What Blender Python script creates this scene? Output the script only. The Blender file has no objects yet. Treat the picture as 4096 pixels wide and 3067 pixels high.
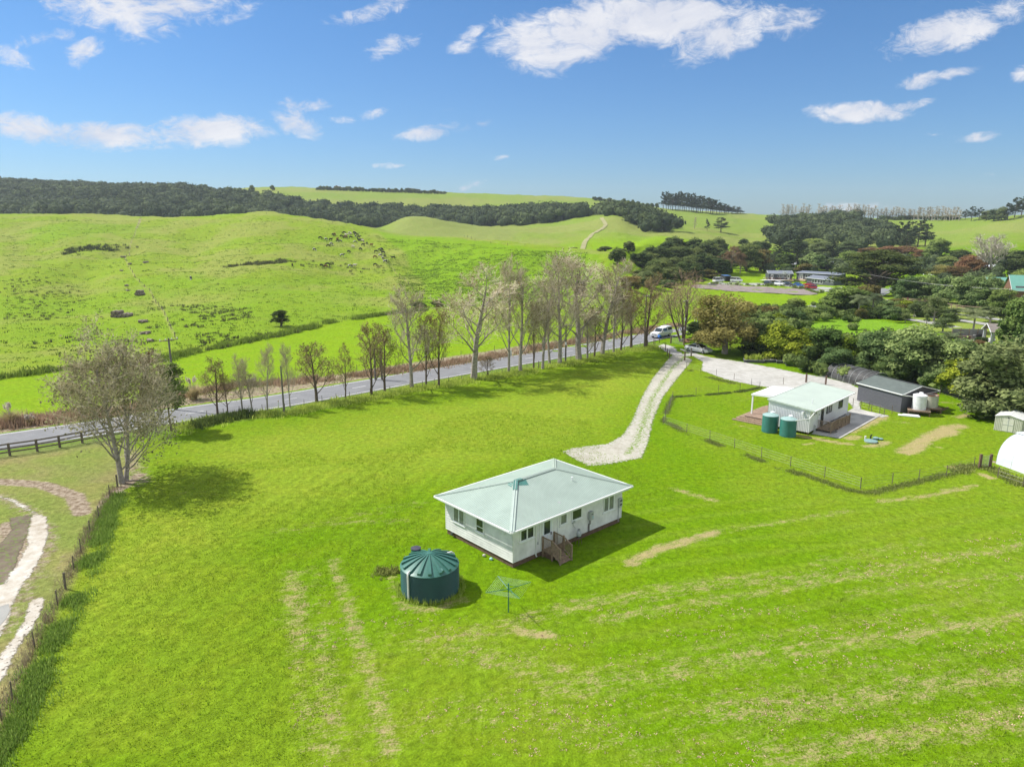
import bpy, bmesh, math, random
import numpy as np
from mathutils import Vector, Matrix
R = math.radians
sc = bpy.context.scene
C = sc.collection

# ------------------------------------------------------------ camera, sky, sun, exposure
F_PX, CX, CY, PITCH, CAM_H = 2870.0, 2048.0, 1533.5, R(13.0), 22.0
cam = bpy.data.cameras.new('camera'); cam_ob = bpy.data.objects.new('camera', cam); C.objects.link(cam_ob)
cam.lens = 36.0 * F_PX / 4096.0; cam.sensor_width = 36.0; cam.sensor_fit = 'HORIZONTAL'
cam.clip_start = 0.5; cam.clip_end = 20000
cam_ob.location = (0, 0, CAM_H); cam_ob.rotation_euler = (R(90) - PITCH, 0, 0)
sc.camera = cam_ob
sc.view_settings.view_transform = 'Standard'; sc.view_settings.look = 'None'
sc.view_settings.gamma = 1; sc.view_settings.use_curve_mapping = False
EXPO = 0.42
sc.view_settings.exposure = EXPO
SUN_EL, SHADOW_AZ = 49.0, -20.0           # shadows fall towards this direction (degrees from +X)
sd = Vector((-math.cos(R(SHADOW_AZ)) * math.cos(R(SUN_EL)), -math.sin(R(SHADOW_AZ)) * math.cos(R(SUN_EL)), math.sin(R(SUN_EL))))
sun = bpy.data.lights.new('sun', 'SUN'); sun.energy = 4.6; sun.angle = R(0.53); sun.color = (1.0, 0.955, 0.88)
sun_ob = bpy.data.objects.new('sun', sun); C.objects.link(sun_ob)
sun_ob.rotation_euler = sd.to_track_quat('Z', 'Y').to_euler(); sun_ob.location = (0, 0, 200)

world = bpy.data.worlds.new('World'); sc.world = world; world.use_nodes = True
def build_world():
    nt = world.node_tree; nt.nodes.clear(); N = nt.nodes; L = nt.links
    out = N.new('ShaderNodeOutputWorld'); bg = N.new('ShaderNodeBackground')
    sky = N.new('ShaderNodeTexSky'); sky.sky_type = 'NISHITA'; sky.sun_disc = False
    sky.sun_elevation = R(SUN_EL); sky.sun_rotation = math.atan2(sd.x, sd.y)
    sky.altitude = 50; sky.air_density = 1.0; sky.dust_density = 0.25; sky.ozone_density = 1.6
    def math_(op, a, b=None, c=None, clamp=False):
        n = N.new('ShaderNodeMath'); n.operation = op; n.use_clamp = clamp
        for i, v in enumerate((a, b, c)):
            if v is None: continue
            if isinstance(v, (int, float)): n.inputs[i].default_value = v
            else: L.new(v, n.inputs[i])
        return n.outputs[0]
    tc = N.new('ShaderNodeTexCoord'); sep = N.new('ShaderNodeSeparateXYZ'); L.new(tc.outputs['Generated'], sep.inputs[0])
    x, y, z = sep.outputs
    ys = math_('MAXIMUM', y, 0.02)
    gx = math_('DIVIDE', x, ys); gz = math_('DIVIDE', z, ys)
    comb = N.new('ShaderNodeCombineXYZ'); L.new(gx, comb.inputs[0]); L.new(math_('MULTIPLY', gz, 1.9), comb.inputs[1]); comb.inputs[2].default_value = 3.1
    def noise(scale, detail, rough, dist=0.0, off=(0, 0, 0)):
        mp = N.new('ShaderNodeMapping'); mp.inputs['Location'].default_value = off; L.new(comb.outputs[0], mp.inputs[0])
        n = N.new('ShaderNodeTexNoise'); n.inputs['Scale'].default_value = scale; n.inputs['Detail'].default_value = detail
        n.inputs['Roughness'].default_value = rough; n.inputs['Distortion'].default_value = dist
        L.new(mp.outputs[0], n.inputs['Vector']); return n.outputs[0]
    big = noise(9, 9, 0.66, 0.7); fine = noise(30, 8, 0.66, 0.9, (4, 1, 0)); soft = noise(6, 6, 0.55, 0.2, (2, 7, 0))
    # every cloud: azimuth tangent, elevation tangent, half width, half height, tilt, strength
    def uv(px, py):
        v = (py - CY) / F_PX; dy = math.cos(PITCH) - v * math.sin(PITCH); dz = -math.sin(PITCH) - v * math.cos(PITCH)
        return (px - CX) / F_PX / dy, dz / dy
    clouds = [(560, 40, 330, 62, .03, 1), (330, 20, 170, 60, 0, .8), (620, 110, 130, 40, .1, .55), (330, 210, 70, 42, .3, .8), (210, 150, 100, 30, .2, .5), (40, 225, 70, 40, -.3, .8),
              (120, 520, 190, 52, -.1, 1), (420, 545, 260, 46, 0, 1), (840, 520, 210, 52, 0, 1.15), (1180, 490, 90, 46, -.3, 1), (1240, 425, 90, 20, .15, .7), (1140, 420, 50, 35, 0, .6),
              (1380, 480, 45, 14, 0, .6), (1490, 455, 55, 18, .3, .6), (1730, 525, 150, 30, .12, .95), (1950, 490, 70, 18, .2, .6), (1780, 445, 60, 10, 0, .5),
              (1420, 75, 130, 24, .1, .6), (1560, 25, 120, 24, .2, .65), (1570, 180, 90, 34, .3, .5), (1850, 180, 50, 24, .2, .6), (1880, 135, 50, 18, .3, .5), (980, 50, 50, 22, .3, .5),
              (2160, 180, 170, 90, -.1, 1.15), (2330, 120, 210, 110, .25, 1.2), (2640, 75, 330, 85, 0, 1.3), (2900, 150, 190, 70, .35, 1.1), (3160, 100, 110, 45, .2, .75), (2520, 60, 200, 60, 0, 1),
              (3790, 130, 230, 62, .2, 1.15), (3950, 90, 130, 50, .5, .9), (3720, 315, 110, 26, .15, .95), (3820, 290, 90, 18, .1, .8), (4090, 300, 40, 30, 0, .9),
              (3440, 450, 180, 34, 0, 1.1), (3620, 430, 90, 20, .25, .8), (3900, 552, 90, 20, .1, .9), (3750, 540, 50, 8, 0, .35), (2000, 632, 40, 10, .1, .6), (1560, 664, 60, 9, 0, .5),
              (1880, 745, 60, 12, .3, .5), (3420, 826, 150, 14, 0, .5), (3000, 720, 60, 7, 0, .35), (280, 690, 30, 6, 0, .3), (4000, 700, 80, 6, 0, .25)]
    acc = None
    for (px, py, hw, hh, tilt, st) in clouds:
        cu, cv = uv(px, py); w_ = hw / F_PX * 1.02; h_ = hh / F_PX * 1.05
        dx = math_('SUBTRACT', gx, cu); dz = math_('SUBTRACT', gz, cv)
        dz = math_('SUBTRACT', dz, math_('MULTIPLY', dx, tilt))
        a = math_('DIVIDE', dx, w_); b = math_('DIVIDE', dz, h_)
        q = math_('ADD', math_('MULTIPLY', a, a), math_('MULTIPLY', b, b))
        f = math_('MULTIPLY', math_('SUBTRACT', 1.5, q), 0.75 * st)
        acc = f if acc is None else math_('SMOOTH_MAX', acc, f, 0.25)
    acc = math_('MAXIMUM', acc, -0.8)
    n = math_('ADD', math_('MULTIPLY', math_('SUBTRACT', big, 0.5), 2.5), math_('MULTIPLY', math_('SUBTRACT', fine, 0.5), 2.6))
    d = math_('ADD', acc, n)
    ramp = N.new('ShaderNodeMapRange'); ramp.interpolation_type = 'SMOOTHSTEP'; L.new(d, ramp.inputs[0])
    ramp.inputs[1].default_value = 0.10; ramp.inputs[2].default_value = 1.35
    m = ramp.outputs[0]
    # cloud body: white tops, faintly lilac-grey thick undersides
    colr = N.new('ShaderNodeMapRange'); L.new(math_('ADD', math_('MULTIPLY', soft, 0.9), math_('MULTIPLY', math_('SUBTRACT', big, .5), 1.2)), colr.inputs[0]); colr.inputs[1].default_value = 0.25; colr.inputs[2].default_value = 0.75
    mixc = N.new('ShaderNodeMix'); mixc.data_type = 'RGBA'; L.new(colr.outputs[0], mixc.inputs[0])
    k = 1.0 / 0.13 / (2 ** EXPO)
    mixc.inputs[6].default_value = (0.66 * k, 0.70 * k, 0.82 * k, 1); mixc.inputs[7].default_value = (0.93 * k, 0.93 * k, 0.96 * k, 1)
    tint = N.new('ShaderNodeMix'); tint.data_type = 'RGBA'; tint.blend_type = 'MULTIPLY'; tint.inputs[0].default_value = 1.0
    L.new(sky.outputs[0], tint.inputs[6])
    hz = N.new('ShaderNodeMapRange'); L.new(gz, hz.inputs[0]); hz.inputs[1].default_value = 0.0; hz.inputs[2].default_value = 0.35
    hm = N.new('ShaderNodeMix'); hm.data_type = 'RGBA'; L.new(hz.outputs[0], hm.inputs[0])
    hm.inputs[6].default_value = SKY_LOW; hm.inputs[7].default_value = SKY_HIGH
    L.new(hm.outputs[2], tint.inputs[7])
    mx = N.new('ShaderNodeMix'); mx.data_type = 'RGBA'; L.new(math_('MULTIPLY', m, 0.97), mx.inputs[0]); L.new(tint.outputs[2], mx.inputs[6]); L.new(mixc.outputs[2], mx.inputs[7])
    # broken bright cloud added out of view, overhead and behind, to fill the shadows, above the part of the sky that has the clouds listed
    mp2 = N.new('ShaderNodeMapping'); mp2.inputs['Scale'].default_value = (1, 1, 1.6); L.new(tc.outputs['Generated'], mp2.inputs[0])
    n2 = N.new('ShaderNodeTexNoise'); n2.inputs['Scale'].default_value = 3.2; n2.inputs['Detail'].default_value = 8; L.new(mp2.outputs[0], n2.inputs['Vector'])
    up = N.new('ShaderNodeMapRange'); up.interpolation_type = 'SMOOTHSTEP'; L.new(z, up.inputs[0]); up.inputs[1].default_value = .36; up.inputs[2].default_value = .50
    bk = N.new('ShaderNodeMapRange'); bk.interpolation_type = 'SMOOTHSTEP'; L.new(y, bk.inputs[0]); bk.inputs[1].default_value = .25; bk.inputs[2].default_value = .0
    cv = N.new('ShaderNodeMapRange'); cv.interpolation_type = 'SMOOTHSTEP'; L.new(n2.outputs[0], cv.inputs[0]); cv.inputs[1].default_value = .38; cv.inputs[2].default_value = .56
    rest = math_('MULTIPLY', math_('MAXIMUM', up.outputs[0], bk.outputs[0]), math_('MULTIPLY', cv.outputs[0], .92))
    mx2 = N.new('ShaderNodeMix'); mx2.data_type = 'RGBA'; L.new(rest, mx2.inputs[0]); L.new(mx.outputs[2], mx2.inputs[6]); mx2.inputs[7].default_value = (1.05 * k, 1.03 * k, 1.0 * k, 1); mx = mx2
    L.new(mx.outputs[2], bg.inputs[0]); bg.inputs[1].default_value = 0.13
    L.new(bg.outputs[0], out.inputs[0])
SKY_LOW = (0.31, 0.46, 0.69, 1); SKY_HIGH = (0.30, 0.51, 0.71, 1)
build_world()
world.cycles.sampling_method = 'MANUAL'; world.cycles.sample_map_resolution = 512

# ------------------------------------------------------------ pixel <-> world helpers and terrain
def ray(px, py):
    v = (py - CY) / F_PX
    return np.array([(px - CX) / F_PX, math.cos(PITCH) - v * math.sin(PITCH), -math.sin(PITCH) - v * math.cos(PITCH)])
def zat(py, Y):
    r = ray(CX, py); return CAM_H + Y * r[2] / r[1]
def at(px, py, Y):
    r = ray(px, py); t = Y / r[1]; return Vector((t * r[0], Y, CAM_H + t * r[2]))
def flat(px, py, z=0.0):
    r = ray(px, py); t = (z - CAM_H) / r[2]; return Vector((t * r[0], t * r[1], z))

def vnoise(x, y, seed=0):
    xi = np.floor(x).astype(np.int64); yi = np.floor(y).astype(np.int64); xf = x - xi; yf = y - yi
    def h(a, b):
        n = (a * 374761393 + b * 668265263 + seed * 1442695041) & 0xffffffff
        n = ((n ^ (n >> 13)) * 1274126177) & 0xffffffff
        return ((n ^ (n >> 16)) & 0xffff) / 65535.0
    u = xf * xf * (3 - 2 * xf); v = yf * yf * (3 - 2 * yf)
    a = h(xi, yi); b = h(xi + 1, yi); c = h(xi, yi + 1); d = h(xi + 1, yi + 1)
    return a + (b - a) * u + (c - a) * v + (a - b - c + d) * u * v
def fbm(x, y, seed=0, oct=4):
    s = 0; a = 1; t = 0
    for i in range(oct):
        s = s + a * vnoise(x * 2 ** i + 17.3 * i, y * 2 ** i - 9.1 * i, seed + i); t += a; a *= .5
    return s / t

P_, Z_ = 'p', 'z'
COLS = [  # px, then knots 1..11 as (Y, kind, value); p = image row of the ground there, z = height
 (-1500, [(76,Z_,0),(106,Z_,-2),(190,P_,1250),(300,P_,1050),(400,P_,935),(500,P_,850),(600,Z_,18),(700,Z_,22),(800,Z_,28),(950,Z_,52),(1150,Z_,70)]),
 (0,    [(78,Z_,0),(108,Z_,-2),(190,P_,1250),(300,P_,1053),(400,P_,935),(500,P_,853),(600,Z_,18),(700,Z_,22),(800,Z_,28),(950,Z_,52),(1150,Z_,67)]),
 (300,  [(80,Z_,0),(112,Z_,-2),(195,P_,1245),(296,P_,1055),(395,P_,938),(500,P_,852),(600,Z_,17),(700,Z_,21),(800,Z_,28),(950,Z_,50),(1150,Z_,64)]),
 (570,  [(82,Z_,0),(120,Z_,-2),(200,P_,1230),(290,P_,1060),(390,P_,950),(500,P_,869),(600,Z_,15),(700,Z_,20),(800,Z_,28),(950,Z_,50),(1150,P_,772)]),
 (820,  [(85,Z_,0),(136,Z_,-2.3),(200,P_,1220),(285,P_,1065),(385,P_,950),(490,P_,867),(590,Z_,15),(690,Z_,19),(790,Z_,27),(950,Z_,50),(1180,P_,768)]),
 (1050, [(88,Z_,0),(154,Z_,-2.5),(200,P_,1210),(280,P_,1075),(380,P_,945),(480,P_,853),(580,Z_,15),(680,Z_,18),(780,Z_,26),(950,Z_,50),(1200,P_,750)]),
 (1250, [(92,Z_,0),(170,Z_,-2.8),(215,P_,1195),(285,P_,1085),(370,P_,970),(460,P_,876),(560,Z_,12),(670,Z_,15),(770,Z_,22),(930,Z_,45),(1200,P_,752)]),
 (1500, [(97,Z_,0),(186,Z_,-3),(230,P_,1185),(290,P_,1100),(360,P_,1010),(430,P_,914),(520,Z_,6),(640,P_,912),(750,Z_,12),(900,Z_,36),(1200,P_,766)]),
 (1650, [(102,Z_,0),(190,Z_,-2.7),(230,P_,1183),(285,P_,1103),(345,P_,1020),(410,P_,935),(500,Z_,2),(650,P_,863),(760,Z_,10),(900,Z_,33),(1220,P_,768)]),
 (1900, [(110,Z_,0),(190,Z_,-2),(225,P_,1180),(265,P_,1110),(310,P_,1040),(370,P_,962),(470,Z_,0),(640,P_,905),(760,Z_,12),(900,P_,850),(1250,P_,775)]),
 (2200, [(125,Z_,0),(190,Z_,-.4),(225,P_,1150),(255,P_,1090),(290,P_,1040),(330,P_,990),(430,Z_,0),(580,P_,930),(720,P_,890),(880,P_,845),(1250,P_,786)]),
 (2450, [(128,Z_,0),(185,Z_,.4),(215,P_,1160),(245,P_,1110),(270,P_,1060),(300,P_,1008),(400,Z_,2),(540,P_,930),(700,P_,862),(850,Z_,24),(1200,P_,800)]),
 (2650, [(132,Z_,0),(185,Z_,-1.5),(240,Z_,-2),(300,Z_,-1),(380,P_,1005),(450,P_,965),(540,P_,938),(620,P_,915),(700,P_,893),(850,P_,862),(1000,P_,834)]),
 (2830, [(138,Z_,0),(190,Z_,-2.4),(265,Z_,-3.2),(340,Z_,-2.5),(420,P_,1005),(490,P_,970),(570,P_,940),(650,P_,918),(740,P_,893),(860,P_,866),(980,P_,848)]),
 (3000, [(145,Z_,0),(200,Z_,-3),(290,Z_,-4.4),(380,Z_,-3),(460,P_,1010),(540,P_,975),(620,P_,945),(700,P_,920),(800,P_,895),(900,P_,870),(980,P_,857)]),
 (3300, [(150,Z_,0),(200,Z_,-3),(290,Z_,-4.4),(380,Z_,-3),(470,P_,1020),(550,P_,980),(620,P_,950),(680,P_,925),(740,P_,900),(820,P_,882),(900,P_,868)]),
 (3700, [(150,Z_,0),(200,Z_,-2),(290,Z_,-3),(370,Z_,-2),(430,P_,1030),(490,P_,1000),(540,P_,980),(600,P_,955),(680,P_,925),(760,P_,898),(850,P_,880)]),
 (4096, [(150,Z_,0),(200,Z_,-1),(290,Z_,-1),(360,P_,1045),(410,P_,1015),(460,P_,985),(500,P_,960),(540,P_,935),(590,P_,905),(640,P_,880),(700,P_,858)]),
 (5600, [(150,Z_,0),(200,Z_,-1),(290,Z_,-1),(360,P_,1045),(410,P_,1015),(460,P_,980),(500,P_,950),(540,P_,920),(590,P_,885),(640,P_,850),(700,P_,825)])]
KC = np.array([c[0] for c in COLS], float); KY = []; KZ = []
for c in COLS:
    ys = [45.0]; zs = [0.0]
    for (Y, k, v) in c[1]: ys.append(Y); zs.append(zat(v, Y) if k == P_ else v)
    ys += [ys[-1] + 500, 7000.]; zs += [zs[-1] - 25, -25.]
    KY.append(ys); KZ.append(zs)
KY = np.array(KY); KZ = np.array(KZ)
def pchip_slopes(x, y):           # along axis 0
    h = np.diff(x, axis=0); d = np.diff(y, axis=0) / h; m = np.zeros_like(y)
    w1 = 2 * h[1:] + h[:-1]; w2 = h[1:] + 2 * h[:-1]
    with np.errstate(divide='ignore', invalid='ignore'):
        mm = (w1 + w2) / (w1 / d[:-1] + w2 / d[1:])
    m[1:-1] = np.where(d[:-1] * d[1:] > 0, mm, 0); m[0] = d[0]; m[-1] = d[-1]
    return m
_kc = np.repeat(KC[:, None], KY.shape[1], 1)
SY = pchip_slopes(_kc, KY); SZ = pchip_slopes(_kc, KZ)
def gx_(px, Y): return (px - CX) / F_PX / 1.015 * Y
GULLIES = [([(500, 345), (400, 318), (330, 285), (300, 240), (250, 190), (215, 140)], 9, 3.2), ([(150, 300), (240, 290), (330, 280)], 7, 1.6), ([(1190, 172), (1000, 190), (820, 205), (660, 215), (570, 222)], 8, 2.2),
           ([(1400, 300), (1250, 262), (1150, 232), (1080, 200)], 12, 2.0), ([(820, 400), (760, 340), (720, 290)], 16, 2.2), ([(1700, 330), (1640, 280), (1600, 240)], 14, 2.4), ([(2150, 280), (2050, 250), (1980, 225)], 14, 2.0), ([(60, 420), (120, 370), (170, 320)], 14, 2.0)]
def gully(x, y):
    out = np.zeros(x.shape)
    for pts, w, dep in GULLIES:
        P = [(gx_(a, b), b) for a, b in pts]; d = np.full(x.shape, 1e9)
        for (ax, ay), (bx, by) in zip(P[:-1], P[1:]):
            ex, ey = bx - ax, by - ay; t = np.clip(((x - ax) * ex + (y - ay) * ey) / (ex * ex + ey * ey), 0, 1); d = np.minimum(d, np.hypot(x - ax - t * ex, y - ay - t * ey))
        out = out + dep * np.exp(-(d / w) ** 2)
    return out
def terrain(x, y):
    x = np.atleast_1d(np.asarray(x, float)); y = np.atleast_1d(np.asarray(y, float))
    yy = np.maximum(y, 1.0)
    c = np.clip(CX + F_PX * 1.015 * x / yy, KC[0], KC[-1])
    i = np.clip(np.searchsorted(KC, c) - 1, 0, len(KC) - 2)
    h = (KC[i + 1] - KC[i])[:, None]; t = ((c - KC[i])[:, None] / h)
    def herm(V, S):
        return ((1 + 2 * t) * (1 - t) ** 2) * V[i] + t * (1 - t) ** 2 * h * S[i] + t * t * (3 - 2 * t) * V[i + 1] + t * t * (t - 1) * h * S[i + 1]
    ky = herm(KY, SY).T; kz = herm(KZ, SZ).T
    m = pchip_slopes(ky, kz); m[0] = 0
    yc = np.clip(yy, ky[0], ky[-1])
    j = np.clip((ky <= yc).sum(0) - 1, 0, ky.shape[0] - 2); ar = np.arange(len(x))
    y0 = ky[j, ar]; y1 = ky[j + 1, ar]; hh = y1 - y0; s = (yc - y0) / hh
    z = (1 + 2 * s) * (1 - s) ** 2 * kz[j, ar] + s * (1 - s) ** 2 * hh * m[j, ar] + s * s * (3 - 2 * s) * kz[j + 1, ar] + s * s * (s - 1) * hh * m[j + 1, ar]
    far = np.clip((yc - 170) / 150, 0, 1)
    z = z + far * ((fbm(x / 38, y / 38, 5) - .5) * 4.2 + (fbm(x / 9, y / 9, 8, 3) - .5) * .95)
    z = z + far * (.16 * np.sin(z * 2 * math.pi / 1.5 + 2.5 * fbm(x / 16, y / 16, 41, 2)) * np.clip((yc - 230) / 60, 0, 1) - gully(x, y) * np.clip((560 - yc) / 100, 0, 1))
    return np.where(y < 45, 0.0, z)
def ground_z(x, y): return float(terrain(x, y)[0])
_ts = np.concatenate([np.linspace(26, 160, 300), np.linspace(160.5, 1500, 1400)])
def hit(px, py):
    """ground point seen at this place of the photograph"""
    r = ray(px, py); X = _ts * r[0]; Y = _ts * r[1]; Zr = CAM_H + _ts * r[2]
    d = Zr - terrain(X, Y); k = np.argmax(d <= 0)
    if d[k] > 0:                       # passes just over a crest: the point it clears most closely
        k = int(np.argmin(d + (_ts < 200) * 1e3)); x, y = X[k], Y[k]; return Vector((x, y, ground_z(x, y)))
    if k == 0: return flat(px, py)
    f = d[k - 1] / (d[k - 1] - d[k] + 1e-9); t = _ts[k - 1] + f * (_ts[k] - _ts[k - 1])
    x, y = t * r[0], t * r[1]; return Vector((x, y, ground_z(x, y)))
def height_at(base, py_top):
    """height of something that stands at base and reaches this row of the photograph"""
    return zat(py_top, base.y) - base.z
def width_at(base, wpx):
    d = Vector((base.x, base.y, base.z - CAM_H)); zc = d.y * math.cos(PITCH) - d.z * math.sin(PITCH)
    return wpx * zc / F_PX

# ------------------------------------------------------------ object helpers
def tag(o, label=None, cat=None, group=None, kind=None):
    if label: o['label'] = label
    if cat: o['category'] = cat
    if group: o['group'] = group
    if kind: o['kind'] = kind
    return o
def empty(name, loc=(0, 0, 0), rz=0.0, label=None, cat=None, group=None):
    o = bpy.data.objects.new(name, None); C.objects.link(o); o.location = loc; o.rotation_euler = (0, 0, rz); o.empty_display_size = .3
    return tag(o, label, cat, group)
def link(name, me, parent=None, mat=None):
    o = bpy.data.objects.new(name, me); C.objects.link(o)
    if parent is not None: o.parent = parent
    if mat is not None:
        for m in (mat if isinstance(mat, (list, tuple)) else [mat]):
            if m: me.materials.append(m)
    return o
def mesh_np(name, verts, loops, sizes, mat=None, parent=None, smooth=False, attrs=None):
    me = bpy.data.meshes.new(name); nv = len(verts); nl = len(loops); nf = len(sizes)
    me.vertices.add(nv); me.vertices.foreach_set('co', np.asarray(verts, np.float32).ravel())
    me.loops.add(nl); me.loops.foreach_set('vertex_index', np.asarray(loops, np.int32).ravel())
    me.polygons.add(nf); st = np.concatenate([[0], np.cumsum(sizes)[:-1]]).astype(np.int32)
    me.polygons.foreach_set('loop_start', st); me.polygons.foreach_set('loop_total', np.asarray(sizes, np.int32))
    if smooth: me.polygons.foreach_set('use_smooth', np.ones(nf, bool))
    for (an, typ, dom, data) in (attrs or []):
        a = me.attributes.new(an, typ, dom); a.data.foreach_set('color' if typ == 'FLOAT_COLOR' else 'value', np.asarray(data, np.float32).ravel())
    me.update(calc_edges=True); me.validate()
    return link(name, me, parent, mat)
class MB:
    def __init__(s): s.v = []; s.f = []
    def poly(s, pts, rev=False):
        b = len(s.v); s.v += [tuple(p) for p in pts]; ix = list(range(b, b + len(pts))); s.f.append(ix[::-1] if rev else ix); return s
    def box(s, x0, x1, y0, y1, z0, z1, M=None):
        p = [(x0, y0, z0), (x1, y0, z0), (x1, y1, z0), (x0, y1, z0), (x0, y0, z1), (x1, y0, z1), (x1, y1, z1), (x0, y1, z1)]
        if M is not None: p = [tuple(M @ Vector(q)) for q in p]
        b = len(s.v); s.v += p
        for f in ((3, 2, 1, 0), (4, 5, 6, 7), (0, 1, 5, 4), (1, 2, 6, 5), (2, 3, 7, 6), (3, 0, 4, 7)): s.f.append([b + i for i in f])
        return s
    def tube(s, path, rad, k=6, cap=True):
        path = [Vector(p) for p in path]
        if not isinstance(rad, (list, tuple)): rad = [rad] * len(path)
        b = len(s.v); n = len(path); ref = None
        for i, p in enumerate(path):
            d = (path[min(i + 1, n - 1)] - path[max(i - 1, 0)]).normalized()
            if ref is None: ref = Vector((1, 0, 0)) if abs(d.x) < .9 else Vector((0, 1, 0))
            a = d.cross(ref).normalized(); c = d.cross(a)
            for j in range(k):
                t = 2 * math.pi * j / k; s.v.append(tuple(p + (a * math.cos(t) + c * math.sin(t)) * rad[i]))
        for i in range(n - 1):
            for j in range(k):
                q = (j + 1) % k; s.f.append([b + i * k + j, b + (i + 1) * k + j, b + (i + 1) * k + q, b + i * k + q])
        if cap: s.f.append([b + j for j in range(k)]); s.f.append([b + (n - 1) * k + j for j in range(k)][::-1])
        return s
    def bar(s, a, b, w, h=None):
        a = Vector(a); b = Vector(b); h = h or w; d = b - a; L = d.length; d.normalize()
        up = Vector((0, 0, 1)) if abs(d.z) < .95 else Vector((0, 1, 0))
        x = d.cross(up).normalized(); y = x.cross(d)
        M = Matrix(((x.x, y.x, d.x, a.x), (x.y, y.y, d.y, a.y), (x.z, y.z, d.z, a.z), (0, 0, 0, 1)))
        return s.box(-w / 2, w / 2, -h / 2, h / 2, 0, L, M)
    def lathe(s, prof, k=24, c=(0, 0, 0), closed_top=True, closed_bot=False):
        b = len(s.v); n = len(prof)
        for (r, z) in prof:
            for j in range(k):
                t = 2 * math.pi * j / k; s.v.append((c[0] + r * math.cos(t), c[1] + r * math.sin(t), c[2] + z))
        for i in range(n - 1):
            for j in range(k):
                q = (j + 1) % k; s.f.append([b + i * k + j, b + i * k + q, b + (i + 1) * k + q, b + (i + 1) * k + j])
        if closed_top: s.f.append([b + (n - 1) * k + j for j in range(k)])
        if closed_bot: s.f.append([b + j for j in range(k)][::-1])
        return s
    def prism(s, pts, a, b, axis='x'):
        """extrude a 2-D outline between a and b along an axis"""
        def m(t, p): return (t, p[0], p[1]) if axis == 'x' else ((p[0], t, p[1]) if axis == 'y' else (p[0], p[1], t))
        n = len(pts); o = len(s.v); s.v += [m(a, p) for p in pts] + [m(b, p) for p in pts]
        s.f.append([o + i for i in range(n)][::-1]); s.f.append([o + n + i for i in range(n)])
        for i in range(n):
            j = (i + 1) % n; s.f.append([o + i, o + j, o + n + j, o + n + i])
        return s
    def ball(s, c, r, seg=8, rings=6, sq=(1, 1, 1)):
        b = len(s.v)
        for i in range(1, rings):
            ph = math.pi * i / rings
            for j in range(seg):
                t = 2 * math.pi * j / seg; s.v.append((c[0] + r * sq[0] * math.sin(ph) * math.cos(t), c[1] + r * sq[1] * math.sin(ph) * math.sin(t), c[2] - r * sq[2] * math.cos(ph)))
        s.v.append((c[0], c[1], c[2] - r * sq[2])); s.v.append((c[0], c[1], c[2] + r * sq[2])); lo = len(s.v) - 2; hi = lo + 1
        for i in range(rings - 2):
            for j in range(seg):
                q = (j + 1) % seg; s.f.append([b + i * seg + j, b + i * seg + q, b + (i + 1) * seg + q, b + (i + 1) * seg + j])
        for j in range(seg):
            q = (j + 1) % seg; s.f.append([lo, b + q, b + j]); s.f.append([hi, b + (rings - 2) * seg + j, b + (rings - 2) * seg + q])
        return s
    def mesh(s, name):
        me = bpy.data.meshes.new(name); me.from_pydata(s.v, [], s.f)
        bm = bmesh.new(); bm.from_mesh(me); bmesh.ops.recalc_face_normals(bm, faces=bm.faces); bm.to_mesh(me); bm.free(); return me
    def build(s, name, mat, parent=None, smooth=False, bevel=0):
        me = s.mesh(name); o = link(name, me, parent, mat)
        if smooth:
            me.polygons.foreach_set('use_smooth', np.ones(len(me.polygons), bool)); me.set_sharp_from_angle(angle=R(40))
        if bevel:
            md = o.modifiers.new('bevel', 'BEVEL'); md.width = bevel; md.segments = 2; md.limit_method = 'ANGLE'
        return o
def kids(o): return [c for c in bpy.data.objects if c.parent == o]
def tree_of(o): return (o, [tree_of(c) for c in kids(o)])
def copy_tree(t, parent=None):
    o, ch = t; c = o.copy(); C.objects.link(c)
    if parent is not None: c.parent = parent
    for q in ch: copy_tree(q, c)
    return c
ORD = ['first', 'second', 'third', 'fourth', 'fifth', 'sixth', 'seventh', 'eighth', 'ninth', 'tenth', 'eleventh', 'twelfth', 'thirteenth', 'fourteenth', 'fifteenth', 'sixteenth', 'seventeenth', 'eighteenth', 'nineteenth']
TENS = {2: 'twent', 3: 'thirt', 4: 'fort', 5: 'fift', 6: 'sixt', 7: 'sevent', 8: 'eight', 9: 'ninet'}
def nth(i):
    n = i + 1
    if n < 20: return ORD[n - 1]
    t, u = divmod(n, 10)
    return TENS[t] + ('ieth' if u == 0 else 'y-' + ORD[u - 1])

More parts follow.
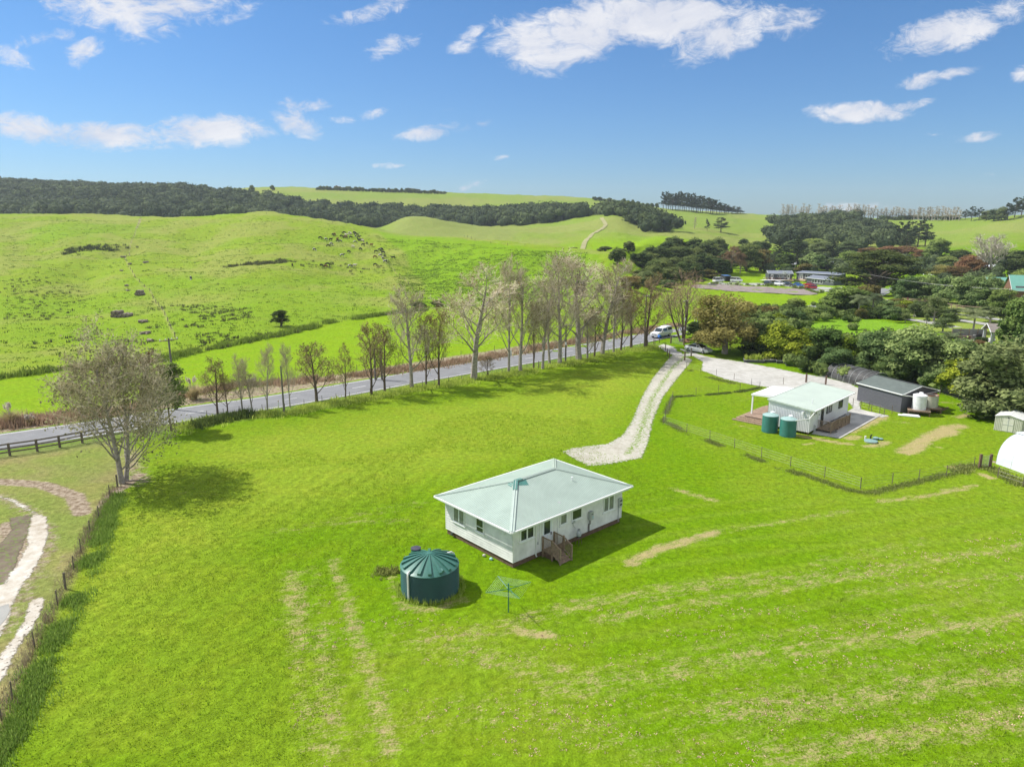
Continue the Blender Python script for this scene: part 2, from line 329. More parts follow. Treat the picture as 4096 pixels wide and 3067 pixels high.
# ------------------------------------------------------------ materials
MATS = {}
def mat(name, col, rough=.7, var=.15, nscale=3.0, bump=0.0, bscale=20.0, metal=0.0, spec=.5, col2=None, stripes=None, detail=4, objrand=0.0, trans=0.0):
    """procedural material: base colour with two-scale noise variation, optional bump and stripes (axis, period, depth)"""
    if name in MATS: return MATS[name]
    m = bpy.data.materials.new(name); m.use_nodes = True; nt = m.node_tree; N = nt.nodes; L = nt.links
    b = N['Principled BSDF']; b.inputs['Roughness'].default_value = rough; b.inputs['Metallic'].default_value = metal; b.inputs['Specular IOR Level'].default_value = spec
    tc = N.new('ShaderNodeTexCoord'); nz = N.new('ShaderNodeTexNoise'); nz.inputs['Scale'].default_value = nscale; nz.inputs['Detail'].default_value = detail; nz.inputs['Roughness'].default_value = .65
    L.new(tc.outputs['Object'], nz.inputs['Vector'])
    mx = N.new('ShaderNodeMix'); mx.data_type = 'RGBA'
    c2 = col2 or tuple(max(0, c * (1 - var * 1.6)) for c in col)
    c1 = tuple(min(1, c * (1 + var * .5)) for c in col) if col2 is None else col
    mx.inputs[6].default_value = (*c2, 1); mx.inputs[7].default_value = (*c1, 1)
    mr = N.new('ShaderNodeMapRange'); mr.inputs[1].default_value = .3; mr.inputs[2].default_value = .62; L.new(nz.outputs[0], mr.inputs[0]); L.new(mr.outputs[0], mx.inputs[0])
    cout = mx.outputs[2]
    if objrand:
        oi = N.new('ShaderNodeObjectInfo'); hs = N.new('ShaderNodeHueSaturation'); L.new(cout, hs.inputs['Color'])
        r1 = N.new('ShaderNodeMapRange'); L.new(oi.outputs['Random'], r1.inputs[0]); r1.inputs[3].default_value = 1 - objrand; r1.inputs[4].default_value = 1 + objrand; L.new(r1.outputs[0], hs.inputs['Value'])
        cout = hs.outputs[0]
    L.new(cout, b.inputs['Base Color'])
    hgt = None
    if bump:
        nb = N.new('ShaderNodeTexNoise'); nb.inputs['Scale'].default_value = bscale; nb.inputs['Detail'].default_value = 5; L.new(tc.outputs['Object'], nb.inputs['Vector'])
        bp = N.new('ShaderNodeBump'); bp.inputs['Strength'].default_value = 1; bp.inputs['Distance'].default_value = bump; L.new(nb.outputs[0], bp.inputs['Height']); L.new(bp.outputs[0], b.inputs['Normal']); hgt = bp
    if stripes:
        ax, per, dep = stripes
        wv = N.new('ShaderNodeTexWave'); wv.wave_type = 'BANDS'; wv.bands_direction = ax.upper(); wv.inputs['Scale'].default_value = 2 * math.pi / per / 20.0; wv.wave_profile = 'SIN'
        L.new(tc.outputs['Object'], wv.inputs['Vector'])
        bp2 = N.new('ShaderNodeBump'); bp2.inputs['Strength'].default_value = 1; bp2.inputs['Distance'].default_value = dep; L.new(wv.outputs['Fac'], bp2.inputs['Height'])
        if hgt: L.new(hgt.outputs[0], bp2.inputs['Normal'])
        L.new(bp2.outputs[0], b.inputs['Normal'])
    MATS[name] = m; return m
def leaf_mat(name, c1, c2, rough=.55, trans=.35, objrand=.18):
    if name in MATS: return MATS[name]
    m = bpy.data.materials.new(name); m.use_nodes = True; nt = m.node_tree; N = nt.nodes; L = nt.links
    b = N['Principled BSDF']; b.inputs['Roughness'].default_value = .85; b.inputs['Specular IOR Level'].default_value = .12
    a = N.new('ShaderNodeAttribute'); a.attribute_name = 'v'
    mx = N.new('ShaderNodeMix'); mx.data_type = 'RGBA'; mx.inputs[6].default_value = (*c1, 1); mx.inputs[7].default_value = (*c2, 1); L.new(a.outputs['Fac'], mx.inputs[0])
    oi = N.new('ShaderNodeObjectInfo'); hs = N.new('ShaderNodeHueSaturation')
    r1 = N.new('ShaderNodeMapRange'); L.new(oi.outputs['Random'], r1.inputs[0]); r1.inputs[3].default_value = 1 - objrand * 1.6; r1.inputs[4].default_value = 1 + objrand * 1.6
    r2 = N.new('ShaderNodeMapRange'); L.new(oi.outputs['Random'], r2.inputs[0]); r2.inputs[3].default_value = .5 + objrand * .12; r2.inputs[4].default_value = .5 - objrand * .12
    L.new(r1.outputs[0], hs.inputs['Value']); L.new(r2.outputs[0], hs.inputs['Hue']); L.new(mx.outputs[2], hs.inputs['Color'])
    L.new(hs.outputs[0], b.inputs['Base Color'])
    if trans:
        tr = N.new('ShaderNodeBsdfTranslucent'); L.new(hs.outputs[0], tr.inputs[0]); ms = N.new('ShaderNodeMixShader'); ms.inputs[0].default_value = trans
        L.new(b.outputs[0], ms.inputs[1]); L.new(tr.outputs[0], ms.inputs[2]); L.new(ms.outputs[0], N['Material Output'].inputs[0])
    MATS[name] = m; return m
M_white = mat('white_paint', (.78, .79, .80), .5, .05, 1.5)
M_trim = mat('white_trim', (.82, .83, .84), .4, .03)
M_roof = mat('pale_green_iron_roof', (.36, .45, .39), .38, .07, .8, stripes=('x', .16, .03))
M_roofy = mat('pale_green_iron_roof_side', (.36, .45, .39), .38, .07, .8, stripes=('y', .16, .03))
M_ridge = mat('pale_green_ridge_cap', (.42, .50, .45), .35, .05)
M_patch = mat('dark_green_iron_patch', (.06, .20, .17), .35, .1, stripes=('x', .15, .02))
M_glass = mat('dark_window_glass', (.035, .045, .045), .08, .3, 1.2, spec=.8)
M_curtain = mat('curtained_glass', (.22, .23, .23), .15, .2, 2.0, spec=.8)
M_timber = mat('weathered_brown_timber', (.17, .105, .07), .85, .3, 6)
M_timber2 = mat('grey_brown_timber', (.31, .225, .155), .85, .3, 6)
M_post = mat('old_fence_timber', (.16, .13, .10), .9, .3, 8)
M_wire = mat('fence_wire', (.25, .25, .25), .5, .1, metal=.6)
M_concrete = mat('concrete', (.42, .41, .37), .9, .15, .6, detail=8)
M_darkgrey = mat('dark_grey_metal', (.06, .065, .07), .5, .15)
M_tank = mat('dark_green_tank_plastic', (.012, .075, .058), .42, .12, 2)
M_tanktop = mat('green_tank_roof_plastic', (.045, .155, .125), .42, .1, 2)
M_pipe = mat('white_pvc_pipe', (.75, .75, .74), .4, .05)
M_greypaint = mat('grey_steel_box', (.42, .44, .44), .4, .1)
M_black = mat('black_rubber', (.015, .015, .016), .8, .2)
M_bark = mat('grey_bark', (.36, .32, .27), .9, .35, 5, bump=.02, bscale=12)
M_barkpale = mat('pale_twig_bark', (.50, .45, .38), .85, .25, 5)
M_barkdark = mat('brown_bark', (.13, .095, .07), .9, .35, 5)
M_twig = mat('grey_brown_twigs', (.56, .48, .35), .9, .25, 3, objrand=.15)
M_twigbrown = mat('reddish_brown_twigs', (.36, .25, .16), .9, .25, 3, objrand=.15)
# ------------------------------------------------------------ ground sheet
def sdf(poly, x, y):
    """signed distance, positive inside"""
    poly = [(p[0], p[1]) for p in poly]; d = np.full(x.shape, 1e9); ins = np.zeros(x.shape, bool); n = len(poly)
    for i in range(n):
        ax, ay = poly[i]; bx, by = poly[(i + 1) % n]; ex, ey = bx - ax, by - ay
        t = np.clip(((x - ax) * ex + (y - ay) * ey) / (ex * ex + ey * ey + 1e-12), 0, 1)
        d = np.minimum(d, np.hypot(x - ax - t * ex, y - ay - t * ey))
        if ay != by:
            c = ((ay > y) != (by > y)) & (x < (bx - ax) * (y - ay) / (by - ay) + ax); ins ^= c
    return np.where(ins, d, -d)
def ldist(line, x, y):
    d = np.full(x.shape, 1e9)
    for (ax, ay), (bx, by) in zip([(p[0], p[1]) for p in line[:-1]], [(p[0], p[1]) for p in line[1:]]):
        ex, ey = bx - ax, by - ay; t = np.clip(((x - ax) * ex + (y - ay) * ey) / (ex * ex + ey * ey + 1e-12), 0, 1)
        d = np.minimum(d, np.hypot(x - ax - t * ex, y - ay - t * ey))
    return d
def ss(a, b, x): t = np.clip((x - a) / (b - a), 0, 1); return t * t * (3 - 2 * t)
HL = lambda pts: [hit(*p) for p in pts]
ROADPX = [(0, 1768), (420, 1706), (814, 1645), (1139, 1600), (1733, 1497), (2176, 1423), (2461, 1374), (2660, 1335), (2800, 1305), (2960, 1275), (3211, 1236), (3300, 1222), (3420, 1200), (3500, 1178), (3560, 1150)]
road_pts = HL(ROADPX); e = (road_pts[0] - road_pts[1]); road_pts = [road_pts[0] + e * 2.2] + road_pts
def smooth_line(pts, step=2.0):
    out = []; n = len(pts)
    for i in range(n - 1):
        p0 = pts[max(i - 1, 0)]; p1 = pts[i]; p2 = pts[i + 1]; p3 = pts[min(i + 2, n - 1)]
        k = max(1, int((p2 - p1).length / step))
        for j in range(k):
            t = j / k
            out.append(0.5 * ((2 * p1) + (p2 - p0) * t + (2 * p0 - 5 * p1 + 4 * p2 - p3) * t * t + (3 * p1 - p0 - 3 * p2 + p3) * t ** 3))
    out.append(pts[-1]); return out
ROAD = smooth_line(road_pts)
FENCE_LEFT = HL([(470, 1945), (440, 1985), (395, 2070), (360, 2130), (325, 2210), (262, 2355), (230, 2420), (140, 2590), (50, 2800), (5, 2880), (-160, 3200)])

def build_ground():
    th = np.concatenate([np.linspace(-180, -44, 60)[:-1], np.linspace(-44, 44, 860), np.linspace(44, 180, 60)[1:]])
    r = np.concatenate([np.linspace(0.5, 25, 12)[:-1], 25 * np.exp(np.linspace(0, math.log(700 / 25), 500))[:-1], 700 * np.exp(np.linspace(0, math.log(9000 / 700), 110))])
    T, Rr = np.meshgrid(np.radians(th), r); x = (Rr * np.sin(T)).ravel(); y = (Rr * np.cos(T)).ravel()
    z = np.concatenate([terrain(a, b) for a, b in zip(np.array_split(x, 12), np.array_split(y, 12))])
    nr, nt_ = T.shape
    # micro relief on the grazed slopes
    far = ss(95, 190, y) * ss(900, 500, y)
    # ---- colours (real albedo)
    n1 = fbm(x / 14, y / 14, 1); n2 = fbm(x / 45, y / 45, 2, 3); n3 = fbm(x / 4, y / 4, 3, 3)
    col = np.empty((len(x), 3)); base = np.array([.132, .248, .004])
    col[:] = base
    def paint(mask, c, k=1.0):
        m = (np.clip(mask, 0, 1) * k)[:, None]; col[:] = col * (1 - m) + np.array(c) * m
    paint(ss(.42, .62, n1), (.185, .272, .016), .6)             # paler mown patches
    paint(ss(.40, .60, n2) * ss(60, 20, y), (.132, .268, .006), .6)
    # paler, yellower worn ground round the left hand tree and the far verge
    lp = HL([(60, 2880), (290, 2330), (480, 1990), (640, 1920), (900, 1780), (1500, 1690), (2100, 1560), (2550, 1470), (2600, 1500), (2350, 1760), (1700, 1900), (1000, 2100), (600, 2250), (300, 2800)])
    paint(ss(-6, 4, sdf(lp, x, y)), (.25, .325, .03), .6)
    # paddock left of the fence
    le = HL([(-900, 3300), (-900, 1800), (0, 1815), (430, 1760), (560, 1800), (480, 1935)]) + FENCE_LEFT
    dl = sdf(le, x, y); ml = ss(-.6, .3, dl)
    paint(ml, (.235, .255, .075), .92); paint(ml * ss(.45, .6, n3), (.27, .23, .11), .55); paint(ml * ss(.52, .64, n1), (.18, .25, .045), .6)
    # fields beyond the road
    droad = ldist(ROAD, x, y)
    side = np.zeros(x.shape)
    rl = [(p.x, p.y) for p in ROAD]
    beyond = sdf(rl + [(rl[-1][0], 9000), (-9000, 9000), (-9000, rl[0][1])], x, y)
    mb = ss(1, 6, beyond)
    paint(mb, (.195, .325, .008), .85)
    ditch = HL([(-300, 1560), (0, 1512), (230, 1480), (620, 1450), (760, 1410), (1150, 1335), (1320, 1290), (1500, 1262), (1800, 1235), (2150, 1215)])
    hill = sdf([(p.x, p.y) for p in ditch] + [(ditch[-1].x + 40, 300), (150, 5000), (-5000, 5000), (-5000, ditch[0].y)], x, y)
    mh = ss(-1, 3, hill)
    paint(mh, (.200, .290, .022), .9)
    paint(mh * ss(.42, .6, fbm(x / 22, y / 22, 9)), (.245, .280, .062), .7)
    paint(mh * ss(.5, .62, fbm(x / 60, y / 60, 10, 3)), (.165, .290, .010), .6)
    # right hand hill paddock, fresher green
    rp = HL([(1500, 925), (1620, 1010), (1700, 1140), (1680, 1240), (1900, 1225), (2300, 1200), (2420, 1150), (2400, 1020), (2000, 975), (1700, 945)])
    paint(ss(-1.5, 1.5, sdf(rp, x, y)), (.155, .290, .006), .85)
    # far hills beyond y 500: cooler
    mf = ss(470, 560, y); paint(mf, (.185, .262, .04), .85)
    paint(mf * ss(.45, .62, fbm(x / 70, y / 70, 12)), (.235, .265, .07), .65)
    mound = HL([(1480, 912), (1620, 868), (1800, 885), (2080, 920), (1900, 960), (1650, 945)])
    paint(ss(-8, 8, sdf(mound, x, y)), (.215, .26, .065), .8)
    # right side lawns and village ground
    mr = ss(20, 60, x) * ss(100, 140, y) * ss(420, 330, y) * (1 - mb * ss(140, 200, 200 - x)); 
    lawn = HL([(3120, 1330), (3190, 1300), (3320, 1272), (3500, 1280), (3640, 1300), (3620, 1340), (3560, 1370), (3400, 1385), (3250, 1370)])
    # masks: dry, dirt, rush
    dry = np.zeros(x.shape); dirt = np.zeros(x.shape); rush = np.zeros(x.shape)
    def dline(pts, w, k, arr=None, soft=.95):
        d = ldist(HL(pts), x, y); v = k * ss(w * 1.35, w * 1.35 * (1 - soft), d); np.maximum(arr if arr is not None else dry, v, out=arr if arr is not None else dry)
    # dry streaks over the near field
    dline([(1165, 2300), (1205, 2570)], 1.5, .70); dline([(1330, 2240), (1440, 2560)], 1.0, .68); dline([(1250, 2270), (1320, 2560)], 1.3, .52); dline([(1290, 2540), (1330, 2990)], 1.6, .64); dline([(1190, 2570), (1230, 2990)], 1.0, .58)
    dline([(1450, 2560), (1560, 2990)], 1.2, .68); dline([(1100, 2130), (1680, 2010)], 1.6, .52); dline([(1350, 2090), (1620, 2080)], 1.2, .58)
    dline([(2520, 2250), (2650, 2190), (2860, 2130)], 1.0, .88); dline([(2700, 1955), (2850, 2000)], .9, .75); dline([(2860, 2130), (3400, 2040)], .9, .6)
    dline([(3520, 2005), (3700, 1985), (3900, 1940)], .8, .75); dline([(1780, 2570), (2300, 2420), (2900, 2330), (3500, 2290)], 1.8, .62); dline([(2080, 2530), (2200, 2540)], .8, .85)
    dline([(2400, 2480), (3100, 2360), (3700, 2240), (4200, 2170)], 1.3, .6); dline([(2200, 2760), (3000, 2620), (4200, 2450)], 1.8, .62); dline([(2900, 2850), (4200, 2680)], 2.2, .66)
    dline([(3100, 3020), (4300, 2840)], 2.0, .66); dline([(3250, 2250), (3700, 2160)], 1.2, .55); dline([(3400, 2370), (4100, 2300)], 1.2, .58); dline([(1700, 2560), (2400, 2740)], 3.0, .58); dline([(1180, 2480), (1480, 2520), (1500, 2990)], 3.2, .46)
    dline([(1330, 2950), (2100, 2800), (2700, 3050)], 3, .5); dline([(1600, 2420), (1700, 2440), (1850, 2400)], .9, .72); dline([(1560, 2280), (1590, 2400)], .8, .6)
    broad = HL([(2000, 2560), (2700, 2380), (4300, 2100), (4600, 3300), (2600, 3300), (2100, 2900)])
    dry = np.maximum(dry, .47 * ss(-3, 6, sdf(broad, x, y)))
    # second house surroundings
    s3 = lambda a, b: (3400 + a * .3926, 1350 + b * .3926); s2 = lambda a, b: (2900 + a / 3.16, 1500 + b / 3.16)
    for pts, w, k in (([(560, 1170), (760, 1040), (1000, 920), (1120, 900)], 1.5, 1.0), ([(640, 1150), (800, 1020), (1060, 960)], 1.4, 1.0), ([(1100, 810), (1200, 790)], 1.0, .95), ([(0, 950), (200, 870), (330, 800)], 1.4, .92),
                      ([(0, 1030), (60, 1010)], 1.2, .9), ([(160, 1110), (300, 1100), (370, 1060)], .9, .9), ([(330, 850), (600, 870)], .9, .62), ([(1010, 1320), (1130, 1310)], .7, 1.0), ([(1340, 1390), (1440, 1430)], .8, .95),
                      ([(1380, 1210), (1440, 1230)], .7, .3), ([(880, 1110), (930, 1125)], .5, .9), ([(950, 660), (1250, 680)], 1.0, .75), ([(980, 1560), (1150, 1540)], .8, .85)):
        dline([s3(*p) for p in pts], w, k)
    dline([s2(920, 760), s2(1400, 850), s2(1560, 870)], 1.0, .9); dline([s2(1000, 880), s2(1100, 860)], .5, .9); dline([s2(110, 620), s2(360, 680)], .5, .7); dline([s2(190, 330), s2(320, 295)], .5, .7)
    dline([(2500, 1430), (2100, 1560), (1700, 1640)], 1.5, .35)
    # worn ground between trees, verge beyond the road
    v1 = ss(3.3, 4.2, droad) * ss(12.5, 8.5, droad) * (beyond > 0) * ss(-60, -50, x + 0) * ss(140, 128, y)
    v0 = ss(3.3, 4.2, droad) * ss(11, 8, droad) * (beyond > 0) * (x <= -50)
    dirt = np.maximum(dirt, np.clip(v1 + v0, 0, 1) * .72)
    paint(ss(3.2, 4, droad) * ss(7.5, 5, droad) * (beyond < 0) * (y < 128), (.15, .22, .05), .8)
    dline([(0, 1925), (180, 1940), (300, 1985), (330, 2050)], 1.15, .95, dirt); dline([(560, 1900), (470, 1960), (420, 2020)], 1.2, .80, dirt); dline([(520, 1820), (560, 1930)], 2.2, .62, dirt); dline([(520, 1960), (640, 1985), (800, 1960)], 3.5, .42)
    dline([(40, 2100), (60, 2200), (20, 2330), (-60, 2450)], 1.6, .85, dirt); dline([(250, 2220), (215, 2330), (150, 2560)], .45, .5, dirt)
    dline([(3995, 1850), (4030, 1855)], .9, .9, dirt)
    dline([(4030, 1300), (3600, 1170)], .1, .1, dirt)
    # rushes and rough on the hillside
    dline([(0, 1985), (100, 2030), (190, 2110), (190, 2200), (140, 2290), (80, 2400), (0, 2520)], 1.7, .60, dirt); dline([(170, 2420), (60, 2600), (0, 2720)], 1.1, .55, dirt)
    for ln in ([(700, 1350), (650, 1240), (600, 1165), (540, 1110), (500, 1040), (520, 990), (545, 920), (565, 874)], [(1690, 1190), (1620, 1120), (1560, 1060), (1500, 1010), (1455, 970), (1400, 905)]): dline(ln, 1.1, .66)
    for pts, w, k in (([(230, 1020), (360, 1000), (440, 985)], 7, .72), ([(0, 1130), (150, 1150), (330, 1130), (300, 1080)], 7, .50), ([(60, 1270), (240, 1285)], 3.5, .62), ([(560, 1215), (640, 1235), (900, 1250), (1080, 1285), (1180, 1320)], 4, .66),
                      ([(900, 1070), (1010, 1058), (1150, 1045)], 4, .80), ([(1250, 1062), (1330, 1068), (1420, 1060)], 5, .60), ([(0, 1050), (310, 1058)], 1.0, .72), ([(20, 1210), (300, 1250)], 6, .50), ([(1100, 1140), (1400, 1130), (1650, 1160)], 9, .42),
                      ([(330, 1070), (330, 1150), (350, 1200)], 3, .62), ([(2770, 925), (2850, 945), (2990, 950)], 14, .6), ([(1690, 945), (1950, 925)], 8, .6), ([(3400, 930), (3700, 960)], 20, .45), ([(3800, 980), (3900, 975)], 14, .55)):
        dline(pts, w, k, rush, .9)
    dline([(545, 915), (556, 892), (565, 876)], 1.6, .62, dirt, .7); dline([(500, 1040), (520, 990), (545, 920)], .8, .62, dirt)
    dline([(310, 985), (440, 985), (500, 1000)], 9, .78, rush, .9); dline([(880, 1160), (1060, 1150)], 6, .6, rush, .9); dline([(740, 1195), (860, 1180)], 5, .5, rush, .9)
    dline([(1150, 1150), (1350, 1140), (1600, 1120)], 12, .45, rush, .9)
    dline([(1800, 1240), (1500, 1265), (1320, 1292), (1150, 1338), (700, 1420), (620, 1452), (230, 1482), (0, 1515)], 1.5, .55, rush)
    # long grass banks keep darker green
    lawnm = ss(-1, 1, sdf(lawn, x, y)); paint(lawnm, (.17, .33, .02), .95)
    vil = HL([(3600, 1240), (3700, 1320), (4050, 1380), (4300, 1330), (4200, 1230), (3700, 1200), (3500, 1195)])
    paint(ss(-2, 2, sdf(vil, x, y)), (.23, .29, .06), .8)
    # mowing passes parallel to the left fence, and faint tedder rows across the right
    fd = math.radians(74); per = x * math.sin(fd) - y * math.cos(fd); al = ss(2, -4, x) * ss(66, 58, y) * ss(.5, 1.5, dl * -1)
    col[:] *= (1 + .07 * al * np.sin(per * 2 * math.pi / 1.45 + 3 * fbm(x / 9, y / 9, 71, 2)))[:, None]
    rd = math.radians(17); pr = -x * math.sin(rd) + y * math.cos(rd); ar_ = ss(0, 8, x) * ss(60, 50, y)
    wv_ = np.sin(pr * 2 * math.pi / 2.1 + 4 * fbm(x / 12, y / 12, 72, 2)); paint(ar_ * ss(.1, 1, wv_), (.20, .29, .03), .30)
    dry = np.maximum(dry, (dry > .3) * (dry + .035 * wv_ * ar_))
    msk = np.stack([dry, dirt, rush, np.ones(x.shape)], 1); colr = np.concatenate([col, np.ones((len(x), 1))], 1)
    zz = z + far * (fbm(x / 2.6, y / 2.6, 31, 2) - .5) * .62
    idx = np.arange(nr * nt_).reshape(nr, nt_)
    q = np.stack([idx[:-1, :-1], idx[:-1, 1:], idx[1:, 1:], idx[1:, :-1]], -1).reshape(-1, 4)[:, ::-1]
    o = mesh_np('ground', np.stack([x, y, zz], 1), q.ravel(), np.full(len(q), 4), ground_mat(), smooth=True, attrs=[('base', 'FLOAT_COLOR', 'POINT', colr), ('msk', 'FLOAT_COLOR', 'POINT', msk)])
    tag(o, kind='structure'); return o
def ground_mat():
    m = bpy.data.materials.new('pasture_grass'); m.use_nodes = True; nt = m.node_tree; N = nt.nodes; L = nt.links
    b = N['Principled BSDF']; b.inputs['Roughness'].default_value = .9; b.inputs['Specular IOR Level'].default_value = .04
    tc = N.new('ShaderNodeTexCoord')
    def noise(s, d=5, r=.6, dist=0.0, sc_=(1, 1, 1)):
        mp = N.new('ShaderNodeMapping'); mp.inputs['Scale'].default_value = sc_; L.new(tc.outputs['Object'], mp.inputs[0])
        n = N.new('ShaderNodeTexNoise'); n.inputs['Scale'].default_value = s; n.inputs['Detail'].default_value = d; n.inputs['Roughness'].default_value = r; n.inputs['Distortion'].default_value = dist
        L.new(mp.outputs[0], n.inputs['Vector']); return n.outputs[0]
    def mr(v, a, c, lo=0.0, hi=1.0, smooth=True):
        n = N.new('ShaderNodeMapRange'); n.interpolation_type = 'SMOOTHSTEP' if smooth else 'LINEAR'
        L.new(v, n.inputs[0]); n.inputs[1].default_value = a; n.inputs[2].default_value = c; n.inputs[3].default_value = lo; n.inputs[4].default_value = hi; return n.outputs[0]
    def ma(op, a, c):
        n = N.new('ShaderNodeMath'); n.operation = op
        for i, v in enumerate((a, c)):
            if isinstance(v, (int, float)): n.inputs[i].default_value = v
            else: L.new(v, n.inputs[i])
        return n.outputs[0]
    def mix(f, a, c, blend='MIX'):
        n = N.new('ShaderNodeMix'); n.data_type = 'RGBA'; n.blend_type = blend
        if isinstance(f, (int, float)): n.inputs[0].default_value = f
        else: L.new(f, n.inputs[0])
        for i, v in ((6, a), (7, c)):
            if isinstance(v, tuple): n.inputs[i].default_value = (*v, 1)
            else: L.new(v, n.inputs[i])
        return n.outputs[2]
    base = N.new('ShaderNodeAttribute'); base.attribute_name = 'base'; msk = N.new('ShaderNodeAttribute'); msk.attribute_name = 'msk'
    sep = N.new('ShaderNodeSeparateColor'); L.new(msk.outputs['Color'], sep.inputs[0])
    nA = noise(.35, 6, .6); nB = noise(2.2, 6, .68, .3); nC = noise(9, 4, .7); nD = noise(.9, 7, .7, .4)
    # rank-grass clumps: yellow-green tips against darker gaps
    val = ma('MULTIPLY', mr(nB, .32, .68, .68, 1.28, False), mr(nC, .3, .7, .74, 1.24, False))
    comb = N.new('ShaderNodeCombineXYZ')
    for i in range(3): L.new(val, comb.inputs[i])
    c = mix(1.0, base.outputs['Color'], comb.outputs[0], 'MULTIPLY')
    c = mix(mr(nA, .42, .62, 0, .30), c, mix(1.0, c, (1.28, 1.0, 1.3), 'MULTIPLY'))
    c = mix(mr(nD, .56, .68, 0, .45), c, mix(1.0, c, (.66, .80, .7), 'MULTIPLY'))
    # small clods and straw flecks scattered in the sward
    nE = noise(5.5, 3, .5, .2)
    fleck = ma('MULTIPLY', mr(nE, .69, .73), mr(nA, .50, .60))
    c = mix(fleck, c, (.32, .25, .12))
    # dry
    def an(s, d, r):
        m0 = N.new('ShaderNodeMapping'); m0.vector_type = 'TEXTURE'; m0.inputs['Rotation'].default_value = (0, 0, R(17)); L.new(tc.outputs['Object'], m0.inputs[0])
        m1 = N.new('ShaderNodeMapping'); m1.inputs['Scale'].default_value = (.50, 1, 1); L.new(m0.outputs[0], m1.inputs[0])
        n = N.new('ShaderNodeTexNoise'); n.inputs['Scale'].default_value = s; n.inputs['Detail'].default_value = d; n.inputs['Roughness'].default_value = r; L.new(m1.outputs[0], n.inputs['Vector']); return n.outputs[0]
    nn = ma('ADD', ma('MULTIPLY', an(1.8, 7, .76), .52), ma('ADD', ma('MULTIPLY', an(9, 4, .7), .26), ma('MULTIPLY', nC, .22)))
    dm = mr(ma('ADD', sep.outputs[0], ma('MULTIPLY', ma('SUBTRACT', nn, .5), 3.3)), .50, .98)
    c = mix(ma('MULTIPLY', dm, .78), c, mix(mr(nC, .3, .7), (.40, .31, .15), (.47, .36, .22)))
    dm2 = mr(ma('ADD', sep.outputs[1], ma('MULTIPLY', ma('SUBTRACT', nn, .5), 2.0)), .5, .72)
    c = mix(dm2, c, mix(mr(nB, .35, .65), (.19, .14, .09), (.42, .35, .27)))
    rm = mr(ma('ADD', sep.outputs[2], ma('MULTIPLY', ma('SUBTRACT', nn, .5), 3.2)), .60, .95)
    c = mix(ma('MULTIPLY', rm, .78), c, mix(mr(nB, .35, .65), (.085, .105, .030), (.18, .17, .06)))
    L.new(c, b.inputs['Base Color'])
    h = ma('ADD', ma('MULTIPLY', nB, .5), ma('MULTIPLY', nD, .5)); h = ma('ADD', h, ma('MULTIPLY', nC, .12))
    bp = N.new('ShaderNodeBump'); bp.inputs['Strength'].default_value = 1.0; bp.inputs['Distance'].default_value = .32; L.new(h, bp.inputs['Height']); L.new(bp.outputs[0], b.inputs['Normal'])
    return m
GROUND = build_ground()

# ------------------------------------------------------------ sheets laid on the ground
def edged_mat(name, colA, colB, edge_noise=1.2, nscale=1.2, grass=None, fine=12, rough=.95, bump=.02):
    m = bpy.data.materials.new(name); m.use_nodes = True; nt = m.node_tree; N = nt.nodes; L = nt.links
    b = N['Principled BSDF']; b.inputs['Roughness'].default_value = rough; b.inputs['Specular IOR Level'].default_value = .2
    tc = N.new('ShaderNodeTexCoord')
    def noise(s, d=6, r=.68):
        n = N.new('ShaderNodeTexNoise'); n.inputs['Scale'].default_value = s; n.inputs['Detail'].default_value = d; n.inputs['Roughness'].default_value = r; L.new(tc.outputs['Object'], n.inputs['Vector']); return n.outputs[0]
    def mr(v, a, c, lo=0.0, hi=1.0):
        n = N.new('ShaderNodeMapRange'); L.new(v, n.inputs[0]); n.inputs[1].default_value = a; n.inputs[2].default_value = c; n.inputs[3].default_value = lo; n.inputs[4].default_value = hi; return n.outputs[0]
    def ma(op, a, c):
        n = N.new('ShaderNodeMath'); n.operation = op
        for i, v in enumerate((a, c)):
            if isinstance(v, (int, float)): n.inputs[i].default_value = v
            else: L.new(v, n.inputs[i])
        return n.outputs[0]
    def mix(f, a, c):
        n = N.new('ShaderNodeMix'); n.data_type = 'RGBA'; L.new(f, n.inputs[0])
        for i, v in ((6, a), (7, c)):
            if isinstance(v, tuple): n.inputs[i].default_value = (*v, 1)
            else: L.new(v, n.inputs[i])
        return n.outputs[2]
    ed = N.new('ShaderNodeAttribute'); ed.attribute_name = 'edge'; tu = N.new('ShaderNodeAttribute'); tu.attribute_name = 'tuft'
    n1 = noise(nscale); n2 = noise(fine, 4); n3 = noise(.25, 4)
    c = mix(mr(ma('ADD', ma('MULTIPLY', n1, .6), ma('MULTIPLY', n3, .4)), .38, .62), colA, colB)
    c = mix(mr(n2, .62, .72, 0, .35), c, tuple(v * .5 for v in colA))
    if grass:
        g = mr(ma('ADD', tu.outputs['Fac'], ma('MULTIPLY', ma('SUBTRACT', noise(3.2, 5), .5), 2.6)), .5, .68); c = mix(g, c, grass)
    L.new(c, b.inputs['Base Color'])
    al = mr(ma('ADD', ed.outputs['Fac'], ma('MULTIPLY', ma('SUBTRACT', ma('ADD', ma('MULTIPLY', n1, .6), ma('MULTIPLY', noise(5, 4), .4)), .5), edge_noise * 3)), -.04, .10)
    tr = N.new('ShaderNodeBsdfTransparent'); ms = N.new('ShaderNodeMixShader'); L.new(al, ms.inputs[0]); L.new(tr.outputs[0], ms.inputs[1]); L.new(b.outputs[0], ms.inputs[2]); L.new(ms.outputs[0], N['Material Output'].inputs[0])
    bp = N.new('ShaderNodeBump'); bp.inputs['Distance'].default_value = bump; L.new(noise(6, 6), bp.inputs['Height']); L.new(bp.outputs[0], b.inputs['Normal'])
    return m
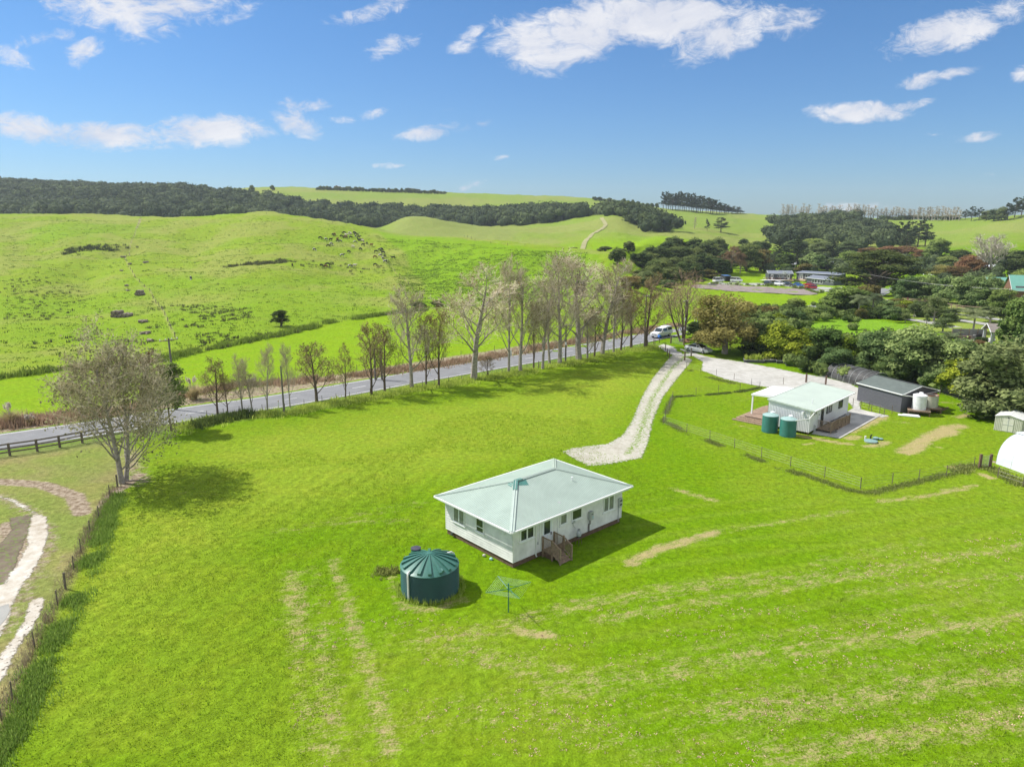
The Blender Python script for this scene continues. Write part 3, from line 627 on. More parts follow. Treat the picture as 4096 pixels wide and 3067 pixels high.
def sheet(name, poly, material, cell=.6, off=.02, pad=1.0, tuft=None, kind='structure'):
    xs = [p[0] for p in poly]; ys = [p[1] for p in poly]
    gx = np.arange(min(xs) - pad, max(xs) + pad + cell, cell); gy = np.arange(min(ys) - pad, max(ys) + pad + cell, cell)
    X, Y = np.meshgrid(gx, gy); x = X.ravel(); y = Y.ravel(); d = sdf(poly, x, y); z = terrain(x, y) + off
    idx = np.arange(len(x)).reshape(X.shape); keep = (d > -pad).reshape(X.shape)
    k = keep[:-1, :-1] & keep[1:, :-1] & keep[:-1, 1:] & keep[1:, 1:]
    q = np.stack([idx[:-1, :-1][k], idx[:-1, 1:][k], idx[1:, 1:][k], idx[1:, :-1][k]], -1)
    used = np.unique(q); rm = np.zeros(len(x), int); rm[used] = np.arange(len(used)); q = rm[q]
    tf = tuft(x, y, d) if tuft else np.zeros(len(x))
    o = mesh_np(name, np.stack([x, y, z], 1)[used], q.ravel(), np.full(len(q), 4), material, smooth=True, attrs=[('edge', 'FLOAT', 'POINT', d[used]), ('tuft', 'FLOAT', 'POINT', tf[used])])
    return tag(o, kind=kind)
def strip(name, line, w0, w1, material, off=.03, kind='structure', lift=None):
    """ribbon along a line between signed side offsets w0..w1"""
    v = []; n = len(line); K = 5
    for i, p in enumerate(line):
        d = line[min(i + 1, n - 1)] - line[max(i - 1, 0)]; nn = Vector((-d.y, d.x, 0)).normalized()
        for k in range(K): s = p + nn * (w0 + (w1 - w0) * k / (K - 1)); v.append((s.x, s.y))
    v = np.array(v); z = terrain(v[:, 0], v[:, 1]) + off
    idx = np.arange(n * K).reshape(n, K); q = np.stack([idx[:-1, :-1], idx[1:, :-1], idx[1:, 1:], idx[:-1, 1:]], -1).reshape(-1, 4)[:, ::-1]
    o = mesh_np(name, np.column_stack([v, z]), q.ravel(), np.full(len(q), 4), material, smooth=True); return tag(o, kind=kind)
M_asphalt = mat('worn_asphalt', (.20, .205, .215), .9, .12, .5, bump=.01, bscale=30, detail=8)
M_line = mat('white_road_paint', (.70, .70, .69), .7, .1, 3)
ROADZ = [p for p in ROAD]
road = strip('road', ROADZ, -3.35, 3.35, M_asphalt, .03)
def line_marks():
    for w in (-2.95, 2.95): strip('road_line', ROADZ, w - .07, w + .07, M_line, .038)
    # centre dashes, three metres on, seven off
    mb = MB(); acc = 0; on = True
    for a, b in zip(ROADZ[:-1], ROADZ[1:]):
        L_ = (b - a).length; acc += L_
        if int(acc / 2) % 5 == 0 and a.y < 170:
            d = (b - a).normalized(); n = Vector((-d.y, d.x, 0)) * .06; p = a; q = a + d * min(L_, 2.0)
            mb.poly([(s.x, s.y, ground_z(s.x, s.y) + .038) for s in (p - n, q - n, q + n, p + n)])
    tag(mb.build('road_centre_line', M_line), kind='structure')
line_marks()
G_grassy = (.15, .24, .03)
drive_px_l = [(2290, 1792), (2430, 1775), (2490, 1740), (2530, 1680), (2566, 1590), (2612, 1510), (2670, 1440), (2705, 1405)]
drive_px_r = [(2770, 1440), (2720, 1500), (2650, 1590), (2612, 1680), (2592, 1770), (2568, 1832), (2440, 1856), (2352, 1864), (2250, 1808)]
drive_poly = HL(drive_px_l + drive_px_r)
drive_mid = HL([(2740, 1425), (2690, 1470), (2610, 1590), (2572, 1690), (2545, 1770), (2510, 1815)])
M_gravel = edged_mat('pale_limestone_gravel', (.33, .31, .25), (.49, .475, .42), .55, 2.2, grass=G_grassy)
sheet('driveway', [(p.x, p.y) for p in drive_poly], M_gravel, .4, .02, 1.0,
      tuft=lambda x, y, d: .52 * ss(.8, .0, ldist(drive_mid, x, y)) * ss(54, 66, y) + .34 * ss(1.0, .0, d) + .14 + .24 * ss(66, 58, y))
lot_px = [(2655, 1376), (2740, 1400), (2832, 1428), (2962, 1447), (3100, 1472), (3214, 1497), (3301, 1510), (3400, 1535), (3440, 1556), (3440, 1640), (3560, 1662), (3530, 1672), (3430, 1652), (3395, 1610), (3330, 1590), (3240, 1560), (3130, 1556), (3027, 1543), (2904, 1518), (2806, 1482), (2812, 1448), (2775, 1424), (2700, 1425), (2660, 1405), (2630, 1385)]
lot_poly = [(p.x, p.y) for p in HL(lot_px)]
M_gravel2 = edged_mat('crushed_shell_gravel', (.37, .36, .33), (.49, .485, .46), .55, 1.0, grass=G_grassy)
sheet('gravel_yard', lot_poly, M_gravel2, .6, .026, 1.0, tuft=lambda x, y, d: .32 * ss(1.2, 0, d))
track_pts = smooth_line(HL([(2800, 1440), (2700, 1400), (2640, 1375), (2600, 1368), (2550, 1372)]), 1.5)
M_creek = edged_mat('washed_clay_sand', (.36, .31, .24), (.60, .575, .52), .32, 1.4, grass=(.12, .10, .07))
s6 = lambda a, b: (a * .765, 1800 + b * .765)
creek = HL([s6(*p) for p in ((-60, 215), (0, 238), (80, 262), (130, 285), (190, 330), (245, 350), (252, 440), (215, 560), (160, 650), (110, 720), (70, 800), (40, 900), (-10, 985), (-120, 1100), (-120, 720), (20, 700), (90, 600), (140, 500), (150, 400), (170, 335), (110, 300), (40, 260), (-60, 235))])
sheet('creek_bed', [(p.x, p.y) for p in creek], M_creek, .3, .02, .8, tuft=lambda x, y, d: .30 * ss(.5, 0, d))
creek2 = HL([s6(*p) for p in ((150, 790), (235, 760), (225, 830), (165, 940), (90, 1040), (40, 1160), (-60, 1290), (-80, 1160), (20, 1050), (90, 950), (130, 870))])
sheet('washed_silt', [(p.x, p.y) for p in creek2], M_creek, .3, .024, .8, tuft=lambda x, y, d: .42 * ss(.7, 0, d))
M_mud = edged_mat('dark_wet_mud', (.11, .085, .06), (.21, .17, .13), .25, 1.2, grass=(.14, .19, .05))
mud = HL([s6(*p) for p in ((45, 355), (170, 335), (150, 420), (110, 520), (70, 640), (20, 720), (-80, 740), (-80, 540), (10, 480), (60, 420))])
sheet('wet_mud', [(p.x, p.y) for p in mud], M_mud, .3, .014, .8, tuft=lambda x, y, d: .45 + 0 * x)
M_water = mat('silty_water', (.36, .35, .31), .12, .1, .5, spec=.6)
pond = HL([s6(*p) for p in ((-90, 850), (10, 815), (45, 805), (52, 840), (30, 885), (-10, 930), (-90, 1010))])
mbp = MB(); mbp.poly([(p.x, p.y, .034) for p in pond]); tag(mbp.build('pond_water', M_water), kind='structure')
# farm track up the ridge, village paths, school parking
M_path = mat('grey_chip_path', (.34, .335, .32), .95, .12, .8)
M_dirt = edged_mat('bare_farm_track', (.24, .25, .09), (.33, .30, .16), .35, .3, grass=(.15, .24, .04))
trk = smooth_line(HL([(2405, 872), (2418, 890), (2420, 905), (2385, 930), (2340, 968), (2295, 993)]), 4)
strip('farm_track', trk, -1.6, 1.6, mat('worn_clay_track', (.30, .29, .13), .95, .2, .3), .35)
for pts, w in (([(3560, 1263), (3600, 1272), (3714, 1290), (3830, 1312)], 1.5), ([(3660, 1262), (3730, 1268), (3804, 1277), (3926, 1294), (3990, 1304)], 1.6),
               ([(3600, 1222), (3700, 1222), (3782, 1244), (3860, 1258), (3950, 1272), (4080, 1290)], 1.7), ([(3500, 1190), (3545, 1205), (3600, 1222), (3660, 1226)], 1.8)):
    strip('path', smooth_line(HL(pts), 2), -w, w, M_path, .06)
# ------------------------------------------------------------ vegetation builders
rng = np.random.default_rng(11)
def leaf_quads(cen, nrm, size, rg, aspect=.6, spread=.7):
    n = len(cen); nn = nrm + rg.normal(0, spread, (n, 3)); nn /= np.linalg.norm(nn, axis=1)[:, None] + 1e-9
    t = rg.normal(0, 1, (n, 3)); t -= (t * nn).sum(1)[:, None] * nn; t /= np.linalg.norm(t, axis=1)[:, None] + 1e-9
    b = np.cross(nn, t); s = (size * rg.uniform(.6, 1.35, n))[:, None]
    return np.stack([cen - t * s, cen - b * s * aspect, cen + t * s, cen + b * s * aspect], 1)
def ico_core(cen, rad, seg=8, rings=5, jitter=.12, rg=rng):
    vs = []; fs = []; o = 0
    for c, r in zip(cen, rad):
        m = MB().ball((0, 0, 0), 1, seg, rings); v = np.array(m.v) * (1 + rg.normal(0, jitter, (len(m.v), 1))) * np.asarray(r) + c
        vs.append(v); fs += [[i + o for i in f] for f in m.f]; o += len(v)
    return np.concatenate(vs), fs
def foliage(name, lobes, n, size, m, seed=0, aspect=.6, spread=.7, inner=.72, core=.72, shell=.22, vrange=(0, 1), up=.25, parent=None, under=.35):
    """lobes: list of (x,y,z, rx,ry,rz); leaf clumps in a shell round every lobe with an opaque inner mass"""
    rg = np.random.default_rng(seed); L_ = np.array(lobes, float); w = L_[:, 3] * L_[:, 4] + L_[:, 3] * L_[:, 5]; w /= w.sum()
    k = rg.choice(len(L_), n, p=w); d = rg.normal(0, 1, (n, 3)); d[:, 2] = np.where(d[:, 2] < 0, d[:, 2] * np.where(rg.random(n) < under, 1, -1), d[:, 2]); d /= np.linalg.norm(d, axis=1)[:, None]
    rr = 1 - np.abs(rg.normal(0, shell, n)) + rg.normal(0, .05, n)
    # gaps: knock leaves out where a coarse noise is low
    cen = L_[k, :3] + d * L_[k, 3:6] * rr[:, None]
    g = vnoise(cen[:, 0] * 1.1 + cen[:, 2] * .7, cen[:, 1] * 1.1 - cen[:, 2] * .9, seed) ; keep = g + rg.random(n) * .5 > .38
    cen = cen[keep]; d = d[keep]; k = k[keep]
    q = leaf_quads(cen, d + np.array([0, 0, up]), size, rg, aspect, spread)
    v = vrange[0] + (vrange[1] - vrange[0]) * np.clip(.5 + rg.normal(0, .22, len(cen)) + (rg.random(len(L_))[k] - .5) * .7, 0, 1)
    verts = q.reshape(-1, 3); loops = np.arange(len(verts)); sizes = np.full(len(q), 4); fv = v
    if core:
        cv, cf = ico_core(L_[:, :3], L_[:, 3:6] * core, rg=rg); o = len(verts)
        verts = np.concatenate([verts, cv]); loops = np.concatenate([loops] + [np.array(f) + o for f in cf]); sizes = np.concatenate([sizes, [len(f) for f in cf]])
        fv = np.concatenate([fv, np.full(len(cf), vrange[0])])
    return mesh_np(name, verts, loops, sizes, m, parent, attrs=[('v', 'FLOAT', 'FACE', fv)])
def lobes_dome(rx, ry, rz, z0, n, seed, rl=.42, flat_=.85):
    rg = np.random.default_rng(seed); out = [(0, 0, z0 + rz * .45, rx * .62, ry * .62, rz * .5)]
    for i in range(n):
        a = 2 * math.pi * (i + rg.uniform(-.3, .3)) / n * 2.4; h = rg.uniform(.08, .92); rad = math.sqrt(max(0, 1 - (h * 1.02 - .25) ** 2 * 1.2)) * (1 - rl) * rg.uniform(.8, 1.05)
        s = rl * rg.uniform(.7, 1.15)
        out.append((rx * rad * math.cos(a), ry * rad * math.sin(a), z0 + rz * h * .82 + s * rz * .1, rx * s, ry * s, min(rx, ry) * s * flat_))
    return out
def limb_set(mb, H, R_, r0, n, seed, lean=.6, z0=.25, k=5):
    rg = random.Random(seed)
    mb.tube([(0, 0, -.3), (.02, 0, H * .3), (rg.uniform(-.2, .2), rg.uniform(-.2, .2), H * .8)], [r0 * 1.2, r0 * .8, r0 * .25], 8)
    for i in range(n):
        a = 2 * math.pi * i / n + rg.uniform(-.4, .4); h = H * rg.uniform(z0, .6); e = R_ * rg.uniform(.5, .85)
        mb.tube([(0, 0, h), (e * .4 * math.cos(a), e * .4 * math.sin(a), h + H * .12), (e * math.cos(a), e * math.sin(a), h + H * .3)], [r0 * .45, r0 * .3, r0 * .08], k)

def bare_mesh(seed, H, spread, r0, limbs=9, start=.18, up=.75, l2=7, l3=6, l4=3, crook=.12, twigr=.016, fork=None, lop=0.0):
    """leafless tree: returns (trunk builder, twig builder, twig tips)"""
    rg = random.Random(seed); T = MB(); W = MB(); tips = []
    def path(p, d, L_, n, crk, lift):
        pts = [p]; 
        for i in range(n):
            d = (d + Vector((rg.uniform(-crk, crk), rg.uniform(-crk, crk), rg.uniform(-crk, crk) + lift))).normalized(); p = p + d * (L_ / n); pts.append(p)
        return pts
    def interp(pts, t):
        f = t * (len(pts) - 1); i = min(int(f), len(pts) - 2); return pts[i].lerp(pts[i + 1], f - i), (pts[i + 1] - pts[i]).normalized()
    def side(d, ang):
        ref = Vector((rg.uniform(-1, 1), rg.uniform(-1, 1), rg.uniform(-.4, .8))); a = (ref - d * ref.dot(d)).normalized(); return (d * math.cos(ang) + a * math.sin(ang)).normalized()
    stems = fork or [((0, 0), 1.0)]
    for (ln, hs) in stems:
        h = H * hs; main = path(Vector((ln[0] * .15, ln[1] * .15, -.3)), Vector((ln[0] * .12, ln[1] * .12, 1)).normalized(), h * .93, 9, .06, .05); n = len(main)
        T.tube(main, [r0 * hs * (1.25 if i == 0 else (1 - i / n) ** .8 + .05) for i in range(n)], 7)
        for i in range(limbs):
            t = start + (1 - start) * (i + rg.random()) / limbs * .96; p, d = interp(main, t)
            a = 2.4 * i + rg.uniform(-.5, .5); out = Vector((math.cos(a), math.sin(a), 0)); tt = (t - start) / (1 - start)
            L1 = spread * (1.05 - .55 * tt) * rg.uniform(.7, 1.15)
            d1 = (out * (1 - up * .5 + .1) + Vector((0, 0, up + .35 * tt)) + Vector((lop, 0, 0))).normalized()
            P1 = path(p, d1, L1, 5, crook, .09); r1 = r0 * hs * (.42 - .25 * tt)
            T.tube(P1, [r1 * (1 - j / 5.6) for j in range(6)], 5)
            for j in range(l2):
                t2 = .25 + .75 * (j + rg.random()) / l2; p2, d2 = interp(P1, min(t2, .999)); L2 = L1 * rg.uniform(.28, .5) * (1.25 - .6 * t2)
                P2 = path(p2, side(d2, rg.uniform(.45, .95)), L2, 3, crook, .10); r2 = max(r1 * .38 * (1.1 - t2 * .6), twigr * 1.5)
                T.tube(P2, [r2, r2 * .8, r2 * .6, r2 * .35], 3, False)
                for k in range(l3):
                    p3, d3 = interp(P2, .25 + .74 * (k + rg.random()) / l3); L3 = L2 * rg.uniform(.3, .6) + .2
                    P3 = path(p3, side(d3, rg.uniform(.4, 1.0)), L3, 2, crook * 1.3, .10); W.tube(P3, [twigr, twigr * .8, twigr * .4], 3, False); tips.append(P3[-1])
                    for q in range(l4):
                        p4, d4 = interp(P3, .3 + .69 * (q + rg.random()) / l4); e = p4 + side(d4, rg.uniform(.4, .9)) * L3 * rg.uniform(.35, .7)
                        W.tube([p4, e], [twigr * .7, twigr * .35], 3, False); tips.append(e)
    return T, W, tips
def tip_leaves(name, tips, n, size, m, parent, seed=1, drop=0.0):
    rg = np.random.default_rng(seed); t = np.array([tuple(p) for p in tips]); i = rg.choice(len(t), n); c = t[i] + rg.normal(0, size * 1.2, (n, 3)) - np.array([0, 0, drop]) * rg.random((n, 1))
    q = leaf_quads(c, rg.normal(0, 1, (n, 3)), size, rg, .7, 1.0); v = np.clip(rg.normal(.5, .25, n), 0, 1)
    return mesh_np(name, q.reshape(-1, 3), np.arange(n * 4), np.full(n, 4), m, parent, attrs=[('v', 'FLOAT', 'FACE', v)])

LM_dark = leaf_mat('dark_native_leaves', (.05, .08, .025), (.19, .25, .075))
LM_forest = leaf_mat('forest_leaves', (.040, .062, .028), (.135, .175, .060), objrand=0, trans=.15)
LM_round = leaf_mat('grey_green_leaves', (.08, .14, .045), (.32, .42, .15))
LM_lime = leaf_mat('lime_leaves', (.095, .15, .012), (.40, .47, .045))
LM_olive = leaf_mat('olive_leaves', (.075, .11, .04), (.23, .29, .11))
LM_willow = leaf_mat('golden_willow_leaves', (.19, .175, .05), (.47, .43, .15))
LM_pine = leaf_mat('pine_needles', (.032, .054, .028), (.12, .155, .065))
LM_rust = leaf_mat('rusty_autumn_leaves', (.16, .095, .045), (.34, .21, .10))
LM_mid = leaf_mat('mid_green_leaves', (.075, .13, .03), (.29, .38, .10))
LM_aut = leaf_mat('olive_brown_autumn_leaves', (.12, .105, .03), (.28, .245, .085))
LM_palm = leaf_mat('palm_fronds', (.06, .09, .035), (.25, .30, .15))
LM_grass = leaf_mat('rank_grass_blades', (.24, .36, .04), (.50, .60, .13), trans=.45)
LM_weed = leaf_mat('dark_verge_weeds', (.12, .165, .035), (.31, .36, .10), trans=.3)
LM_rush = leaf_mat('rush_stems', (.05, .065, .025), (.15, .16, .065), trans=.2)
LM_straw = leaf_mat('dry_stalks', (.24, .175, .105), (.48, .38, .25), trans=.2)
LM_pampas = leaf_mat('pampas_blades', (.25, .24, .10), (.50, .45, .24), trans=.3)
LM_plume = leaf_mat('cream_plumes', (.60, .52, .42), (.82, .76, .66), trans=.3)
LM_flax = leaf_mat('flax_blades', (.05, .08, .02), (.20, .26, .08))

PROTO = {}; NORM = {}
def proto(kind, i):
    """one master (a list of child mesh objects) for every kind and variant; nominal height 10 m, nominal width 8 m"""
    key = (kind, i)
    if key in PROTO: return PROTO[key]
    s = 100 * (hash_kind[kind]) + i; ch = []
    def add(o): ch.append(o); return o
    if kind in ('round', 'dark', 'lime', 'olive', 'mid', 'rust'):
        lm = dict(round=LM_round, dark=LM_dark, lime=LM_lime, olive=LM_olive, mid=LM_mid, rust=LM_rust)[kind]
        dense = dict(round=10000, dark=9000, lime=8000, olive=10000, mid=8000, rust=6500)[kind]
        nl = dict(round=24, dark=26, lime=18, olive=26, mid=20, rust=20)[kind]
        T = MB(); limb_set(T, 8.5, 3.2, .26, 7, s)
        add(T.build('trunk', M_barkdark if kind != 'rust' else M_bark))
        lb = lobes_dome(4, 4, 9.4, .15 if kind != 'rust' else 1.4, nl + 8, s, {'round': .34, 'dark': .30, 'lime': .36, 'olive': .33, 'mid': .34, 'rust': .32}[kind], .8)
        add(foliage('crown', lb, int(dense * 1.25), .20 if kind != 'lime' else .24, lm, s, .55, .6, core=.66 if kind != 'rust' else .45, shell=.25))
    elif kind == 'olivegrey':       # small open olive trees
        T = MB(); limb_set(T, 7, 3.2, .3, 6, s, z0=.15); add(T.build('trunk', M_bark)); lb = lobes_dome(4, 4, 7, 3.0, 14, s, .36, .7)
        add(foliage('crown', lb, 4200, .22, LM_olive, s, .5, .8, core=.4, shell=.3))
    elif kind == 'bush':
        lb = lobes_dome(4, 4, 8, .5, 14, s, .40, .8); add(MB().tube([(0, 0, -.3), (0, 0, 3)], [.5, .3], 6).build('trunk', M_barkdark)); add(foliage('crown', lb, 3000, .42, LM_dark, s, .6, .7))
    elif kind == 'limebush':
        lb = lobes_dome(4, 4, 8, .3, 16, s, .38, .8); add(MB().tube([(0, 0, -.3), (0, 0, 3)], [.5, .3], 6).build('trunk', M_barkdark)); add(foliage('crown', lb, 4000, .40, LM_lime, s, .6, .7))
    elif kind == 'greybush':
        lb = lobes_dome(4, 4, 8, .3, 16, s, .38, .8); add(MB().tube([(0, 0, -.3), (0, 0, 3)], [.5, .3], 6).build('trunk', M_barkdark)); add(foliage('crown', lb, 4000, .36, LM_round, s, .6, .7))
    elif kind == 'brownbush':
        lb = lobes_dome(4, 4, 8, .3, 14, s, .38, .8); add(MB().tube([(0, 0, -.3), (0, 0, 3)], [.5, .3], 6).build('trunk', M_barkdark)); add(foliage('crown', lb, 2600, .34, LM_aut, s, .5, .9, core=.5))
    elif kind == 'willow':
        T = MB(); limb_set(T, 8, 3.4, .3, 9, s); add(T.build('trunk', M_bark))
        lb = lobes_dome(4.1, 4.1, 8.6, 1.3, 22, s, .30, .95); rg = np.random.default_rng(s)
        o = foliage('crown', lb, 16000, .17, LM_willow, s, .45, .9, core=.30, shell=.38, up=-.1, under=.9); add(o)
    elif kind == 'pine':            # radiata: stem with rising ragged plates
        T = MB(); rg = random.Random(s); T.tube([(0, 0, -.3), (.1, 0, 5), (0, 0, 9.6)], [.24, .16, .04], 7); lb = []
        z = 2.2
        while z < 9.7:
            k = rg.randint(2, 4); w = 3.6 * (1 - ((z - 2.2) / 8.6)) ** .6 + .5
            for _ in range(k):
                a = rg.uniform(0, 6.28); r = w * rg.uniform(.55, 1); e = (r * math.cos(a), r * math.sin(a), z + r * .35); T.tube([(0, 0, z - .2), (e[0] * .5, e[1] * .5, z + .1), e], [.07, .05, .02], 4)
                lb.append((e[0] * .85, e[1] * .85, e[2] + .1, w * .34, w * .34, .42))
            z += rg.uniform(.45, .8)
        lb.append((0, 0, 9.6, .5, .5, .6)); add(T.build('trunk', M_barkdark)); add(foliage('crown', lb, 4200, .2, LM_pine, s, .45, .8, core=.55, shell=.35, up=.5, under=.6))
    elif kind == 'macrocarpa':      # wide wind-shaped flat plates
        T = MB(); rg = random.Random(s); T.tube([(0, 0, -.4), (.2, 0, 2), (0, .2, 4.5)], [.55, .42, .3], 8); lb = []
        for j in range(46):
            a = rg.uniform(0, 6.28); h = rg.uniform(0, 1) ** .85; r = 4.2 * math.sqrt(max(0, 1 - (h - .15) ** 2 * 1.2)) * rg.uniform(.15, 1); e = (r * math.cos(a), r * math.sin(a), 1.6 + 7.8 * h)
            T.tube([(0, .1, 1.5 + 2.5 * h), (e[0] * .45, e[1] * .45, 2 + 5 * h), (e[0] * .95, e[1] * .95, e[2] - .2)], [.2, .13, .04], 5)
            w = rg.uniform(.9, 1.5); lb.append((e[0], e[1], e[2], w, w, w * .62))
        add(T.build('trunk', M_barkdark)); add(foliage('crown', lb, 13000, .15, leaf_mat('macrocarpa_leaves', (.030, .052, .014), (.125, .165, .045)), s, .5, .8, core=.5, shell=.3, up=.5, under=.35))
    elif kind == 'norfolk':
        T = MB(); rg = random.Random(s); T.tube([(0, 0, -.3), (0, 0, 10)], [.2, .03], 6); lb = []
        for j in range(15):
            z = 1.4 + 8.4 * j / 15; w = 3.6 * (1 - j / 15.5) + .2
            for q in range(7):
                a = q * 6.283 / 7 + j * .4; e = (w * math.cos(a), w * math.sin(a), z + w * .22); T.tube([(0, 0, z), e], [.05, .02], 3)
                for f in (.35, .65, .95): lb.append((e[0] * f, e[1] * f, z + w * .22 * f, .36, .36, .12))
        add(T.build('trunk', M_barkdark)); add(foliage('crown', lb, 6000, .14, LM_pine, s, .5, .7, core=.7, shell=.3, up=.3))
    elif kind == 'palm':
        T = MB(); T.tube([(0, 0, -.3), (.1, 0, 3.5), (0, 0, 7)], [.26, .2, .2], 8); rg = random.Random(s); Q = []; 
        for j in range(26):
            a = j * 2.4; el = rg.uniform(-.1, 1.1); Lf = 3.7; p = Vector((0, 0, 7)); d = Vector((math.cos(a) * math.cos(el), math.sin(a) * math.cos(el), math.sin(el)))
            for t in range(9):
                sd_ = Vector((-math.sin(a), math.cos(a), 0)); q = p + d * (Lf / 9); wl = .95 * math.sin(math.pi * (t + 1.2) / 11) + .1
                for sg in (-1, 1):
                    for u_ in (0, .5):
                        o = p.lerp(q, u_); tip = o + sd_ * sg * wl + d * .35 - Vector((0, 0, .35 * wl)); Q.append([tuple(o), tuple(o + d * .16), tuple(tip), tuple(tip - d * .05)])
                p = q; d = (d - Vector((0, 0, .17))).normalized()
        add(T.build('trunk', M_bark)); q = np.array(Q); add(mesh_np('crown', q.reshape(-1, 3), np.arange(len(q) * 4), np.full(len(q), 4), LM_palm, attrs=[('v', 'FLOAT', 'FACE', np.clip(np.random.default_rng(s).normal(.5, .25, len(q)), 0, 1))]))
    elif kind in BARE:
        kw = dict(BARE[kind]); tm = kw.pop('twig'); bm_ = kw.pop('bark'); lv = kw.pop('leaves', None)
        T, W, tips = bare_mesh(s, 10, **kw); add(T.build('trunk', bm_)); add(W.build('crown', tm))
        if lv: add(tip_leaves('leaves', tips, lv[0], lv[1], lv[2], None, s, lv[3] if len(lv) > 3 else 0))
    ext = []
    for o in ch:
        if o.name.startswith('trunk') and len(ch) > 1 and kind not in BARE: continue
        n = len(o.data.vertices); a = np.empty(n * 3, np.float32); o.data.vertices.foreach_get('co', a); ext.append(a.reshape(-1, 3))
    e_ = np.concatenate(ext); W_ = np.percentile(np.hypot(e_[:, 0], e_[:, 1]), 97) * 2.0; H_ = np.percentile(e_[:, 2], 99.7)
    NORM[key] = (8.0 / W_, 10.0 / H_)
    PROTO[key] = ch; return ch
BARE = {
 'poplar':  dict(spread=4.2, r0=.19, limbs=13, start=.20, up=.80, l2=8, l3=6, l4=4, crook=.22, twigr=.014, twig=M_twig, bark=M_bark, leaves=(900, .06, LM_aut)),
 'sapling': dict(spread=2.4, r0=.12, limbs=9, start=.12, up=1.15, l2=5, l3=4, l4=1, crook=.2, twigr=.013, twig=M_twig, bark=M_barkpale, leaves=(120, .07, LM_aut)),
 'alder':   dict(spread=4.4, r0=.20, limbs=11, start=.14, up=.80, l2=8, l3=6, l4=3, crook=.12, twigr=.014, twig=M_twigbrown, bark=M_barkdark, leaves=(1500, .09, LM_aut)),
 'vase':    dict(spread=6.0, r0=.13, limbs=8, start=.08, up=1.15, l2=8, l3=5, l4=2, crook=.10, twigr=.012, twig=M_twigbrown, bark=M_barkdark, fork=[((-1.8, .3), .9), ((1.8, -.3), 1.0), ((.2, 1.2), .95)], leaves=(500, .08, LM_aut)),
 'whitetree': dict(spread=5.2, r0=.24, limbs=14, start=.22, up=.85, l2=9, l3=6, l4=3, crook=.12, twigr=.028, twig=M_barkpale, bark=M_barkpale),
 'skyrow':  dict(spread=2.2, r0=.13, limbs=10, start=.15, up=1.0, l2=5, l3=4, l4=1, crook=.14, twigr=.03, twig=M_twig, bark=M_bark, lop=.12),
 'bigbare': dict(spread=6.2, r0=.18, limbs=20, start=.12, up=.62, l2=8, l3=6, l4=3, crook=.15, twigr=.011, twig=M_twig, bark=M_bark, fork=[((-.25, .1), 1.0), ((.55, 2.0), .88)], leaves=(9500, .085, leaf_mat('grey_olive_leaves', (.13, .13, .06), (.34, .33, .18)), .8)),
 'browning': dict(spread=4.2, r0=.15, limbs=12, start=.15, up=.8, l2=8, l3=6, l4=2, crook=.12, twigr=.03, twig=M_twigbrown, bark=M_bark, leaves=(1500, .14, LM_rust)),
 'leafing': dict(spread=3.0, r0=.12, limbs=11, start=.22, up=.85, l2=7, l3=5, l4=2, crook=.12, twigr=.014, twig=M_twig, bark=M_barkdark, leaves=(5200, .13, LM_mid)),
}
hash_kind = {k: i for i, k in enumerate(['round', 'dark', 'lime', 'olive', 'mid', 'rust', 'olivegrey', 'bush', 'limebush', 'greybush', 'brownbush', 'willow', 'pine', 'macrocarpa', 'norfolk', 'palm'] + list(BARE))}
USED = set()
def plant(name, kind, var, loc, h, w, label, cat='tree', group=None, rz=None, rs=random.Random(5)):
    ch = proto(kind, var); root = empty(name, loc, rs.uniform(0, 6.28) if rz is None else rz, label, cat, group)
    kw_, kh_ = NORM[(kind, var)]; root.scale = (w / 8.0 * kw_, w / 8.0 * kw_, h / 10.0 * kh_)
    first = (kind, var) not in USED; USED.add((kind, var))
    for c in ch:
        o = c if first else c.copy()
        if not first: C.objects.link(o)
        o.parent = root
    return root
def plant_px(name, kind, var, bx, by, top, wpx, label, group=None, cat='tree', rz=None, z=None, sc_=1.0):
    p = hit(bx, by); h = height_at(p, top) * sc_
    return plant(name, kind, var, p, h, width_at(p, wpx), label, cat, group, rz)

# ------------------------------------------------------------ the roadside row
TREES_ROW = [  # base px, base row, top row, width, kind
 (871, 1656, 1432, 100, 'alder'), (911, 1650, 1500, 80, 'alder'), (971, 1650, 1418, 80, 'sapling'), (1009, 1645, 1440, 70, 'sapling'), (1070, 1645, 1380, 80, 'sapling'), (1161, 1631, 1370, 70, 'sapling'),
 (1268, 1611, 1362, 140, 'alder'), (1382, 1599, 1375, 80, 'alder'), (1486, 1586, 1290, 120, 'alder'), (1540, 1570, 1300, 110, 'alder'), (1648, 1554, 1140, 200, 'poplar'), (1705, 1545, 1250, 90, 'alder'), (1755, 1542, 1225, 100, 'alder'),
 (1894, 1517, 1045, 260, 'poplar'), (1951, 1510, 1425, 60, 'alder'), (2034, 1491, 1020, 130, 'poplar'), (2081, 1488, 1060, 150, 'poplar'), (2135, 1479, 1220, 80, 'alder'), (2170, 1475, 1110, 110, 'poplar'), (2198, 1456, 1180, 110, 'poplar'),
 (2239, 1460, 1012, 220, 'poplar'), (2315, 1444, 1005, 260, 'poplar'), (2350, 1441, 1250, 90, 'poplar'), (2378, 1430, 1230, 90, 'alder'), (2407, 1422, 1040, 190, 'poplar'), (2455, 1415, 1140, 120, 'poplar'), (2483, 1409, 1170, 100, 'alder'), (2525, 1395, 1150, 120, 'alder'),
 (2583, 1392, 1090, 150, 'alder')]
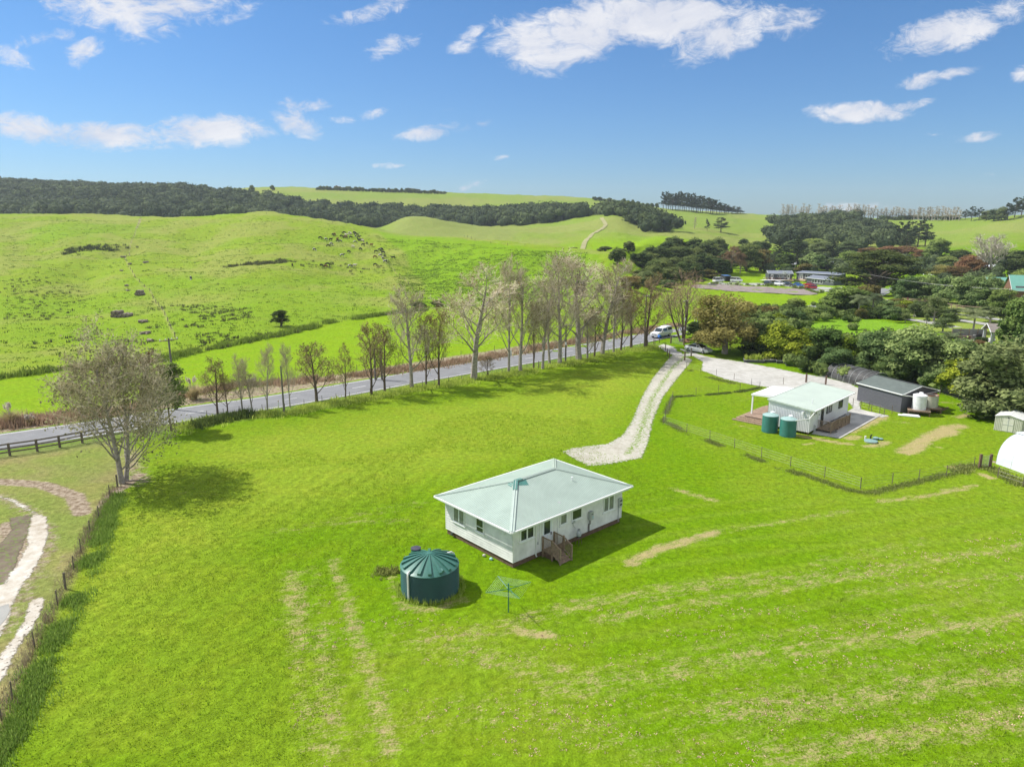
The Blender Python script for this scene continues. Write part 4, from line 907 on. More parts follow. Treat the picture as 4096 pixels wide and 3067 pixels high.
def first_row():
    for i, (bx, by, top, w, k) in enumerate(TREES_ROW):
        what = {'leafing': 'small leafy tree with a few bare stems', 'alder': 'bare brown-twigged tree', 'sapling': 'thin bare pale-stemmed sapling', 'poplar': 'tall bare poplar with pale grey twigs'}[k]
        plant_px('roadside_tree', 'poplar' if k == 'sapling' else k, i % (5 if k in ('poplar', 'sapling') else 3), bx, by, top, w * (1.38 if k == 'poplar' else 1.25), f'{what}, {nth(i)} from the left in the roadside row', 'bare trees in a row beside the road')
first_row()
plant_px('bare_tree', 'vase', 0, 2731, 1366, 1082, 270, 'big vase-shaped bare tree by the field gate behind the white hatchback car')
plant_px('bare_tree', 'bigbare', 0, 490, 1932, 1300, 590, 'largest bare tree with two grey trunks and sparse olive-brown leaves at the left paddock corner', rz=.2)
plant_px('roadside_tree', 'leafing', 1, 686, 1723, 1450, 150, 'green leafy young tree right of the big bare tree, nearer the power pole')
plant_px('roadside_tree', 'browning', 0, 627, 1730, 1400, 130, 'brown-leaved young tree half hidden behind the big bare tree')
plant_px('willow_tree', 'willow', 0, 2899, 1414, 1182, 265, 'golden-brown weeping willow beside the gravel yard right of the white hatchback car')
# dark trees on the far side by the road
HEDGE = [  # kind, base px, base row, top row, width, label
 ('dark', 2790, 1352, 1285, 90, 'low dark shrub between the vase-shaped bare tree and the willow'),
 ('dark', 3050, 1420, 1290, 170, 'dark green shrub tree right beside the willow'), ('lime', 3105, 1436, 1290, 150, 'glossy green shrub tree, second right of the willow'),
 ('lime', 3215, 1452, 1318, 150, 'yellow-green shrub behind the raised garden beds'), ('mid', 3290, 1462, 1308, 150, 'mid green shrub tree with reddish tips behind the raised garden beds'), ('lime', 3370, 1470, 1345, 130, 'yellow-green shrub just left of the round grey-green trees'),
 ('round', 3345, 1500, 1392, 120, 'low grey-green shrub behind the left end of the black shade tunnel'),
 ('round', 3500, 1508, 1328, 150, 'round grey-green tree directly behind the black shade tunnel'), ('round', 3655, 1530, 1305, 235, 'biggest round grey-green tree behind the dark shed'), ('round', 3560, 1530, 1420, 100, 'small grey-green shrub in front of the round trees behind the dark shed'),
 ('round', 3835, 1560, 1362, 190, 'grey-green tree right of the biggest round tree'), ('lime', 3845, 1580, 1440, 170, 'bright yellow-green shrub tree behind the pair of water tanks'),
 ('olive', 4010, 1660, 1370, 330, 'feathery olive-green tree above the cream garden shed'), ('olive', 4180, 1640, 1250, 280, 'tall feathery tree cut by the right edge above the cream garden shed'),
 ('mid', 4085, 1440, 1190, 200, 'dark green broadleaf tree at the right edge above the tiled pavilion'), ('round', 3730, 1560, 1470, 90, 'low grey-green shrub at the corner of the dark shed'),
 ('dark', 3900, 1475, 1400, 110, 'dark shrub between the tiled pavilion and the yellow-green shrub tree'), ('mid', 3620, 1400, 1330, 70, 'small shrub at the right end of the mown lawn'),
 ('greybush', 3255, 1480, 1448, 95, 'low grey-green bush at the end of the raised garden beds'),
]
for i, (k, bx, by, top, w, lab) in enumerate(HEDGE):
    plant_px('tree' if k not in ('greybush',) else 'bush', k, i % 3, bx, by, top, w * 1.1, lab, cat='tree' if k != 'greybush' else 'bush')
# garden belt above the mown lawn
belt = random.Random(3)
BELT = [('mid', 3370, 1260, 1145, 190, 'large broadleaf tree at the left of the garden belt above the lawn'), ('brownbush', 3470, 1215, 1140, 110, 'brownish tree beside the large broadleaf tree'), ('mid', 3180, 1248, 1190, 80, 'dark green tree in front of the road cutting')]
xs = [(2990, 1250, 50), (3030, 1262, 52), (3075, 1268, 60), (3110, 1295, 55), (3150, 1290, 60), (3195, 1285, 50), (3240, 1272, 60), (3300, 1266, 60), (3330, 1235, 60), (3440, 1268, 46), (3465, 1262, 50), (3520, 1268, 56), (3560, 1270, 60), (3130, 1320, 60), (3060, 1300, 60), (3000, 1285, 60), (3600, 1255, 50), (3625, 1240, 50), (3490, 1236, 44), (3540, 1240, 50), (2975, 1320, 70), (3035, 1345, 80), (3420, 1240, 50), (3590, 1228, 44)]
for i, (bx, by, w) in enumerate(xs):
    k = ['mid', 'bush', 'brownbush', 'limebush', 'bush', 'greybush', 'mid'][i % 7]; BELT.append((k, bx, by + 8, by - w * .75, w * 1.25, None))
BELT.sort(key=lambda b: b[1])
for i, (k, bx, by, top, w, lab) in enumerate(BELT):
    col_ = {'mid': 'mid green', 'bush': 'dark green', 'brownbush': 'brownish', 'limebush': 'yellow-green', 'greybush': 'grey-green'}[k]
    plant_px('shrub', k, i % 2, bx, by, top, w, lab or f'{col_} shrub in the garden belt round the lawn, {nth(i)} from the left', 'shrubs of the garden belt round the lawn', 'shrub')
for bx, by, top, w, lab in ((3431, 1272, 1178, 80, 'palm with pale trunk left of the two above the lawn'), (3487, 1262, 1170, 80, 'palm with pale trunk right of the two above the lawn'), (3890, 1330, 1235, 120, 'feathery palm in front of the village path'), (3790, 1440, 1325, 95, 'silvery palm in front of the slatted garden wall'), (3340, 1085, 1030, 60, 'dark palm behind the grey school')):
    plant_px('palm_tree', 'palm', 0, bx, by, top, w, lab, cat='palm')
OL = [(3655, 1270, 1210, 55), (3680, 1268, 1205, 60), (3735, 1285, 1185, 90), (3765, 1260, 1225, 50), (3620, 1290, 1252, 40), (3815, 1275, 1232, 80), (3880, 1265, 1228, 60), (3960, 1290, 1225, 90), (4010, 1290, 1232, 80), (3705, 1300, 1255, 26), (3770, 1330, 1270, 80)]
for i, (bx, by, top, w) in enumerate(sorted(OL)): plant_px('olive_tree', 'olivegrey', i % 2, bx, by, top, w, f'small grey olive tree beside the village paths, {nth(i)} from the left', 'olive trees beside the village paths')
# village and school trees
V = [('macrocarpa', 3500, 1185, 1002, 290, 'huge dark spreading macrocarpa right of the grey school'), ('round', 3630, 1205, 1105, 90, 'rounded green tree right of the macrocarpa'), ('round', 3700, 1205, 1100, 100, 'second rounded green tree of the rail fence group'),
 ('round', 3790, 1215, 1108, 100, 'third rounded green tree of the rail fence group'), ('round', 3860, 1225, 1105, 110, 'fourth rounded green tree of the rail fence group'), ('round', 3940, 1230, 1102, 110, 'fifth rounded green tree of the rail fence group'), ('round', 3600, 1190, 1120, 70, 'shaded green tree under the right side of the macrocarpa'),
 ('mid', 4010, 1240, 1155, 100, 'green tree in front of the green-roofed barn'), ('whitetree', 3965, 1115, 935, 160, 'large bare white-barked tree at the right'),
 ('rust', 3870, 1110, 1020, 90, 'rust-orange tree left of the bare white tree'), ('rust', 3825, 1120, 1065, 80, 'lower rust-brown tree left of the bare white tree'), ('rust', 3905, 1115, 1040, 80, 'rust-brown tree right behind the bare white tree'), ('rust', 3690, 1040, 998, 70, 'brown rounded tree below the pine group'),
 ('mid', 3745, 1040, 955, 85, 'tall yellow-green tree right of the pine group'), ('willow', 3760, 1110, 1060, 90, 'pale golden bush right of the white cottage'), ('dark', 3835, 1050, 998, 80, 'dark tree on the slope left of the rust-orange tree'),
 ('dark', 4040, 1080, 1000, 110, 'dark tree right of the bare white tree'), ('dark', 4100, 1120, 1030, 120, 'dark tree at the right edge in front of the hill'), ('mid', 4080, 1180, 1080, 120, 'green tree behind the green-roofed barn'),
 ('norfolk', 3110, 1068, 950, 70, 'left Norfolk pine behind the school'), ('norfolk', 3185, 1072, 948, 80, 'middle Norfolk pine behind the school'), ('norfolk', 3330, 1050, 960, 60, 'right Norfolk pine behind the school'),
 ('brownbush', 3040, 1085, 998, 85, 'tall brown rounded tree behind the school playground'), ('dark', 2985, 1085, 975, 110, 'dark tree left of the tall brown tree behind the playground'), ('dark', 3140, 1080, 1010, 70, 'dark rounded tree between the Norfolk pines'), ('mid', 3140, 1088, 1055, 40, 'small light tree behind the school roof'),
 ('greybush', 3245, 1085, 1015, 90, 'grey-green rounded tree behind the school'), ('olive', 3290, 1040, 965, 100, 'pale olive tree behind the school'), ('olive', 3395, 1020, 965, 90, 'pale yellowish dome-shaped tree in the village'), ('mid', 3390, 1075, 1005, 100, 'green flat-topped tree in the village'),
 ('dark', 3290, 1075, 1035, 60, 'small dark tree in front of the white village house'), ('brownbush', 3220, 1090, 1055, 80, 'low brown shrub directly behind the school roof'),
 ('rust', 3480, 1035, 990, 90, 'reddish bare tree below the pines, left one'), ('rust', 3555, 1035, 985, 100, 'reddish bare tree below the pines, middle one'), ('rust', 3620, 1035, 985, 90, 'reddish bare tree below the pines, right one'), ('browning', 2925, 1090, 985, 90, 'reddish bare tree left of the tall brown tree'), ('browning', 2960, 1095, 1010, 60, 'smaller reddish bare tree left of the tall brown tree'),
 ('olive', 3180, 1010, 960, 90, 'pale green tree on the hill foot behind the Norfolk pines'), ('mid', 3250, 1000, 955, 100, 'green tree on the hill foot right of the pale green one'), ('dark', 3050, 1015, 965, 60, 'dark tree on the hill foot left of the Norfolk pines'),
 ('dark', 3470, 1120, 1050, 110, 'dark lower tree at the left foot of the macrocarpa'), ('olive', 3640, 1085, 1040, 110, 'spreading green tree left of the white cottage'), ('mid', 3790, 1060, 1025, 80, 'bright green shrub right of the yellow-green tree')]
for i, (k, bx, by, top, w, lab) in enumerate(V): plant_px('tree' if k != 'norfolk' else 'conifer', k, i % (2 if k in ('norfolk', 'macrocarpa', 'whitetree') else 3) if k not in ('macrocarpa', 'whitetree') else 0, bx, by, top, w * 1.12, lab)
# dark native grove left of the school
rs = random.Random(8); GR = []
for (x0, x1, y0, y1, n) in ((2560, 2920, 1040, 1075, 10), (2580, 2880, 1075, 1110, 9), (2560, 2790, 1110, 1135, 7), (2640, 2900, 1015, 1035, 6)):
    for j in range(n): GR.append((x0 + (x1 - x0) * (j + rs.uniform(.1, .9)) / n, rs.uniform(y0, y1)))
GR.sort(key=lambda g: -g[1])
GR.sort(key=lambda g: g[0])
for i, (bx, by) in enumerate(GR): plant_px('native_tree', 'dark', i % 3, bx, by, by - rs.uniform(58, 82), rs.uniform(75, 105), f'dark native tree of the dense grove left of the school, {nth(i)} from the left', 'dark native trees of the grove left of the school')
for i, (bx, by, top, w, k, lab) in enumerate([(2468, 1058, 990, 64, 'dark', 'lone dark round tree on the slope left of the grove'), (2514, 1010, 965, 46, 'dark', 'dark tree on the crest left of the grove'), (2420, 1003, 985, 60, 'bush', 'low dark bush on the crest behind the poplars'), (2532, 1050, 1012, 26, 'dark', 'small dark tree between the lone tree and the grove'),
      (1125, 1305, 1240, 74, 'macrocarpa', 'small flat-topped dark tree at the ditch in the left field'), (1672, 1235, 1205, 62, 'bush', 'dark round bush at the ditch, left of two'), (1748, 1226, 1200, 50, 'bush', 'dark round bush at the ditch, right of two'), (2320, 1185, 1115, 44, 'dark', 'dark shrub behind the poplar tops'), (2405, 1170, 1135, 34, 'bush', 'small bush behind the right-hand poplars'),
      (2590, 1150, 1085, 90, 'olive', 'olive-yellow tree at the foot of the grove'), (2520, 1160, 1105, 90, 'brownbush', 'grey-brown bush at the foot of the grove'), (2670, 1150, 1120, 70, 'greybush', 'grey-green bush beside the grassy mound'), (2740, 1108, 1065, 120, 'rust', 'rusty shrub mass in front of the grove'), (2830, 1108, 1078, 90, 'brownbush', 'olive-brown shrub at the grove foot by the vans'), (2900, 1092, 1062, 60, 'mid', 'bright green round shrub left of the black shed'),
      (2777, 916, 868, 22, 'skyrow', 'bare tree on the far green slope, left of three'), (2828, 926, 876, 20, 'pine', 'thin pine on the far green slope, middle of three'), (2883, 930, 870, 60, 'pine', 'spreading pine pair on the far green slope, right of three'), (2975, 985, 955, 44, 'bush', 'dark bush clump on the far slope above the grove'), (3030, 990, 965, 50, 'bush', 'second dark bush clump on the far slope above the grove')]):
    plant_px('tree' if k not in ('bush', 'greybush', 'brownbush') else 'bush', k, 0 if k == 'macrocarpa' else i % 2, bx, by, top, w * 1.1, lab, cat='tree' if 'ush' not in k else 'bush')
# hilltop pines and rows
rs = random.Random(21)
PX = []
for j in range(34):
    t = (j + rs.uniform(.2, .8)) / 34; PX.append((2650 + 315 * t, 834 + 18 * min(1, t * 1.7), 768 + 78 * max(0, t - .25) ** 1.25 * 1.25))
for i, (bx, by, top) in enumerate(PX):
    p = hit(bx, by + 2); plant('pine_tree', 'pine', i % 3, p, max(3.5, height_at(p, top + rs.uniform(-4, 8))), rs.uniform(10, 15), f'wind-bent dark pine in the hilltop clump, {nth(i)} from the left', 'tree', 'dark pines of the hilltop clump')
ROWX = [3130, 3142, 3152, 3166, 3178, 3200, 3210, 3222, 3232] + [3270 + 11.5 * k + rs.uniform(-3, 3) for k in range(8)] + [3385 + 12.2 * k + rs.uniform(-3, 3) for k in range(38)]
for i, bx in enumerate(ROWX):
    by = 868 + (bx - 3130) * .017; p = hit(bx, by + 3); hgt = max(6, height_at(p, (822 if bx < 3500 else 832) + rs.uniform(-8, 8)))
    plant('shelter_tree', 'skyrow', i % 3, p, hgt, rs.uniform(7.5, 10.5), f'bare wind-leaning shelterbelt tree on the right skyline, {nth(i)} from the left', 'tree', 'bare shelterbelt trees on the right skyline', rz=rs.uniform(-.5, .5))
R_ = [(3335 + 16 * k, 866 + k * .6, 9) for k in range(0, 4)] + [(3530 + 24 * k, 878 + rs.uniform(-1, 1), 14) for k in range(13)]
for i, (bx, by, hh) in enumerate(R_):
    p = hit(bx, by + 1); plant('hedge_bush', 'bush', i % 2, p, rs.uniform(3.5, 5), rs.uniform(9, 13), f'low dark hedge bush under the skyline trees, {nth(i)} from the left', 'bush', 'hedge bushes under the skyline shelterbelt')
PR = [(3860, 878, 838, 34), (3885, 880, 826, 40), (3915, 880, 830, 40), (3945, 880, 842, 46), (3975, 880, 836, 46), (4005, 880, 828, 44), (4030, 876, 812, 50), (4058, 868, 790, 56), (4085, 862, 784, 60), (4110, 858, 790, 60)]
for i, (bx, by, top, w) in enumerate(PR): plant_px('pine_tree', 'pine' if i not in (3, 4, 5) else 'olive', i % 2, bx, by + 2, top, w, f'{"tall dark pine" if i not in (3, 4, 5) else "dull olive tree"} at the right end of the skyline, {nth(i)} from the left', 'trees at the right end of the skyline')
PG = [(3600, 985, 888, 60), (3640, 985, 885, 60), (3670, 990, 880, 70), (3700, 985, 895, 60), (3625, 1000, 920, 50)]
for i, (bx, by, top, w) in enumerate(sorted(PG)): plant_px('pine_tree', 'pine', i % 3, bx, by, top, w * 1.2, f'tall pine of the open group on the right hill slope, {nth(i)} from the left', 'pines of the open group on the right slope')
# skyline trees far left to centre
SK = [(960, 762, 12), (1010, 763, 20), (1090, 757, 16)]; SK += [(1270 + 13 * k, 757 + .4 * k, rs.uniform(8, 16)) for k in range(40)] + [(2380 + 19 * k, 798 + k * 2.3, rs.uniform(9, 18)) for k in range(14)]
for i, (bx, by, hpx) in enumerate(SK):
    p = hit(bx, by + 4); w = width_at(p, rs.uniform(14, 26)); plant('skyline_tree', 'bush', i % 2, p, max(4, hpx * 1200 / 2870), w, f'tiny dark tree on the far farm skyline, {nth(i)} from the left', 'tree', 'tiny trees along the far farm skyline')

# ------------------------------------------------------------ native forest as one mass
def forest(name, polys, n, seed, rmin, rmax, m=LM_forest, leaves=95, height=(6, 14), lab=None):
    rg = np.random.default_rng(seed); pts = []
    for poly in polys:
        X = [p[0] for p in poly]; Y = [p[1] for p in poly]; k = n // len(polys); x = rg.uniform(min(X), max(X), k * 6); y = rg.uniform(min(Y), max(Y), k * 6); d = sdf(poly, x, y) + rg.normal(0, 6, len(x)); s = d > 0
        pts.append(np.stack([x[s], y[s]], 1)[:k])
    p = np.concatenate(pts); z = terrain(p[:, 0], p[:, 1]); N_ = len(p); r = rg.uniform(rmin, rmax, N_) * (.8 + .5 * rg.random(N_) ** 2); h = rg.uniform(height[0], height[1], N_)
    # leaf clumps over every dome
    k = np.repeat(np.arange(N_), leaves); M_ = len(k); d = rg.normal(0, 1, (M_, 3)); d[:, 2] = np.abs(d[:, 2]) * .9 - .15; d /= np.linalg.norm(d, axis=1)[:, None]
    lump = 1 + .22 * np.sin(d[:, 0] * 5 + k) * np.cos(d[:, 1] * 5 + 2 * k)
    cen = np.stack([p[k, 0] + d[:, 0] * r[k] * lump, p[k, 1] + d[:, 1] * r[k] * lump, z[k] + h[k] - r[k] * .75 + d[:, 2] * r[k] * .75 * lump], 1)
    q = leaf_quads(cen, d, r[k] * .165, rg, .7, .6); tone = rg.random(N_) ** 1.6; v = np.clip(tone[k] * .75 + rg.normal(.12, .12, M_), 0, 1)
    ball = MB().ball((0, 0, 0), 1, 7, 5); bv = np.array(ball.v); nb = len(bv); cv = (bv[None] * np.stack([r * .86, r * .86, r * .7], 1)[:, None, :] + np.stack([p[:, 0], p[:, 1], z + h - r * .75], 1)[:, None, :]).reshape(-1, 3)
    tri = [f for f in ball.f if len(f) == 3]; qd = [f for f in ball.f if len(f) == 4]; o = M_ * 4; off = (np.arange(N_) * nb)[:, None, None] + o
    lt = (np.array(tri)[None] + off).reshape(-1); lq = (np.array(qd)[None] + off).reshape(-1)
    loops = np.concatenate([np.arange(M_ * 4), lt, lq]); sizes = np.concatenate([np.full(M_, 4), np.full(N_ * len(tri), 3), np.full(N_ * len(qd), 4)])
    fv = np.concatenate([v, np.repeat(tone * .5, len(tri)), np.repeat(tone * .5, len(qd))])
    o = mesh_np(name, np.concatenate([q.reshape(-1, 3), cv]), loops, sizes, m, attrs=[('v', 'FLOAT', 'FACE', fv)])
    return tag(o, lab, 'forest' if lab else None, kind='stuff')
def lat(px, Y): return (px - CX) / F_PX / 1.02 * Y
def band(pts): return [(lat(px, Y), Y) for px, Y in pts]
M_f3 = leaf_mat('garden_leaves', (.055, .09, .022), (.25, .32, .09), objrand=0, trans=.2)
forest('native_forest', [band([(-700, 690), (300, 690), (820, 700), (1300, 720), (1560, 745), (1560, 850), (1300, 850), (1100, 880), (900, 940), (700, 1060), (300, 1190), (-700, 1190)])], 3300, 3, 6, 10, lab='dark native bush covering the far hillside on the left')
def px_poly(pts): return [(p.x, p.y) for p in HL(pts)]
forest('native_forest', [band([(1480, 770), (1800, 790), (2110, 740), (2320, 715), (2330, 770), (2150, 850), (1900, 865), (1650, 860), (1480, 850)])], 900, 5, 5.5, 9, lab='dark bush running down the middle valley to the ridge track')
forest('native_forest', [band([(2400, 735), (2520, 640), (2600, 560), (2650, 600), (2640, 700), (2560, 800), (2420, 790)])], 260, 7, 5, 7.5, lab='wedge of dark bush right of the ridge track')
M_f2 = leaf_mat('plantation_leaves', (.045, .066, .030), (.15, .19, .075), objrand=0, trans=.15)
forest('hill_plantation', [px_poly([(3080, 975), (3110, 900), (3200, 890), (3330, 895), (3500, 915), (3600, 955), (3570, 1000), (3480, 1010), (3350, 985), (3200, 972)])], 210, 9, 4.5, 7, M_f2, 150, (8, 11), 'belt of dark trees across the right hill above the village')
forest('hill_plantation', [px_poly([(3300, 885), (3340, 872), (3430, 872), (3440, 884), (3380, 892)])], 26, 12, 5, 6.5, M_f2, 110, (8, 11), 'separate dark tree clump on the right hilltop')
forest('garden_planting', [px_poly([(2960, 1330), (2985, 1248), (3120, 1262), (3300, 1250), (3480, 1232), (3640, 1225), (3630, 1262), (3500, 1270), (3320, 1264), (3190, 1290), (3110, 1322), (3040, 1352)])], 330, 33, .9, 1.7, M_f3, 90, (1.2, 2.6), 'dense low planting of the garden belt round the lawn')
forest('hedge_undergrowth', [px_poly([(3020, 1385), (3100, 1395), (3380, 1420), (3620, 1460), (3900, 1500), (4096, 1560), (4096, 1610), (3850, 1560), (3700, 1520), (3500, 1496), (3300, 1462), (3180, 1440), (3040, 1418)])], 260, 34, 1.1, 2.2, M_f3, 110, (1.6, 3.4), 'dark undergrowth filling between the trees behind the yard fence')
forest('village_shrubs', [px_poly([(3000, 1090), (3020, 1030), (3300, 1020), (3500, 1040), (3900, 1040), (4200, 1060), (4300, 1160), (3900, 1140), (3550, 1100), (3300, 1100)])], 120, 14, 2.4, 4.2, M_f2, 90, (3, 5.5), 'low mixed shrubs filling the village gardens')

# ------------------------------------------------------------ rank grass, verge weeds, rushes
def blades(name, pts, h, w, m, per=14, seed=1, spread=.35, lab=None, cat=None, lean=.55, hv=.4, kind='stuff', wig=0):
    rg = np.random.default_rng(seed); P = np.asarray(pts, float); n = len(P); hh = np.asarray(h) * np.ones(n) * (1 + rg.normal(0, hv, n)).clip(.35, 1.8)
    k = np.repeat(np.arange(n), per); M_ = len(k); base = np.stack([P[k, 0] + rg.normal(0, spread, M_), P[k, 1] + rg.normal(0, spread, M_)], 1); z = P[k, 2] - .03
    a = rg.uniform(0, 6.28, M_); le = rg.uniform(.1, lean, M_) * hh[k]; H_ = hh[k] * rg.uniform(.6, 1.1, M_); wv = w * rg.uniform(.6, 1.3, M_)
    dx, dy = np.cos(a), np.sin(a); b1 = np.stack([base[:, 0] - dy * wv, base[:, 1] + dx * wv, z], 1); b2 = np.stack([base[:, 0] + dy * wv, base[:, 1] - dx * wv, z], 1)
    m1 = np.stack([base[:, 0] + dx * le * .35 + dy * wv * .8, base[:, 1] + dy * le * .35 - dx * wv * .8, z + H_ * .65], 1); m0 = np.stack([base[:, 0] + dx * le * .35 - dy * wv * .8, base[:, 1] + dy * le * .35 + dx * wv * .8, z + H_ * .65], 1)
    t = np.stack([base[:, 0] + dx * le, base[:, 1] + dy * le, z + H_], 1)
    v = np.stack([b1, b2, m1, m0, t], 1).reshape(-1, 3); o = (np.arange(M_) * 5)[:, None]
    loops = np.concatenate([o + np.array([[0, 1, 2, 3]]), o + np.array([[3, 2, 4]])], 1).ravel(); sizes = np.tile([4, 3], M_)
    val = np.clip(rg.normal(.5, .22, M_) + (rg.random(n)[k] - .5) * .5, 0, 1)
    ob = mesh_np(name, v, loops, sizes, m, attrs=[('v', 'FLOAT', 'FACE', np.repeat(val, 2))]); return tag(ob, lab, cat, kind=kind)
def along(line, n, w, seed, off=0.0, clump=None):
    rg = np.random.default_rng(seed); L_ = [Vector((p[0], p[1], 0)) for p in line]; seg = np.array([(b - a).length for a, b in zip(L_[:-1], L_[1:])]); cs = np.concatenate([[0], np.cumsum(seg)]); s = rg.uniform(0, cs[-1], n); out = []
    for t in s:
        i = min(int(np.searchsorted(cs, t) - 1), len(seg) - 1); i = max(i, 0); f = (t - cs[i]) / seg[i]; p = L_[i].lerp(L_[i + 1], f); d = (L_[i + 1] - L_[i]).normalized(); q = p + Vector((-d.y, d.x, 0)) * (off + rg.normal(0, w)); out.append((q.x, q.y))
    out = np.array(out)
    if clump: out = out[fbm(out[:, 0] / 2.4, out[:, 1] / 2.4, seed + 50, 3) > clump]
    return np.column_stack([out, terrain(out[:, 0], out[:, 1])])
s6b = lambda a, b: (a * .765, 1800 + b * .765)
GL = HL([s6b(*p) for p in ((628, 230), (570, 330), (530, 440), (490, 560), (440, 660), (400, 760), (340, 870), (280, 990), (225, 1120), (165, 1270), (110, 1400), (50, 1530), (-60, 1700))])
RGp = along(GL, 2300, .32, 1); RGp = RGp[fbm(RGp[:, 0] / 1.6, RGp[:, 1] / 1.6, 77, 3) > .40]
blades('rank_grass', RGp, .26, .020, LM_grass, 15, 1, .24, 'tall rank grass growing along the left wire fence', 'grass')
blades('dry_grass', along(FENCE_LEFT, 420, .2, 2, -.1), .30, .014, LM_straw, 8, 2, .15, 'dry straw-coloured grass at the foot of the left wire fence', 'grass')
VERGE = HL([(640, 1745), (760, 1700), (900, 1675), (1000, 1665), (1140, 1655), (1300, 1620), (1480, 1592), (1600, 1572), (1700, 1550), (1900, 1520), (2100, 1490), (2300, 1450), (2500, 1410), (2620, 1388)])
blades('verge_grass', along(VERGE, 5600, .75, 4, clump=.42), .38, .03, LM_grass, 10, 4, .3, 'long grass of the verge under the roadside trees', 'grass')
blades('verge_weeds', along(HL([(780, 1705), (850, 1690), (930, 1672), (1010, 1660)]), 240, .5, 5), .6, .04, LM_weed, 14, 5, .3, 'dark flax and weeds on the verge beside the saplings', 'weeds')
BANK = [p for p in smooth_line(HL([(430, 1665), (700, 1590), (820, 1560), (1000, 1545), (1200, 1525), (1330, 1513), (1500, 1495), (1700, 1470), (1900, 1440), (2100, 1405), (2300, 1370), (2480, 1342), (2620, 1315), (2720, 1302)]), 3)]
blades('bank_scrub', along(BANK, 3600, .9, 6, clump=.42), .52, .04, LM_straw, 10, 6, .4, 'brown dry scrub on the bank along the far side of the road', 'scrub')
blades('bank_scrub', along(HL([(0, 1700), (130, 1690), (300, 1668), (430, 1650)]), 420, 1.0, 7), .8, .045, LM_straw, 10, 7, .4, 'brown scrub on the road bank at the left edge', 'scrub')
FN = [(2670, 1690), (2740, 1728), (2850, 1770), (2950, 1808), (3050, 1845), (3150, 1880), (3250, 1910), (3350, 1945), (3430, 1968), (3490, 1972), (3570, 1950), (3680, 1925), (3780, 1900), (3860, 1885)]
blades('fence_weeds', along(HL(FN), 1700, .18, 9, clump=.42), .13, .022, LM_weed, 10, 9, .2, 'line of rough weeds under the near wire fence of the cottage yard', 'weeds')
blades('fence_weeds', along(HL([(2690, 1588), (2760, 1583), (2860, 1577), (2950, 1568), (3010, 1558), (3040, 1550)]), 1100, .16, 10, clump=.36), .14, .025, LM_weed, 8, 10, .15, 'weeds under the short fence behind the verandah', 'weeds')
blades('fence_weeds', along(HL([(2655, 1690), (2668, 1640), (2690, 1590)]), 420, .16, 17, clump=.36), .14, .025, LM_weed, 8, 17, .15, 'weeds on the fence beside the gravel driveway', 'weeds')
blades('fence_weeds', along(HL([(2750, 1470), (2800, 1500), (2900, 1525), (3000, 1553), (3060, 1555)]), 500, .3, 11, clump=.54), .15, .03, LM_weed, 8, 11, .25, 'scruffy weeds along the edge of the gravel yard', 'weeds')
blades('fence_weeds', along(HL([(3830, 1890), (3880, 1862), (3950, 1870), (4010, 1895), (4096, 1945)]), 600, .35, 12, clump=.5), .18, .03, LM_weed, 9, 12, .2, 'rough weeds round the small wire gate', 'weeds')
TW = lambda x0, y0, n, s_: np.array([(x0 + math.cos(t * 6.283) * s_, y0 + math.sin(t * 6.283) * s_, 0) for t in np.random.default_rng(3).random(n)])
def clods():
    rg = np.random.default_rng(61); b = px_poly([(1150, 2380), (2000, 2480), (2700, 2380), (4300, 2080), (4600, 3300), (1400, 3300), (1150, 2900)]); X = [p[0] for p in b]; Y = [p[1] for p in b]; x = rg.uniform(min(X), max(X), 60000); y = rg.uniform(min(Y), max(Y), 60000); g = fbm(x / 3.0, y / 1.2, 62, 4); s = (sdf(b, x, y) > 0) & (g > .56); p = np.stack([x[s], y[s]], 1)[:2600]
    blades('dry_clods', np.column_stack([p, np.full(len(p), .02)]), .035, .028, leaf_mat('dry_clod_straw', (.34, .25, .15), (.58, .46, .30), trans=.1), 5, 61, .05, 'pale dry clods and straw scattered over the lower right field', 'clods', lean=1.6)
clods()
blades('tank_grass', TW(-4.97, 39.9, 170, 2.0), .28, .014, LM_grass, 9, 13, .10, 'tufts of grass round the foot of the big green tank', 'grass')
# clumps over the hill: rush tufts and hummocks catching light
def tufts_in(polys, n, seed, thr=.5):
    rg = np.random.default_rng(seed); out = []
    for poly in polys:
        X = [p[0] for p in poly]; Y = [p[1] for p in poly]; x = rg.uniform(min(X), max(X), n * 3); y = rg.uniform(min(Y), max(Y), n * 3); g = fbm(x / 18, y / 18, seed, 3); s = (sdf(poly, x, y) > 0) & (g > thr); out.append(np.stack([x[s], y[s]], 1)[:n])
    p = np.concatenate(out); return np.column_stack([p, terrain(p[:, 0], p[:, 1])])
blades('rush_tufts', tufts_in([px_poly([(0, 1100), (300, 1110), (400, 1290), (700, 1420), (0, 1500)]), px_poly([(560, 1200), (1200, 1270), (1200, 1340), (620, 1440), (560, 1300)])], 620, 15), .5, .06, LM_rush, 14, 15, .28, 'scattered dark rush tufts on the lower left hillside', 'rushes')
blades('rush_tufts', np.concatenate([along(HL([(900, 1070), (1010, 1058), (1150, 1045)]), 150, 1.5, 16), along(HL([(1210, 1065), (1300, 1060), (1420, 1068), (1560, 1075)]), 42, 6, 18)]), .8, .09, LM_rush, 14, 16, .45, 'band of dark rushes below the grazing herd', 'rushes')
blades('rush_tufts', np.concatenate([along(HL([(250, 1015), (370, 1000), (430, 980)]), 170, 5.5, 19)]), .9, .1, LM_rush, 14, 19, .5, 'patch of dark rushes in the hollow at the upper left', 'rushes')
